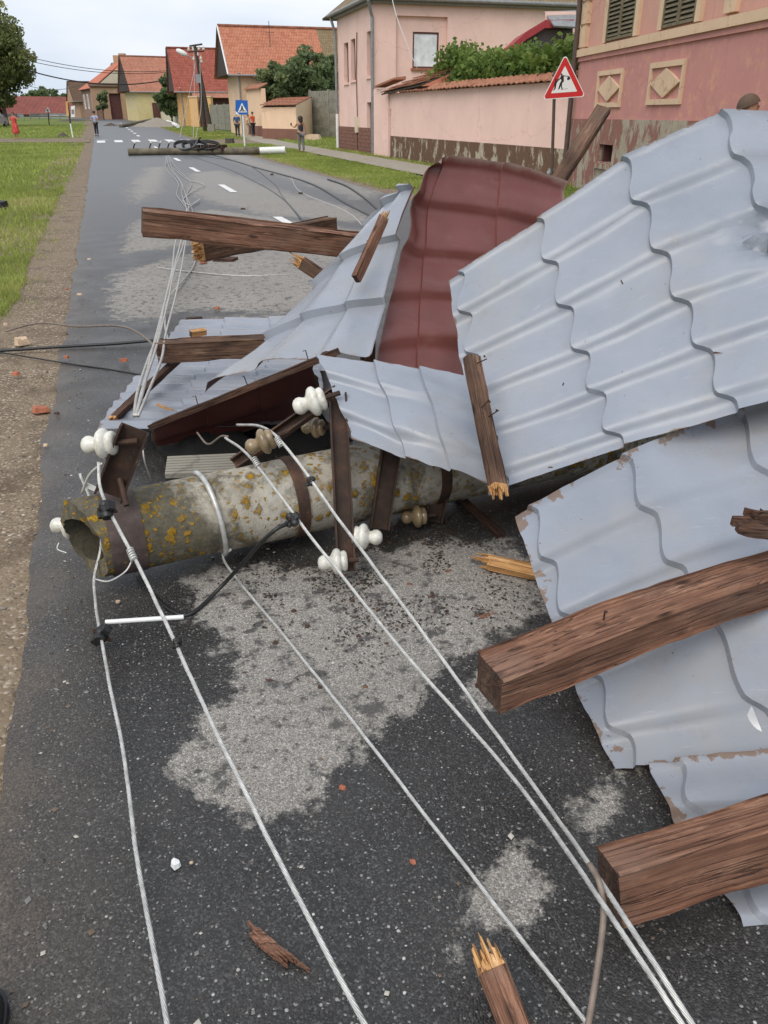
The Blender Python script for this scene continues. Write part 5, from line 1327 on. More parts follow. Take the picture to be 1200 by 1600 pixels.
beam('batten', 'upright charred batten nailed at the seam of the large sheet', PP(737,558,3.16), PP(778,762,2.94), .062, .045, -25, 'wood_brown', ('cut', 'torn'), seed=19, splint=.04, nails=3, rough=.004)
beam('batten', 'dark batten along the raised front edge of the roof', PP(236,667,4.10), PP(527,550,3.54), .05, .030, 0, 'wood_dark', seed=20, nails=3, rough=.004)
beam('batten', 'dark plank leaning up behind the curled brown sheet', PP(835,338,5.25), PP(944,170,5.35), .10, .05, 20, 'wood_brown', seed=21)
beam('batten', 'dark charred stick on the road beside the pole brackets', gp(713,775,.03), gp(783,840,.03), .045, .04, 0, 'wood_dark', seed=22)
beam('batten', 'torn batten with bright split face at the low sheet edge', gp(765,878,.06), gp(880,905,.06), .06, .035, 20, 'wood_fresh', ('torn', 'cut'), seed=23, splint=.06, rough=.008)
beam('wood_block', 'small orange wood block on the flat sheet', gp(298,522,.16), gp(321,518,.16), .05, .05, 10, 'wood_fresh', seed=24, cat='block')
beam('wood_block', 'short dark wood piece on the road under the broken beam', gp(337,406,.03), gp(368,407,.03), .2, .06, 0, 'wood_dark', seed=26, cat='block')
beam('wood_block', 'thin dark sliver on the asphalt before the flat sheet', gp(291,500,.03), gp(316,498,.03), .05, .04, 0, 'wood_dark', seed=27, cat='block')
# hidden carpentry still nailed under the sheets
for i, (a, b) in enumerate((((1.18,3.70,1.46), (1.34,4.75,.08)), ((2.05,3.72,1.52), (2.25,4.75,.08)))):
    beam('rafter', ('first', 'second')[i]+' rafter propping the large leaning sheet from behind', a, b, .08, .12, 0, 'wood_brown', seed=30+i)
beam('rafter', 'rafter propping the curled brown sheet from behind', PP(760,330,4.78), (.95,5.7,.08), .08, .12, 0, 'wood_brown', seed=33)
beam('rafter', 'post under the long notched beam behind the grey slope', PP(575,402,5.02), (-.12,5.55,.0), .10, .10, 0, 'wood_brown', seed=34)
beam('purlin', 'purlin lying under the large sheet above the pole', (.55,3.05,.50), (2.5,3.0,1.05), .06, .08, 0, 'wood_dark', seed=35)
# bark and splinters
def splinter(name, label, p0, p1, w, mat, seed, h=.012, cat='splinter', group=None):
    rg = random.Random(seed); p0, p1 = Vector(p0), Vector(p1); d = (p1-p0); L = d.length; d.normalize(); s = d.cross(UP).normalized(); m = MB(); n = 9
    for k in range(4):
        vs = []; o = (k-1.5)*w*.25; a0 = rg.uniform(0, .25); a1 = rg.uniform(.7, 1)
        for i in range(n+1):
            t = a0+(a1-a0)*i/n; ww = w*.16*(math.sin(math.pi*min(1, .12+i/n*.95))**.6)+.0008; c = p0+d*L*t+s*(o+w*.25*math.sin(t*3)+rg.uniform(-1,1)*w*.03)+UP*(h*(.6+.5*rg.random())+abs(o)*-.2)
            vs += [c-s*ww-UP*h*.5, c+s*ww-UP*h*.5, c+s*ww*.7+UP*h*.5, c-s*ww*.7+UP*h*.5]
        fs = []
        for i in range(n):
            for q in range(4): fs.append((i*4+q, i*4+(q+1) % 4, (i+1)*4+(q+1) % 4, (i+1)*4+q))
        fs += [(3,2,1,0), (n*4, n*4+1, n*4+2, n*4+3)]; m.add(vs, fs)
    return tag(m.build(name, MT[mat], None, (p0+p1)/2), label, cat, group)
splinter('wood_splinter', 'long reddish bark splinter lying alone on the dark asphalt', gp(376,1437,.012), gp(482,1526,.012), .026, 'wood_red', 2)
splinter('wood_splinter', 'small red splinter on the dry patch near the beam', gp(742,972,.01), gp(775,956,.01), .035, 'wood_red', 3)
splinter('wood_splinter', 'rotten dark wood chunk on top of the thick beam', PP(1140,826,2.38), PP(1290,846,2.42), .085, 'wood_dark', 4, .03)
splinter('straw', 'pale straw on the low grey sheet', PP(1096,828,2.70), PP(1114,810,2.72), .006, 'wood_fresh', 6, .003)
splinter('wood_splinter', 'yellow splinter sticking across the left flat sheet', gp(245,632,.22), gp(270,642,.22), .02, 'wood_fresh', 8, .006)

splinter('wood_splinter', 'second rotten dark splinter beside the chunk on the thick beam', PP(1150,806,2.40), PP(1290,830,2.44), .05, 'wood_dark', 44, .025)
def torn_strip():
    a = [PP(1142,1072,2.39), PP(1152,1105,2.34), PP(1166,1135,2.30), PP(1186,1160,2.27), PP(1215,1190,2.23)]; P = catmull(a, 6); m = MB(); n = len(P)
    for i, p in enumerate(P):
        t = i/(n-1); w = (.030*math.sin(math.pi*min(1, .15+t*.8))+.004); s = Vector((.9, .25, .35+.5*math.sin(t*5)))*w
        m.v += [p-s, p+s*.2+UP*.010*math.sin(t*9), p+s, p+s-UP*.0015, p+s*.2+UP*(.010*math.sin(t*9)-.0015), p-s-UP*.0015]
    for i in range(n-1):
        for k in range(6): m.f.append([i*6+k, i*6+(k+1) % 6, i*6+6+(k+1) % 6, i*6+6+k]); m.m.append(1 if k == 0 else 0)
    tag(m.build('torn_strip', [MT['metal_lt'], MT['rustwire']], None, P[n//2], smooth=60), 'curled torn metal strip with rusty face on the low sheet', 'metal strip')
torn_strip()

# ------------------------------------------------------------------ fallen concrete pole with its crossarms
TIP = gp(118, 846, .225); FAR = gp(640, 738, .235)
PD = (FAR-TIP).normalized(); PS = PD.cross(UP).normalized(); PU_ = PS.cross(PD).normalized()    # PS points to the viewer's side
POLE = thing('fallen_power_pole', (TIP.x, TIP.y, .06), 'thick lichen covered concrete pole lying across the road', 'pole')
def pole_r(x): return .160+.009*x
def make_pole():
    n = 40; L = 4.3; xs = [0, .03, .06, .1]+[.1+.06*i for i in range(1, 71)]; v = []; f = []; m = MB()
    def rad(x, a): return pole_r(x)+mnoise.noise(Vector((x*5, math.cos(a)*1.5, math.sin(a)*1.5)))*.004
    def endx(a, inner=False):      # ragged oblique break
        return .030+.056*math.cos(a)+.014*math.sin(a)+.010*mnoise.noise(Vector((math.cos(a)*3, math.sin(a)*3, 1)))+.012*mnoise.noise(Vector((math.cos(a)*9, math.sin(a)*9, 4 if inner else 1)))
    rows = []
    for x in xs:
        row = []
        for k in range(n):
            a = 2*math.pi*k/n; xx = x+(endx(a))*max(0, 1-x/.25); r = rad(x, a); row.append(len(m.v)); m.v.append(Vector((xx, math.cos(a)*r, math.sin(a)*r)))
        rows.append(row)
    inn = []
    for x, rr in ((0, .092), (.12, .084), (.5, .08), (1.2, .08)):
        row = []
        for k in range(n):
            a = 2*math.pi*k/n; xx = x+(endx(a, True))*max(0, 1-x/.25); r = rr+.006*mnoise.noise(Vector((math.cos(a)*4, math.sin(a)*4, x*5))); row.append(len(m.v)); m.v.append(Vector((xx, math.cos(a)*r, math.sin(a)*r)))
        inn.append(row)
    def band(r0, r1, mi=0):
        for k in range(n): m.f.append([r0[k], r0[(k+1) % n], r1[(k+1) % n], r1[k]]); m.m.append(mi)
    for i in range(len(rows)-1): band(rows[i], rows[i+1])
    band(inn[0], rows[0])
    for i in range(len(inn)-1): band(inn[i+1], inn[i], 1)
    m.f.append(inn[-1]); m.m.append(1); m.f.append(rows[-1]); m.m.append(0)
    o = m.build('shaft', [MT['concrete_pole'], MT['pole_inside']], POLE, (0,0,0), smooth=60)
    M = Matrix((PD, PS, -PU_)).transposed() if Matrix((PD, PS, -PU_)).determinant() > 0 else Matrix((PD, PS, PU_)).transposed()
    o.rotation_euler = M.to_euler(); o.location = TIP-POLE.location
make_pole()
def px_on(x, side=0, up=0): return TIP+PD*x+PS*side+PU_*up
def ring(x, w, t, mat, name='band', a0=0, a1=360):
    m = MB(); n = 44; vs = []; 
    for k in range(n+1):
        a = R(a0+(a1-a0)*k/n); d = PS*math.cos(a)+PU_*math.sin(a)
        for xx, rr in ((-w/2, 0), (w/2, 0), (w/2, t), (-w/2, t)): vs.append(px_on(x+xx)+d*(pole_r(x+xx)+rr+.002))
    fs = []
    for k in range(n):
        for q in range(4): fs.append((k*4+q, k*4+(q+1) % 4, k*4+4+(q+1) % 4, k*4+4+q))
    m.add(vs, fs); return m.build(name, MT[mat], POLE, smooth=40)
ring(.175, .13, .003, 'pole_sleeve', 'sleeve'); ring(.88, .05, .006, 'rust'); ring(1.55, .05, .006, 'rust_dark')
def channel(p0, p1, w, d, th, face, mat='rust', name='crossarm', parent=POLE):
    """U section from p0 to p1, opening towards face"""
    p0, p1 = Vector(p0), Vector(p1); X = (p1-p0).normalized(); Z = (Vector(face)-X*Vector(face).dot(X)).normalized(); Y = Z.cross(X); m = MB()
    def bar(y0, y1, z0, z1):
        m.hexa([p+Y*a+Z*b for p, a, b in ((p0,y0,z0),(p1,y0,z0),(p1,y1,z0),(p0,y1,z0),(p0,y0,z1),(p1,y0,z1),(p1,y1,z1),(p0,y1,z1))])
    bar(-w/2, w/2, 0, th); bar(-w/2, -w/2+th, th, d); bar(w/2-th, w/2, th, d)
    return m.build(name, MT[mat], parent)
INS = [(.0,.122),(.016,.120),(.027,.112),(.033,.100),(.033,.088),(.027,.076),(.025,.068),(.034,.062),(.050,.054),(.057,.043),(.057,.033),(.050,.025),(.042,.020),(.044,.014),(.045,.006),(.040,-.002),(.026,-.006),(.0,-.006)]
def insulator(base, axis, mat='porcelain', k=1.0, stem=.06):
    base = Vector(base); ax = Vector(axis).normalized(); m = MB(); m.lathe([(r*k, h*k) for r, h in INS], base, ax, 24)
    o = m.build('insulator', MT[mat], POLE, smooth=70)
    MB().tube([base-ax*stem, base+ax*.004], .011, 8).build('pin', MT['rust_dark'], o)
    return o
# near channel bracket standing up from the tip band
q0, q1 = PP(172,772,2.99), PP(212,668,2.92)
channel(q0, q1, .105, .055, .008, Vector((.35,-.5,.6)), 'rust_dark'); 
MB().tube([PP(187,748,2.95), PP(198,790,2.92)], .011, 8).build('bolt', MT['rust'], POLE)
insulator(PP(178,692,2.90), (-1,.05,-.10), stem=.09)
insulator(PP(124,822,3.28), (-1,.1,-.02), stem=.1)
# second diagonal arm with two insulators
channel(PP(368,728,3.34), PP(530,614,3.36), .05, .045, .007, Vector((.2,-.6,.7)), 'rust')
insulator(PP(426,684,3.20), (-1,-.25,-.35), 'porcelain_brown', .95, .07); insulator(PP(506,622,3.24), (-1,-.2,-.28), 'porcelain', 1.08, .07)
insulator(PP(505,668,3.42), (-1,.2,-.1), 'porcelain_brown', .8, .06)
# vertical arm crossing in front of the pole
channel(PP(527,618,3.30), PP(541,893,3.17), .075, .04, .008, Vector((.1,-1,.1)), 'rust_dark')
insulator(PP(541,876,3.13), (-1,-.1,-.05), 'porcelain', .92, .05); insulator(PP(553,838,3.20), (1,-.1,.0), 'porcelain', .95, .05)
channel(PP(612,690,3.38), PP(592,826,3.40), .085, .03, .008, Vector((.1,-1,.2)), 'rust_dark'); channel(PP(700,700,3.62), PP(675,815,3.62), .085, .03, .008, Vector((.1,-1,.2)), 'rust_dark')
insulator(PP(664,806,3.56), (-1,-.2,0), 'porcelain_brown', .9, .05)
# pale cable strapped once round the pole
def loop(x0, x1, r, mat):
    P = []
    for k in range(21):
        a = R(118-k*10.5); x = x0+(x1-x0)*k/20; P.append(px_on(x)+(PS*math.cos(a)+PU_*math.sin(a))*(pole_r(x)+r))
    return P
MB().tube(loop(.50, .56, .011, ''), .011, 8).build('strap', MT['alu'], POLE, smooth=180)
# moss-dark ribbed offcut behind the pole
def ribbed():
    T = thing('ribbed_offcut', gp(300,728,.0), 'small ribbed pale grey panel behind the concrete pole', 'panel'); P0 = gp(258,744,.12); e = Vector((1,.12,0)).normalized(); b = Vector((-.01,.10,.035))
    for i in range(7):
        p = P0+b*i*.18; q = p+e*.34; m = MB(); m.hexa([p, q, q+b*.13, p+b*.13, p+UP*.012, q+UP*.012, q+UP*.012+b*.13, p+UP*.012+b*.13]); m.build('rib', MT['grey_concrete'], T)
    p = P0-UP*.012; MB().hexa([p, p+e*.34, p+e*.34+b*1.25, p+b*1.25, p+UP*.01, p+e*.34+UP*.01, p+e*.34+b*1.25+UP*.01, p+b*1.25+UP*.01]).build('back', MT['grey_concrete'], T)
    MB().hexa([p-UP*(p.z-.0), p+e*.34-UP*(p.z), p+e*.34+b*1.25-UP*(p.z+b.z*1.25), p+b*1.25-UP*(p.z+b.z*1.25), p, p+e*.34, p+e*.34+b*1.25, p+b*1.25]).build('core', MT['shutter_dark'], T)
ribbed()
def shade_fill(label, x, y, r, h, seed):  # added black heap, stands in for the shade under the raised roof edge
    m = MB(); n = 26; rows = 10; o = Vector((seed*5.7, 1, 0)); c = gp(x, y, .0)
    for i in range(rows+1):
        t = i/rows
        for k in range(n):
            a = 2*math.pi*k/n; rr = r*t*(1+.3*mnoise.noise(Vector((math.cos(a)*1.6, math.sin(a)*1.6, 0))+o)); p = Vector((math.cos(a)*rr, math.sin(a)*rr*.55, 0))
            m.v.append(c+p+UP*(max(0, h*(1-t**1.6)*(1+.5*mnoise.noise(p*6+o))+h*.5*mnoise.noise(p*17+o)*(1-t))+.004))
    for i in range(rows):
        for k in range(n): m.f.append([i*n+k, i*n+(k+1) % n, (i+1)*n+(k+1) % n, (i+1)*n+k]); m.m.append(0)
    tag(m.build('shade_heap', MT['shade_fill'], None, c, smooth=50), label, 'roofing felt')
shade_fill('added black heap standing in for shade in the hollow behind the ribbed offcut', 335, 706, .34, .16, 1)
shade_fill('added black heap standing in for shade in the hollow behind the diagonal crossarm', 452, 690, .36, .20, 2)
# ------------------------------------------------------------------ cables
def strand(m, pts, r, n=6, pitch=.11, seg=10):
    """laid conductor: outer wires twisted round a core"""
    P = catmull(pts, seg); P = [p+Vector((mnoise.noise(p*4.0), mnoise.noise(p*4.0+Vector((9,0,0))), .5*mnoise.noise(p*5.0+Vector((0,9,0)))))*.0022+Vector((mnoise.noise(p*15), mnoise.noise(p*15+Vector((3,0,0))), 0))*.0016 for p in P]; cum = [0]
    for i in range(1, len(P)): cum.append(cum[-1]+(P[i]-P[i-1]).length)
    L = cum[-1]; N = max(8, int(L/.016)); Q = []; j = 0
    for i in range(N+1):
        d = L*i/N
        while j < len(P)-2 and cum[j+1] < d: j += 1
        t = (d-cum[j])/max(1e-9, cum[j+1]-cum[j]); Q.append(P[j].lerp(P[j+1], min(1, t)))
    fr = []; up = UP.copy()
    for i, p in enumerate(Q):
        t = (Q[min(i+1, N)]-Q[max(i-1, 0)]).normalized(); x = t.cross(up)
        if x.length < 1e-4: x = t.orthogonal()
        x.normalize(); y = x.cross(t).normalized(); up = y; fr.append((x, y))
    for k in range(n):
        pp = []
        for i, p in enumerate(Q):
            a = 2*math.pi*(L*i/N/pitch)+2*math.pi*k/n; x, y = fr[i]; pp.append(p+(x*math.cos(a)+y*math.sin(a))*r*.62)
        m.tube(pp, r*.40, 5)
    return m
def cable(name, label, pts, r, mat, laid=False, cat='cable', group=None, n=7, seg=10, pitch=.11):
    m = MB()
    if laid: strand(m, pts, r, seg=seg, pitch=pitch)
    else: m.tube(catmull(pts, seg), r, n)
    o0 = Vector(pts[len(pts)//2]); return tag(m.build(name, MT[mat], None, o0, smooth=180, fix=False), label, cat, group)
Z = lambda x, y, z: gp(x, y, z)
W1 = [PP(122,775,3.05)+Vector((-.02,.1,.05)), PP(138,860,3.0)+Vector((0,.15,0)), Z(147,914,.10), Z(160,1010,.07), Z(190,1160,.06), Z(218,1360,.06), Z(262,1605,.06), Z(300,1800,.05)]
W2 = [PP(154,722,2.88), PP(156,760,2.86), PP(172,800,2.76), PP(215,882,2.60), PP(272,1000,2.40), Z(332,1132,.22), Z(430,1332,.15), Z(572,1604,.10), Z(680,1800,.06)]
W3 = [px_on(.56, .155, -.10), Z(352,880,.06), Z(450,1001,.035), Z(570,1152,.035), Z(720,1345,.035), Z(914,1594,.035), Z(1040,1760,.03)]
W4 = [PP(352,684,3.45), PP(392,716,3.22), PP(470,818,2.92), Z(560,932,.24), Z(640,1030,.18), Z(800,1213,.13), Z(960,1440,.25), Z(1068,1604,.22), Z(1180,1790,.06)]
W5 = [PP(370,664,3.55), PP(412,668,3.26), PP(450,702,3.08), PP(530,812,2.86), Z(640,960,.27), Z(720,1070,.20), Z(850,1250,.14), Z(980,1440,.26), Z(1084,1604,.22), Z(1200,1790,.06)]
cable('power_cable', 'twisted aluminium cable running under the white plastic rod past the black clamp', W1, .0060, 'alu', True)
cable('power_cable', 'twisted aluminium cable tied to the pole tip with white ends', W2, .0064, 'alu', True)
cable('power_cable', 'single thin aluminium cable from the strap round the pole', W3, .0055, 'alu', True)
cable('power_cable', 'lower of two close aluminium cables from the stained insulator', W4, .0060, 'alu', True)
cable('power_cable', 'upper of two close aluminium cables with a twisted clamp', W5, .0060, 'alu', True)
# fallen chips resting on the sheets
for i, (x, y, t, s_) in enumerate(((972,441,3.24,.010), (946,507,3.22,.007), (1122,552,2.97,.012), (1036,490,3.14,.006), (1088,238,3.34,.010), (1150,590,2.92,.008), (880,600,3.14,.006), (1060,826,2.74,.009), (948,866,2.74,.006), (1005,1100,2.44,.007), (1052,1098,2.42,.008), (1018,1162,2.33,.006), (1150,1120,2.36,.008), (1085,1010,2.50,.006), (1100,1225,2.14,.007), (560,600,3.32,.006), (860,730,2.98,.006))):
    rg = random.Random(300+i); c = PP(x, y, t); m = MB(); a = rg.random()*3; ca, sa = math.cos(a), math.sin(a)
    e1 = Vector((ca, sa*.4, sa*.5))*s_*1.6; e2 = Vector((-sa*.5, ca*.5, .3))*s_*.7; e3 = Vector((-.4,-.6,.7))*s_*.5
    m.hexa([c-e1-e2-e3, c+e1-e2*.6-e3, c+e1*.8+e2-e3, c-e1*.9+e2*.7-e3, c-e1*.7-e2+e3, c+e1*.9-e2*.5+e3, c+e1*.6+e2*.8+e3, c-e1+e2*.5+e3])
    tag(m.build('wood_chip', MT[('wood_dark', 'wood_red', 'brick')[i % 3]], None, c), 'tiny wood or brick chip stuck on the grey roof sheets', 'chip', 'chips on the roof sheets')
def wrap(name, label, c, axis, r, mat, turns=5, wd=.05, parent=None):
    m = MB(); ax = Vector(axis).normalized(); x = ax.orthogonal().normalized(); y = ax.cross(x); P = []
    for i in range(turns*12+1):
        a = 2*math.pi*i/12; P.append(Vector(c)+ax*wd*(i/(turns*12)-.5)+(x*math.cos(a)+y*math.sin(a))*r)
    m.tube(P, .003, 5); return tag(m.build(name, MT[mat], None, c, smooth=180), label, 'tie wire')
def clamp(name, label, c, axis, k=1.0):
    k *= .78
    T = thing(name, c, label, 'clamp'); c = Vector(c); ax = Vector(axis).normalized(); x = ax.orthogonal().normalized(); y = ax.cross(x)
    m = MB(); m.lathe([(0,-.035*k),(.02*k,-.035*k),(.026*k,-.02*k),(.022*k,-.012*k),(.028*k,0),(.022*k,.012*k),(.026*k,.02*k),(.02*k,.035*k),(0,.035*k)], c, ax, 10); m.build('body', MT['black'], T, smooth=50)
    for s in (-1, 1): MB().box(c+x*.03*k*s, (.026*k,.03*k,.034*k), Matrix((x, y, ax)).transposed()).build('jaw', MT['black'], T)
    MB().tube([c-y*.035*k, c+y*.045*k], .007*k, 6).build('bolt', MT['rust_dark'], T)
clamp('cable_clamp', 'black clamp on the cable near the pole tip', PP(166,797,2.75), (.2,-.5,-.4), 1.15)
clamp('cable_clamp', 'frayed black clamp at the end of the white plastic rod', Z(158,992,.075), (.1,-1,-.1), 1.2)
clamp('cable_clamp', 'black clamp joining the black tail on the pole side', PP(457,812,2.92), (.5,-.5,-.4), .9)
clamp('cable_clamp', 'small dark clamp on the upper close cable', PP(485,752,2.98), (.4,-.5,-.4), .6)
clamp('cable_clamp', 'little bolt clamp on the cable right of the white rod', PP(276,1005,2.38), (.4,-.9,-.4), .55)
for i, (x, y, t, lb) in enumerate(((206,866,2.62,'pale tie wire on the cable at the pole tip'), (436,690,3.12,'pale tie wire at the top of the upper close cable'), (400,722,3.18,'pale tie wire below the stained insulator'))):
    wrap('tie_wire', lb, PP(x,y,t), (.45,-.75,-.4), .0105, 'alu', 5, .05)
cable('tie_wire', 'loose curled white wire end below the pole tip', [PP(208,872,2.62), PP(196,893,2.60), PP(170,908,2.62), PP(148,905,2.66)], .0028, 'alu', cat='wire')
cable('tie_wire', 'bent pale wire beside the left insulator', [PP(160,724,2.90), PP(140,742,2.95), PP(128,770,3.02)], .0052, 'alu', cat='wire')
cable('tie_wire', 'small white wire hook under the hidden insulator', [PP(92,848,3.05), PP(90,858,3.04), PP(104,864,3.02)], .0028, 'alu', cat='wire')
cable('black_tail', 'black rubber cable hanging from pole to road', [PP(457,815,2.93), PP(420,836,2.90), Z(350,912,.06), Z(300,958,.015), Z(270,955,.015), Z(235,925,.012), Z(215,900,.015)], .008, 'black')
cable('tie_wire', 'thin loose dark wire under the raised roof edge', [PP(308,676,3.9), PP(325,694,3.8), PP(345,682,3.7), PP(356,682,3.5)], .005, 'rustwire', cat='wire')
cable('dark_wire', 'thin wire loop behind the near bracket', [PP(222,690,3.6), PP(226,720,3.6), PP(236,748,3.7)], .004, 'alu_dull', cat='wire')
m = MB(); m.tube([Z(165,972,.11), Z(287,964,.11)], .0085, 12); tag(m.build('plastic_rod', MT['white_plastic'], None, Z(226,968,.11), smooth=50), 'white plastic rod lying across two cables', 'rod')
cable('bent_rod', 'bent brown steel rod hanging from the near beam end', [PP(921,1350,1.72), PP(936,1378,1.68), PP(943,1420,1.66), PP(938,1480,1.62), PP(926,1560,1.56), PP(905,1680,1.48)], .0068, 'rustwire', cat='rod', n=9)
m = MB(); q = PP(140,760,3.0); m.box(q, (.045,.002,.022), Matrix.Rotation(.5, 3, 'Y')); tag(m.build('paper_tag', MT['white_plastic'], None, q), 'small white tag by the left insulator', 'tag')
# wires and cables at the left
cable('rusty_wire', 'rusty wire arching over the verge to the flat sheet', [Z(8,518,.01), Z(60,505,.05), Z(120,510,.12), PP(190,510,6.0), PP(232,532,5.4), PP(250,560,5.0)], .0085, 'rustwire', cat='wire')
cable('black_cable', 'black cable lying across the road edge', [Z(-60,551,.01), Z(0,548,.012), Z(110,541,.02), Z(180,537,.03), Z(262,530,.05)], .013, 'black')
cable('black_wire', 'thin black wire across the asphalt left of the sheets', [Z(0,551,.01), Z(15,553,.006), Z(100,567,.008), Z(170,577,.008), Z(222,586,.012)], .006, 'black', cat='wire')
def bundle(tags, seed0):
    for i, (lb, off, amp) in enumerate(tags):
        rg = random.Random(seed0+i); w = lambda x, y, z: Z(x+off*1.0+rg.uniform(-amp, amp), y, z)
        pts = [w(262,243,.25), w(266,262,.06), w(283,285,.05), w(286,305,.05), w(292,330,.06), w(285,372,.25), w(272,420,.30), w(262,470,.35), w(250,520,.40), w(238,560,.42), w(222,610,.45), PP(212+off*.5,650,3.8)]
        cable('slack_wire', lb, pts, .0085, 'alu_dull', cat='wire', n=6, seg=8)
bundle([('slack grey wire along the road beneath the long beam, looping widest', -5, 6), ('slack grey wire straightest of the bundle along the road', 2, 2), ('slack pale wire in the road bundle tangled near the fallen far pole', 8, 7), ('slack pale wire sagging over the flat sheets to the pole bracket', -1, 5)], 70)
cable('slack_wire', 'grey wire loop peeling off the road bundle', [Z(270,262,.05), Z(292,280,.05), Z(318,288,.08), Z(300,300,.06), Z(286,312,.05), Z(296,320,.05), Z(312,312,.08), Z(292,328,.06), Z(288,345,.05)], .010, 'alu_dull', cat='wire', n=6)
cable('slack_wire', 'pale wire lying crosswise on the road under the broken beam', [Z(245,418,.02), Z(300,425,.03), Z(380,431,.03), Z(480,428,.02)], .010, 'alu_dull', cat='wire', n=6)
cable('slack_wire', 'pale wire curling below the broken beam end', [Z(308,398,.05), Z(300,420,.04), Z(280,445,.05), Z(262,470,.06), Z(258,505,.06), Z(262,530,.10)], .009, 'alu_dull', cat='wire', n=6)
for i, (pts, r, lb) in enumerate((([(285,238),(330,242),(400,262),(480,285),(540,318),(592,345)], .026, 'thick black cable dragged across the right lane'), ([(300,245),(350,262),(400,285),(440,310),(478,350)], .018, 'black cable curving towards the long beam'), ([(310,243),(380,255),(425,285),(440,305),(470,345)], .012, 'thin black wire beside the curving cable'), ([(455,278),(470,300),(540,330),(575,362)], .012, 'thin grey wire across the right lane'), ([(512,280),(540,290),(570,310),(598,335)], .022, 'frayed black branch like cable by the grass edge'))):
    cable('fallen_cable', lb, [Z(x, y, .03) for x, y in pts], r, 'black' if i != 3 else 'alu_dull', n=6)

# ------------------------------------------------------------------ bits of brick, tile and stone
def chunk(name, label, c, size, mat, seed, flat=.5, cat='fragment', group=None):
    rg = random.Random(seed); m = MB(); n = 7; c = Vector(c)
    lo = []; hi = []
    for k in range(n):
        a = 2*math.pi*k/n+rg.uniform(-.25,.25); r = size*rg.uniform(.65,1.15); lo.append(c+Vector((math.cos(a)*r, math.sin(a)*r*.8, -.1*size))); hi.append(c+Vector((math.cos(a)*r*.8, math.sin(a)*r*.62, size*flat*rg.uniform(.75,1.15))))
    b = len(m.v); m.v += lo+hi
    for k in range(n): m.f.append([k, (k+1) % n, n+(k+1) % n, n+k]); m.m.append(0)
    m.f.append(list(range(n))[::-1]); m.m.append(0); m.v.append(c+UP*size*flat*1.1)
    for k in range(n): m.f.append([n+k, n+(k+1) % n, 2*n]); m.m.append(0)
    return tag(m.build(name, MT[mat], None, c), label, cat, group)
chunk('tile_fragment', 'flat orange roof tile shard on the verge', Z(61,641,.0), .075, 'brick', 1, .3)
chunk('brick_fragment', 'pale orange brick lump beside the black cable', Z(33,537,.0), .065, 'brick_pale', 2, .8)
chunk('stone', 'white shell like stone on the dark asphalt', Z(275,1351,.015), .019, 'white_paint', 4, .6, 'stone')
for i, (x, y, s, mt) in enumerate(((25,588,.04,'brick'), (105,566,.03,'brick'), (195,571,.04,'brick'), (340,488,.035,'brick'), (125,466,.03,'brick_pale'), (105,458,.025,'brick'), (318,415,.05,'brick'), (420,515,.04,'brick'), (305,398,.05,'brick_pale'), (90,650,.02,'wood_dark'), (72,700,.02,'brick_pale'), (10,510,.03,'brick_pale'), (140,410,.03,'brick_pale'), (535,1237,.012,'brick'), (645,1354,.011,'brick'), (185,946,.012,'brick_pale'), (300,1355,.006,'brick_pale'), (590,860,.018,'wood_dark'), (640,920,.016,'wood_red'), (675,940,.018,'wood_dark'), (560,1000,.012,'wood_dark'), (716,960,.014,'wood_dark'), (430,1010,.012,'wood_dark'), (480,985,.013,'wood_dark'), (570,1080,.012,'wood_red'), (610,905,.014,'wood_dark'), (540,905,.013,'wood_red'), (460,960,.012,'wood_dark'), (650,885,.014,'wood_dark'), (700,900,.02,'wood_red'), (770,990,.012,'wood_dark'), (620,985,.01,'wood_red'), (500,1080,.009,'wood_dark'), (470,305,.06,'wood_dark'), (425,275,.07,'wood_dark'), (380,330,.05,'wood_dark'), (430,390,.05,'wood_red'))):
    chunk('rubble_fragment', 'small scattered crumb of brick or wood lying on the ground', Z(x, y, .0)+UP*.004+UP*(.033 if y < 600 and x > 100 else .012), s, mt, 100+i, .45, 'rubble', 'scattered rubble crumbs')
# far lumps
def heap(name, label, c, r, h, mat, seed, cat):
    m = MB(); n = 22; rows = 9; o = Vector((seed*7.3, 0, 0)); c = Vector(c)
    for i in range(rows+1):
        t = i/rows
        for k in range(n):
            a = 2*math.pi*k/n; rr = r*t*(1+.25*mnoise.noise(Vector((math.cos(a)*1.2, math.sin(a)*1.2, 0))+o)); p = Vector((math.cos(a)*rr, math.sin(a)*rr*.8, 0))
            m.v.append(c+p+UP*(h*(1-t)**1.15*(1+.3*mnoise.noise(p*1.4/r*2+o))+h*.12*mnoise.noise(p*5/r+o)-.06*t))
    for i in range(rows):
        for k in range(n): m.f.append([i*n+k, i*n+(k+1) % n, (i+1)*n+(k+1) % n, (i+1)*n+k]); m.m.append(0)
    return tag(m.build(name, MT[mat], None, c, smooth=60), label, cat)
chunk('boulder', 'pale flat rock on the grass by the chevron fence', gp(489,218), .9, 'cream_plaster' if False else 'brick_pale', 7, .35, 'stone')
heap('gravel_heap', 'grey heap of gravel beside the far road bend', gp(245,198), 3.6, .95, 'heap_gravel', 8, 'heap')
heap('earth_mound', 'dark lump of earth on the left grass', gp(99,214), .6, .35, 'bark', 9, 'mound')
chunk('tree_stump', 'dark stump on the right verge', gp(358,225), .45, 'bark', 10, .7, 'stump')
chunk('rubbish_bag', 'black bundle in the left grass', gp(0,326)-UP*.03, .22, 'black', 12, .8, 'bag')

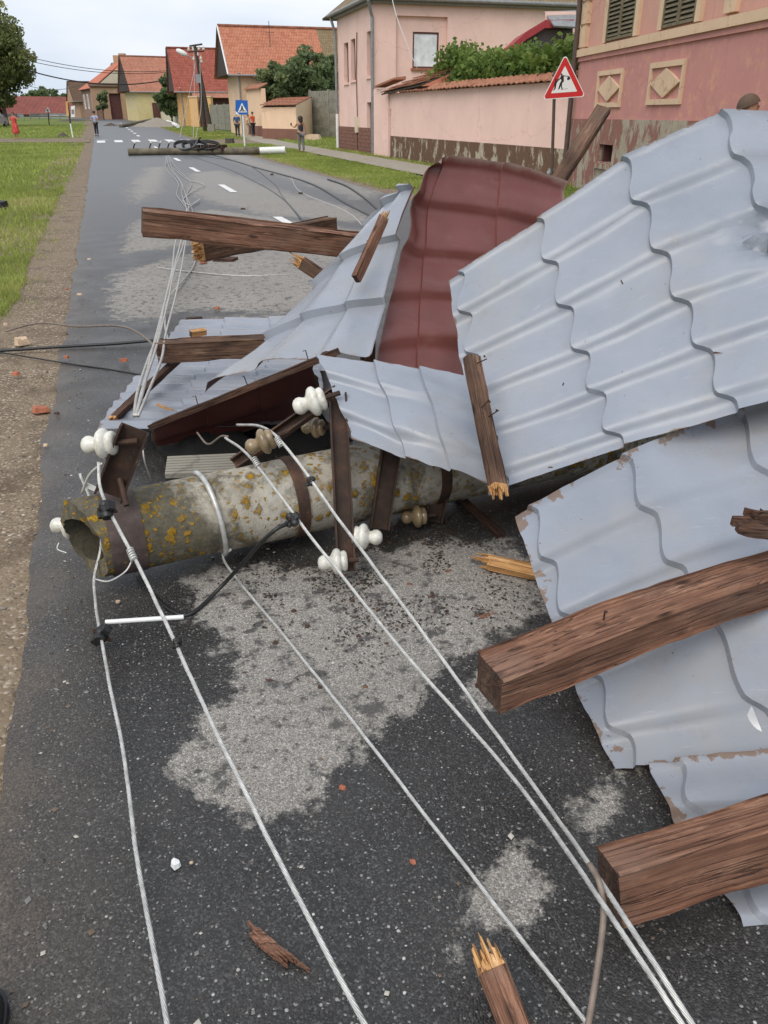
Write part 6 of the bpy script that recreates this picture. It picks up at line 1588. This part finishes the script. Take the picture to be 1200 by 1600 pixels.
# ------------------------------------------------------------------ far fallen poles
def fallen_far(label, p0, p1, r0, r1, arms=True):
    p0, p1 = Vector(p0), Vector(p1); T = thing('fallen_utility_pole', (p0.x, p0.y, p0.z-r0), label, 'pole'); d = (p1-p0).normalized()
    MB().tube([p0.lerp(p1, i/8) for i in range(9)], [r0+(r1-r0)*i/8 for i in range(9)], 10).build('shaft', MT['pole_far'], T, smooth=60)
    if arms:
        for a in (.25, .95, 1.35, 1.75):
            c = p0+d*a+UP*r0; MB().tube([c, c+UP*.22+d*.1], .03, 6).build('pin', MT['rust_dark'], T)
            MB().lathe([(r*.9, h*.9) for r, h in INS], c+UP*.2+d*.09, UP*.9+d*.5, 12).build('insulator', MT['porcelain'], T, smooth=60)
        for a in (3.0, 3.4, 3.8, 4.2):
            MB().box(p0+d*a+UP*.12, (.35, .25, .3), Matrix.Rotation(a, 3, 'Z')).build('bracket', MT['rust_dark'], T)
    return T
p0, p1 = gp(200, 237.5, .17), gp(405, 235.5, .17)
fallen_far('dark utility pole fallen right across the road before the crossing', p0, p1, .15, .17)
p2 = gp(446, 234.5, .2); d = (p2-p1).normalized()
m = MB(); m.tube([p1+d*.01, p2], [.15, .16], 14); tag(m.build('pole_foot', MT['white_paint'], None, p1, smooth=50), 'white painted pole foot at the end of the far fallen pole', 'pole')
for i in range(3):
    a = p0+(p1-p0)*(.42+.08*i)+UP*.3; P = []
    for k in range(26):
        t = k/25*2*math.pi*1.6; P.append(a+Vector((math.cos(t)*(.45+.1*i), math.sin(t)*.25+.1, -.1+math.sin(t)*.16+.004*k)))
    cable('cable_tangle', 'black cable tangle on the far fallen pole', P, .04, 'black', cat='cable', group='cable tangles', n=6, seg=3)
cable('cable_tangle', 'stiff black cable end sticking up from the far fallen pole', [gp(285,234,.3), gp(300,231,.4), gp(309,220,.6), gp(313,215,.75)], .035, 'black', cat='cable', n=6)
fallen_far('distant pole fallen beside the gravel heap', gp(188, 197, .17), gp(236, 188, .5), .17, .22, False)
m = MB(); m.tube([gp(262,190,.4), gp(278,197,.2)], .2, 10); tag(m.build('concrete_post', MT['white_paint'], None, gp(270,194)), 'short white post lying by the gravel heap', 'post')
for x, y, s in ((170,195,1.3), (176,194,1.0), (166,196,.8)): pass
heap('rubble_heap', 'dark rubble heap at the tip of the distant fallen pole', gp(174,197), 1.3, .35, 'bark', 14, 'rubble')
heap('rubble_heap', 'long dark debris beside the guard rail', gp(112,189), 3.0, .3, 'bark', 15, 'rubble')

# ------------------------------------------------------------------ leaning double pole with lamp
def leaning_pole():
    Y = 92.0; b = gp(331, 206); Y = b.y; top = atY(304, 70, Y); f = lambda x, y: atY(x, y, Y)
    T = thing('wooden_power_pole', b, 'leaning double timber pole with crossarms, insulators and street lamp', 'pole')
    MB().tube([b-UP*.3, f(304,70)], [.19,.13], 10).build('shaft', MT['wood_pole'], T, smooth=60)
    MB().tube([f(318,200)-UP*.3+Vector((0,.6,0)), f(309,95)], [.19,.14], 10).build('brace', MT['wood_pole'], T, smooth=60)
    MB().tube([f(296,72), f(316,69)], .08, 6).build('crossarm', MT['wood_pole'], T); MB().tube([f(294,81), f(319,80)], .06, 6).build('crossarm', MT['rust_dark'], T)
    for x, y in ((295,79), (302,79), (311,78), (318,78), (303,94), (314,93), (309,87), (315,98)):
        MB().lathe([(r*2.4, h*2.4) for r, h in INS], f(x, y), UP, 10).build('insulator', MT['porcelain'], T, smooth=60)
    MB().tube([f(303,93), f(294,87), f(288,84)], .05, 6).build('lamp_arm', MT['zinc'], T)
    c = f(284,82); d = (f(280,80)-f(290,85)).normalized(); m = MB(); m.lathe([(.0,-.55),(.16,-.45),(.22,-.1),(.2,.3),(.1,.5),(0,.52)], c, d, 12); m.build('lamp_head', MT['white_paint'], T, smooth=60)
    MB().box(f(310,123), (.4,.3,.7)).build('fuse_box', MT['metal_lt'], T); MB().box(b+UP*.2, (.6,.5,.9)).build('footing', MT['grey_concrete'], T)
leaning_pole()
cable('service_wire', 'pale service wire crossing the pink house wall down to its window', [atY(606,-40,39.5), atY(618,20,39.3), atY(640,80,39.2), atY(652,106,39.3)], .018, 'white_plastic', cat='wire', n=5)
Y0 = 92
for i, (a, b, lb) in enumerate((((281,215), (306,98), 'slack wire hanging down from the leaning pole lamp side'), ((302,216), (303,80), 'slack wire hanging straight down from the leaning pole'), ((306,217), (312,95), 'slack wire hanging from the lower crossarm'))):
    p = gp(*a); q = atY(b[0], b[1], gp(331,206).y); cable('hanging_wire', lb, [p+UP*.03, p.lerp(q, .5)+Vector((.2*(i-1), 0, -.6)), q], .022, 'alu_dull', cat='wire', n=5)
def span(label, x0, y0, x1, y1, Ya, Yb, r, sag=.8):
    a, b = atY(x0, y0, Ya), atY(x1, y1, Yb); P = [a.lerp(b, t/10)-UP*sag*4*(t/10)*(1-t/10) for t in range(11)]; cable('overhead_wire', label, P, r, 'black', cat='wire', n=5, seg=3)
span('uppermost overhead wire between the tall tree and the roofs', 40, 88, 285, 108, 104, 120, .035)
span('second overhead wire between the tall tree and the roofs', 40, 94, 285, 110, 104, 120, .035)
span('thick overhead wire with insulator beads', 40, 109, 262, 124, 104, 120, .07, 1.0)
span('lowest overhead wire above the red barn', 30, 130, 130, 131, 120, 150, .035)

# ------------------------------------------------------------------ signs
def tri_round(c, e, up, side, rr, n=6):
    """rounded triangle, centre of base line at c"""
    h = side*.866; V3 = [c-e*side/2, c+e*side/2, c+up*h]; cen = (V3[0]+V3[1]+V3[2])/3; out = []
    for i in range(3):
        v = V3[i]; d0 = (V3[i-1]-v).normalized(); d1 = (V3[(i+1) % 3]-v).normalized(); a, b = v+d0*rr*1.73, v+d1*rr*1.73; ctr = v+(cen-v).normalized()*rr*2
        for k in range(n+1):
            t = k/n; q = a.lerp(b, t); out.append(ctr+(q-ctr).normalized()*rr)
    return out
def warning_sign():
    b = Vector((3.62, 18.1, 0)); e = Vector((.985, .10, .065)).normalized(); up = Vector((.02, 0, 1)); up = (up-e*up.dot(e)).normalized(); n = e.cross(up)
    base = atY(881, 153.5, 18.1); n = -n if n.y > 0 else n; side = (atY(914, 150, 18.1)-atY(844, 155, 18.1)).length
    T = thing('warning_sign', (base.x-.05, base.y+.05, 0), 'red bordered triangular children crossing sign on a brown post', 'sign')
    P = lambda s, k: tri_round(base+up*(k*.29*side*.0), e, up, s, .0)
    cen = base+up*side*.2887
    def tri(s, rr): return tri_round(cen-up*s*.2887, e, up, s, rr)
    MB().poly(tri(side, .045), .004, n).build('sign_plate', MT['sign_white'], T)
    def lay(pts, d, mat, nm): return MB().poly([q+n*d for q in pts], .0015, n).build(nm, MT[mat], T)
    lay(tri(side*.945, .04), .004, 'sign_red', 'sign_border'); lay(tri(side*.60, .008), .0056, 'sign_white', 'sign_field')
    k = side/70.0; o = cen-up*side*.2887*.98    # pictogram in sign units: 70 across
    def g(x, y): return o+e*(x-39.5)*k+up*(69-y)*k*1.0    # x, y taken in a 79 x 75 box
    def blob(pts, nm='pictogram'): return MB().poly([g(x, y)+n*.0072 for x, y in pts], .001, n).build(nm, MT['sign_black'], T)
    fx = lambda pts: [((x-40)/10, (y-40)/10) for x, y in pts]
    blob(fx([(370,420),(420,415),(425,500),(400,520),(395,560),(412,610),(395,612),(375,560),(360,600),(335,612),(350,560),(362,520),(385,490),(375,460),(345,480),(340,465),(372,435)]))
    blob(fx([(405,415),(500,432),(520,450),(528,470),(500,490),(478,485),(475,455),(490,440),(410,428)]))
    blob(fx([(370,395),(390,388),(402,400),(398,418),(376,416)]))
    blob(fx([(280,455),(300,450),(312,460),(300,470),(310,485),(340,470),(345,480),(318,505),(305,540),(300,580),(290,600),(262,620),(258,612),(275,585),(280,545),(268,545),(275,510),(288,490)]))
    blob(fx([(318,460),(335,458),(342,470),(330,480)]))
    blob(fx([(380,608),(490,602),(490,607),(380,612)]))
    q0 = Vector((base.x-.06, base.y+.045, 0)); MB().tube([q0-UP*.1, q0+up*(base.z+side*.55)], .032, 10).build('post', MT['brown_pipe'], T, smooth=50)
    for z in (.12, .45): MB().box(q0+up*(base.z+side*z)+n*.03, (.12,.03,.04)).build('bracket', MT['brown_pipe'], T)
warning_sign()
def crossing_sign():
    b = gp(382.5, 229); Y = b.y; f = lambda x, y: atY(x, y, Y)
    T = thing('crossing_sign', b, 'blue square pedestrian crossing sign on a white post', 'sign'); n = Vector((0,-1,0))
    c = [f(368,179), f(388,179), f(387,157), f(368,156)]
    MB().poly(c, .02, n).build('sign_plate', MT['sign_blue'], T)
    bdr = [f(371.5,175.5), f(386.5,175.5), f(378,160.5)]
    MB().poly([q+n*.024 for q in bdr], .006, n).build('sign_field', MT['sign_white'], T)
    MB().poly([f(x,y)+n*.032 for x, y in ((377.2,165),(379.2,165),(379.8,169),(381.5,174),(380.2,174),(378.5,171),(376.5,174),(375,174),(377,169))], .004, n).build('pictogram', MT['sign_black'], T)
    for x in (374, 376.4, 378.8, 381.2, 383.4): MB().poly([f(a,y)+n*.034 for a, y in ((x,174.2),(x+1.1,174.2),(x+1.1,172.6),(x,172.6))], .003, n).build('pictogram', MT['sign_black'], T)
    MB().poly([f(x,y)+n*.026 for x, y in ((368.1,178.8),(374,178.9),(368.1,173.5))], .004, n).build('torn_corner', MT['sign_white'], T)
    MB().tube([b-UP*.1, f(378,158)+Vector((0,.06,0))], .05, 8).build('post', MT['white_paint'], T)
crossing_sign()
def far_tri():
    b = gp(77, 196); Y = b.y; f = lambda x, y: atY(x, y, Y); T = thing('far_warning_sign', b, 'small distant triangular sign showing its pale back', 'sign')
    MB().poly([f(70,175.5), f(79,175.5), f(74.5,166.5)], .03, (0,-1,0)).build('sign_plate', MT['sign_white'], T); MB().poly([f(73,173.8)-Vector((0,.04,0)), f(76.2,173.8)-Vector((0,.04,0)), f(74.6,170)-Vector((0,.04,0))], .01, (0,-1,0)).build('pictogram', MT['rust'], T)
    MB().tube([b, f(74.6,172)+Vector((0,.05,0))], .06, 6).build('post', MT['rust_dark'], T)
    b = gp(114, 215); Y = b.y; f2 = lambda x, y: atY(x, y, Y); T = thing('marker_post', b, 'slanted post with narrow orange board on the left verge', 'sign')
    MB().tube([b, f2(110,193)], .05, 6).build('post_foot', MT['sign_white'], T); MB().tube([f2(110,193), f2(106,160)], .05, 6).build('post', MT['rust_dark'], T)
    MB().poly([f2(104,182), f2(108.5,181), f2(106.5,158), f2(103,159)], .04, (0,-1,0)).build('board', MT['sign_yellow'], T)
    b = gp(114, 189); Y = b.y; f3 = lambda x, y: atY(x, y, Y); T = thing('notice_board', b, 'small white notice board with red print before the shed', 'sign')
    MB().poly([f3(111,183), f3(117,183), f3(117,165), f3(111,166)], .08, (0,-1,0)).build('board', MT['sign_white'], T); MB().poly([f3(112,178)-Vector((0,.1,0)), f3(116,178)-Vector((0,.1,0)), f3(116,171)-Vector((0,.1,0)), f3(112,171)-Vector((0,.1,0))], .02, (0,-1,0)).build('print', MT['zinc'], T)
    MB().tube([b, f3(114,170)+Vector((0,.1,0))], .08, 6).build('post', MT['zinc'], T)
far_tri()
def guard(label, pts):
    P = [gp(x, y) for x, y in pts]; T = thing('guard_rail', P[0], label, 'guard rail')
    m = MB()
    for i in range(len(P)-1):
        a, b = P[i]+UP*.75, P[i+1]+UP*.75; s = (b-a).cross(UP).normalized()*.04
        m.hexa([a-s-UP*.22, b-s-UP*.22, b+s-UP*.22, a+s-UP*.22, a-s*.4, b-s*.4, b+s*.4, a+s*.4]); m.hexa([a-s*.4, b-s*.4, b+s*.4, a+s*.4, a-s+UP*.22, b-s+UP*.22, b+s+UP*.22, a+s+UP*.22])
    m.build('rail', MT['metal_lt'], T)
    for p in P: MB().tube([p-UP*.1, p+UP*.8], .07, 6).build('post', MT['zinc'], T)
guard('grey guard rail before the brown barn and shed', [(48,187.5),(62,187),(78,186.8),(94,186.8),(108,187.2)])
guard('short grey guard rail behind the woman in red', [(8,188),(18,187.5),(28,187.3),(38,188.5)])

# ------------------------------------------------------------------ parked car, partly out of view
def car():
    c = gp(0, 199); c = Vector((c.x-1.35, c.y+1.5, gz(c.y))); T = thing('parked_car', c, 'silver grey car parked on the grass under the tall tree', 'car')
    body = simple('car_paint', (.30,.31,.31), .25, .05, 3, metal=.5); prof = [(-2.1,.35),(-2.1,.75),(-1.95,.95),(-1.1,1.02),(-.55,1.45),(.9,1.47),(1.6,1.05),(2.05,.95),(2.12,.6),(2.1,.35)]
    m = MB(); n = len(prof); W_ = .85
    f = lambda x, y, z: c+Vector((y, x, z))       # faces along the street
    for sgn in (-1, 1): m.v += [f(x, sgn*(W_ if z < 1.03 else W_-.18), z) for x, z in prof]
    m.f.append(list(range(n))); m.f.append(list(range(n, 2*n))[::-1])
    for i in range(n): m.f.append([i, (i+1) % n, n+(i+1) % n, n+i])
    m.m = [0]*len(m.f); m.build('body', body, T, smooth=30)
    for sgn in (-1, 1):
        MB().poly([f(x, sgn*(W_-.16+(.13 if z < 1.1 else 0)), z) for x, z in ((-1.0,1.06),(-.5,1.40),(.85,1.41),(1.4,1.08))], .02, Vector((sgn,0,0))).build('side_window', MT['glass'], T)
    MB().hexa([f(1.62,-.6,1.06), f(1.62,.6,1.06), f(1.58,.6,1.06), f(1.58,-.6,1.06), f(.98,-.55,1.42), f(.98,.55,1.42), f(.94,.55,1.42), f(.94,-.55,1.42)]).build('windscreen', MT['glass'], T)
    MB().hexa([f(-1.14,-.6,1.05), f(-1.14,.6,1.05), f(-1.10,.6,1.05), f(-1.10,-.6,1.05), f(-.64,-.55,1.40), f(-.64,.55,1.40), f(-.60,.55,1.40), f(-.60,-.55,1.40)]).build('rear_window', MT['glass'], T)
    for x in (-1.35, 1.35):
        for sgn in (-1, 1):
            w = MB().tube([f(x, sgn*(W_-.2), .31), f(x, sgn*(W_+.02), .31)], .31, 18).build('wheel', MT['black'], T); MB().tube([f(x, sgn*(W_+.015), .31), f(x, sgn*(W_+.035), .31)], .19, 14).build('rim', MT['metal_lt'], w)
    for sgn in (-1, 1):
        MB().box(f(-2.08, sgn*.62, .78), (.28,.08,.16)).build('headlight', MT['sign_white'], T); MB().box(f(2.08, sgn*.66, .8), (.22,.08,.18)).build('tail_light', MT['sign_red'], T)
car()

# ------------------------------------------------------------------ people
SKIN = simple('skin', S(205,150,120,.7), .55, .08, 8); HAIR = simple('dark_hair', (.022,.014,.010), .55, .3, 20)
def skinned(name, nodes, edges, mat, parent, root=0, sub=2):
    me = bpy.data.meshes.new(name); o0 = parent.location; me.from_pydata([tuple(Vector(p)) for p, r in nodes], edges, [])
    ob = bpy.data.objects.new(name, me); COL.objects.link(ob); md = ob.modifiers.new('Skin', 'SKIN'); md.use_smooth_shade = True
    for i, (p, r) in enumerate(nodes):
        sv = me.skin_vertices[0].data[i] if me.skin_vertices else None
        if sv: sv.radius = r if isinstance(r, tuple) else (r, r); sv.use_root = (i == root)
    sb = ob.modifiers.new('Sub', 'SUBSURF'); sb.levels = sub; sb.render_levels = sub
    dg = bpy.context.evaluated_depsgraph_get(); ev = ob.evaluated_get(dg); nm = bpy.data.meshes.new_from_object(ev)
    bpy.data.objects.remove(ob); nm.name = name; nm.materials.clear(); nm.materials.append(mat)
    nm.polygons.foreach_set('use_smooth', [True]*len(nm.polygons))
    o2 = bpy.data.objects.new(name, nm); COL.objects.link(o2); o2.parent = parent; return o2
def need_skin(me): pass
def person(label, loc, height, face, la, ra, clothes, hairlen=.0, haircol=None, stride=.0, lookup=0, wide=1.0):
    """la, ra: (elbow, hand) offsets from the shoulder in body space (x right, y forward, z up) for a 1.75 m figure"""
    T = thing('person', loc, label, 'person'); T.rotation_euler = (0, 0, face); T.scale = (height/1.75,)*3
    def mk(nm, nodes, edges, mat, root=0): 
        me = bpy.data.meshes.new(nm); me.from_pydata([tuple(p) for p, r in nodes], edges, []); ob = bpy.data.objects.new(nm, me); COL.objects.link(ob)
        ob.modifiers.new('Skin', 'SKIN')
        if not me.skin_vertices: 
            bpy.context.view_layer.objects.active = ob
        lay = me.skin_vertices[0] if len(me.skin_vertices) else None
        for i, (p, r) in enumerate(nodes):
            if lay: lay.data[i].radius = r if isinstance(r, tuple) else (r, r); lay.data[i].use_root = (i == root)
        sb = ob.modifiers.new('Sub', 'SUBSURF'); sb.levels = 1; sb.render_levels = 1
        ev = ob.evaluated_get(bpy.context.evaluated_depsgraph_get()); nm2 = bpy.data.meshes.new_from_object(ev); bpy.data.objects.remove(ob)
        nm2.materials.clear(); nm2.materials.append(mat); nm2.polygons.foreach_set('use_smooth', [True]*len(nm2.polygons)); nm2.name = nm
        o2 = bpy.data.objects.new(nm, nm2); COL.objects.link(o2); o2.parent = T; return o2
    V = Vector; hw = .09*wide; sh = .185*wide
    hip = [V((-hw,0,.90)), V((hw,0,.90))]; kn = [V((-hw-.005,.02+stride,.49)), V((hw+.005,.02-stride,.49))]; an = [V((-hw-.01,stride*1.4,.08)), V((hw+.01,-stride*1.4,.08))]; toe = [a+V((0,.14,-.045)) for a in an]
    shd = [V((-sh,0,1.43)), V((sh,0,1.43))]; el = [shd[0]+V(la[0]), shd[1]+V(ra[0])]; hd = [shd[0]+V(la[1]), shd[1]+V(ra[1])]
    fing = [h+(h-e).normalized()*.085 for h, e in zip(hd, el)]
    tors = [(V((0,0,.95)), (.15*wide,.11)), (V((0,0,1.12)), (.13*wide,.095)), (V((0,0,1.32)), (.155*wide,.105)), (V((0,0,1.46)), (.07,.06)), (V((0,.01,1.54)), .052), (V((0,.02,1.62)), (.075,.085)), (V((0,.02,1.70)), (.072,.085)), (V((0,.01,1.735)), .04)]
    nodes = list(tors); edges = [(i, i+1) for i in range(7)]
    for s in (0, 1):
        b = len(nodes); nodes += [(hip[s], .095*wide), (kn[s], .058), (an[s], .038), (toe[s], .035)]; edges += [(0, b), (b, b+1), (b+1, b+2), (b+2, b+3)]
        b = len(nodes); nodes += [(shd[s], .058), (el[s], .042), (hd[s], .03), (fing[s], (.035,.018))]; edges += [(2, b), (b, b+1), (b+1, b+2), (b+2, b+3)]
        th = hd[s]+(fing[s]-hd[s])*.45+V((.03 if s == 0 else -.03, .015, 0)); nodes.append((th, .012)); edges.append((b+2, len(nodes)-1))
    mk('body', nodes, edges, SKIN)
    def leg_nodes(k, upto, r_off):
        N = [(V((0,0,.97)), (.155*wide+r_off,.115+r_off))]; E = []
        for s in (0, 1):
            b = len(N); N += [(hip[s], .10*wide+r_off), (kn[s].lerp(hip[s], 0), .065+r_off), (an[s]+V((0,0,upto)), .055+r_off)]; E += [(0, b), (b, b+1), (b+1, b+2)]
        return N, E
    for c in clothes:
        kd, mt = c
        if kd == 'trousers': mk('trousers', *leg_nodes(1, .02, .012), mt)
        if kd in ('shirt', 'tank', 'polo'):
            N = [(V((0,0,.93)), (.165*wide,.125)), (V((0,0,1.12)), (.147*wide,.112)), (V((0,0,1.32)), (.17*wide,.12)), (V((0,0,1.45)), (.10,.08))]; E = [(0,1),(1,2),(2,3)]
            if kd != 'tank':
                for s in (0, 1): b = len(N); N += [(shd[s], .07), (shd[s].lerp(el[s], .75 if kd == 'polo' else 1.0), .06)]; E += [(2, b), (b, b+1)]
            mk('shirt', N, E, mt)
        if kd == 'dress':
            m = MB(); prof = [(.10,1.47),(.19,1.40),(.20,1.25),(.185,1.10),(.23,.92),(.27,.65),(.31,.38),(.30,.37),(.0,.40)]; m.lathe([(r, z) for r, z in prof], (0,0,0), (0,0,1), 20)
            for v in m.v: v.y *= .72; v.x += .012*math.sin(v.z*25+v.y*30)*max(0, 1.0-v.z)
            m.build('dress', mt, T, (0,0,0), smooth=80)
            for s in (0, 1): mk('sleeve', [(shd[s].lerp(V((0,0,1.4)), .3), .075), (shd[s], .075), (shd[s].lerp(el[s], .6), .07)], [(0,1),(1,2)], mt)
        if kd == 'cap':
            m = MB(); m.lathe([(.11,1.66),(.115,1.70),(.135,1.76),(.12,1.785),(0,1.79)], (0,.01,0), (0,0,1), 16); m.box((0,.12,1.685), (.16,.10,.015)); m.build('cap', mt, T, (0,0,0), smooth=50)
        if kd == 'vest': mk('bag', [(V((0,-.14,1.0)), (.12,.07)), (V((0,-.15,1.3)), (.12,.07))], [(0,1)], mt)
        if kd == 'shoes':
            for s in (0, 1): mk('shoe', [(an[s]+V((0,-.03,-.03)), .048), (an[s]+V((0,.07,-.04)), (.045,.036)), (toe[s]+V((0,.03,-.005)), (.036,.028))], [(0,1),(1,2)], mt)
        if kd == 'phone': m = MB(); m.box(fing[0]+V((0,.01,.04)), (.075,.012,.15)); m.build('phone', mt, T, (0,0,0))
    # hair: cap shell, longer behind when asked for
    m = MB(); n = 16; rows = 7; hc = V((0,.005,1.665))
    for i in range(rows+1):
        for k in range(n):
            a = 2*math.pi*k/n; back = .5-.5*math.sin(a); lo = 1.15+.75*back+hairlen*3*back; ph = lo*i/rows; ph2 = min(ph, 1.9); drop = max(0, ph-1.9)*.12
            m.v.append(hc+V((math.cos(a)*math.sin(ph2)*.094*(1+hairlen*.8), math.sin(a)*math.sin(ph2)*.112*(1+hairlen*.5), math.cos(ph2)*.118-drop)))
    for i in range(rows):
        for k in range(n): m.f.append([i*n+k, i*n+(k+1) % n, (i+1)*n+(k+1) % n, (i+1)*n+k]); m.m.append(0)
    m.build('hair', haircol or HAIR, T, (0,0,0), smooth=80)
    m = MB(); 
    for s in (-1, 1): m.lathe([(0,.0),(.009,.004),(.010,.012),(0,.016)], (s*.03,.088,1.665), (0,1,0), 8)
    m.build('eyes', MT['black'], T, (0,0,0)); MB().hexa([V(p) for p in ((-.012,.09,1.62),(.012,.09,1.62),(.012,.122,1.625),(-.012,.122,1.625),(-.006,.09,1.67),(.006,.09,1.67),(.004,.10,1.66),(-.004,.10,1.66))]).build('nose', SKIN, T, (0,0,0))
    return T
cl = lambda n, c: simple(n, c, .85, .2, 14)
navy = cl('navy_cloth', (.020,.022,.035)); red_print = None
q = NT('red_print_dress'); vv = q.voro(q.co('Object'), 14, 'F1', 'Color'); red_print = q.out(q.ramp(q.sep(vv)[0], [(.2, (.45,.05,.04)), (.7, (.62,.10,.07)), (.9, (.30,.03,.03))], 'CONSTANT'), .8)
down = ((-.05,.02,-.28), (-.03,.06,-.52)); downr = ((.05,.02,-.28), (.03,.06,-.52))
person('woman with dark curly hair in tank top holding up a phone', gp(471.5, 238), 1.60, R(25), ((-.10,.14,-.22), (-.16,.40,-.14)), ((.06,-.02,-.28), (.09,.02,-.52)), [('tank', navy), ('trousers', cl('grey_leggings', (.16,.15,.15))), ('phone', MT['black'])], .55, None, .04)
person('policeman in light blue shirt and dark trousers standing in the road', gp(152, 212), 1.74, R(165), ((-.16,.08,-.22), (.02,.24,-.24)), ((.16,.08,-.22), (-.02,.24,-.24)), [('polo', cl('light_blue_shirt', S(176,196,230,.75))), ('trousers', navy), ('cap', navy), ('shoes', MT['black'])])
person('woman in red patterned dress with hands raised on the left grass', gp(27, 217.5)+UP*.02, 1.72, R(160), ((-.22,.04,-.20), (-.05,.16,-.02)), ((.22,.02,-.22), (.06,.12,-.38)), [('dress', red_print)], .1, cl('auburn_hair', (.10,.04,.025)), .0, 0, 1.12)
person('man in dark blue clothes behind the crossing sign post', gp(372, 215), 1.72, R(10), down, downr, [('shirt', cl('blue_shirt', S(70,105,150,.6))), ('trousers', cl('dark_trousers', (.035,.034,.036))), ('shoes', MT['black'])])
person('man in orange shirt with dark trousers by the house entrance', gp(396.5, 213), 1.72, R(60), ((-.10,.14,-.22), (-.02,.32,-.10)), downr, [('polo', cl('orange_shirt', S(230,100,70,.75))), ('trousers', navy), ('shoes', MT['black'])])
person('person in pale top half hidden beside the orange shirted man', gp(389.5, 211), 1.50, R(-120), down, downr, [('polo', cl('cream_shirt', S(225,215,195,.75))), ('trousers', cl('pale_trousers', S(200,190,175,.6)))])
hp = atY(1167, 176, 9.4); person('person with short brown hair behind the large leaning sheet', Vector((hp.x, hp.y, 0)), 1.86, R(-105), down, downr, [('shirt', cl('grey_shirt', (.2,.2,.2))), ('trousers', navy), ('shoes', MT['black'])], .0, cl('brown_hair', (.10,.062,.040)))
# toe of the photographer's shoe
def shoe():
    c = gp(-2, 1592, .0); T = thing('black_shoe', c, 'black shoe toe standing on the asphalt at the road edge', 'shoe')
    m = MB(); n = 20; rows = [(0, 1.0), (.02, 1.04), (.035, 1.0), (.055, .88), (.072, .6), (.08, .0)]
    for z, k in rows:
        for i in range(n):
            a = 2*math.pi*i/n; m.v.append(c+Vector((math.cos(a)*.05*k-.02, (math.sin(a)*.14-.10)*1.0*(k if z > .03 else k), z)))
    for r in range(len(rows)-1):
        for i in range(n): m.f.append([r*n+i, r*n+(i+1) % n, (r+1)*n+(i+1) % n, (r+1)*n+i]); m.m.append(0)
    m.build('upper', MT['black'], T, smooth=80)
    m = MB()
    for z, k in ((0, 1.10), (.022, 1.10), (.022, 1.02)):
        for i in range(n): a = 2*math.pi*i/n; m.v.append(c+Vector((math.cos(a)*.05*k-.02, math.sin(a)*.14*k-.10, z)))
    for r in range(2):
        for i in range(n): m.f.append([r*n+i, r*n+(i+1) % n, (r+1)*n+(i+1) % n, (r+1)*n+i]); m.m.append(0)
    m.build('sole', MT['sign_black'], T, smooth=40)
shoe()
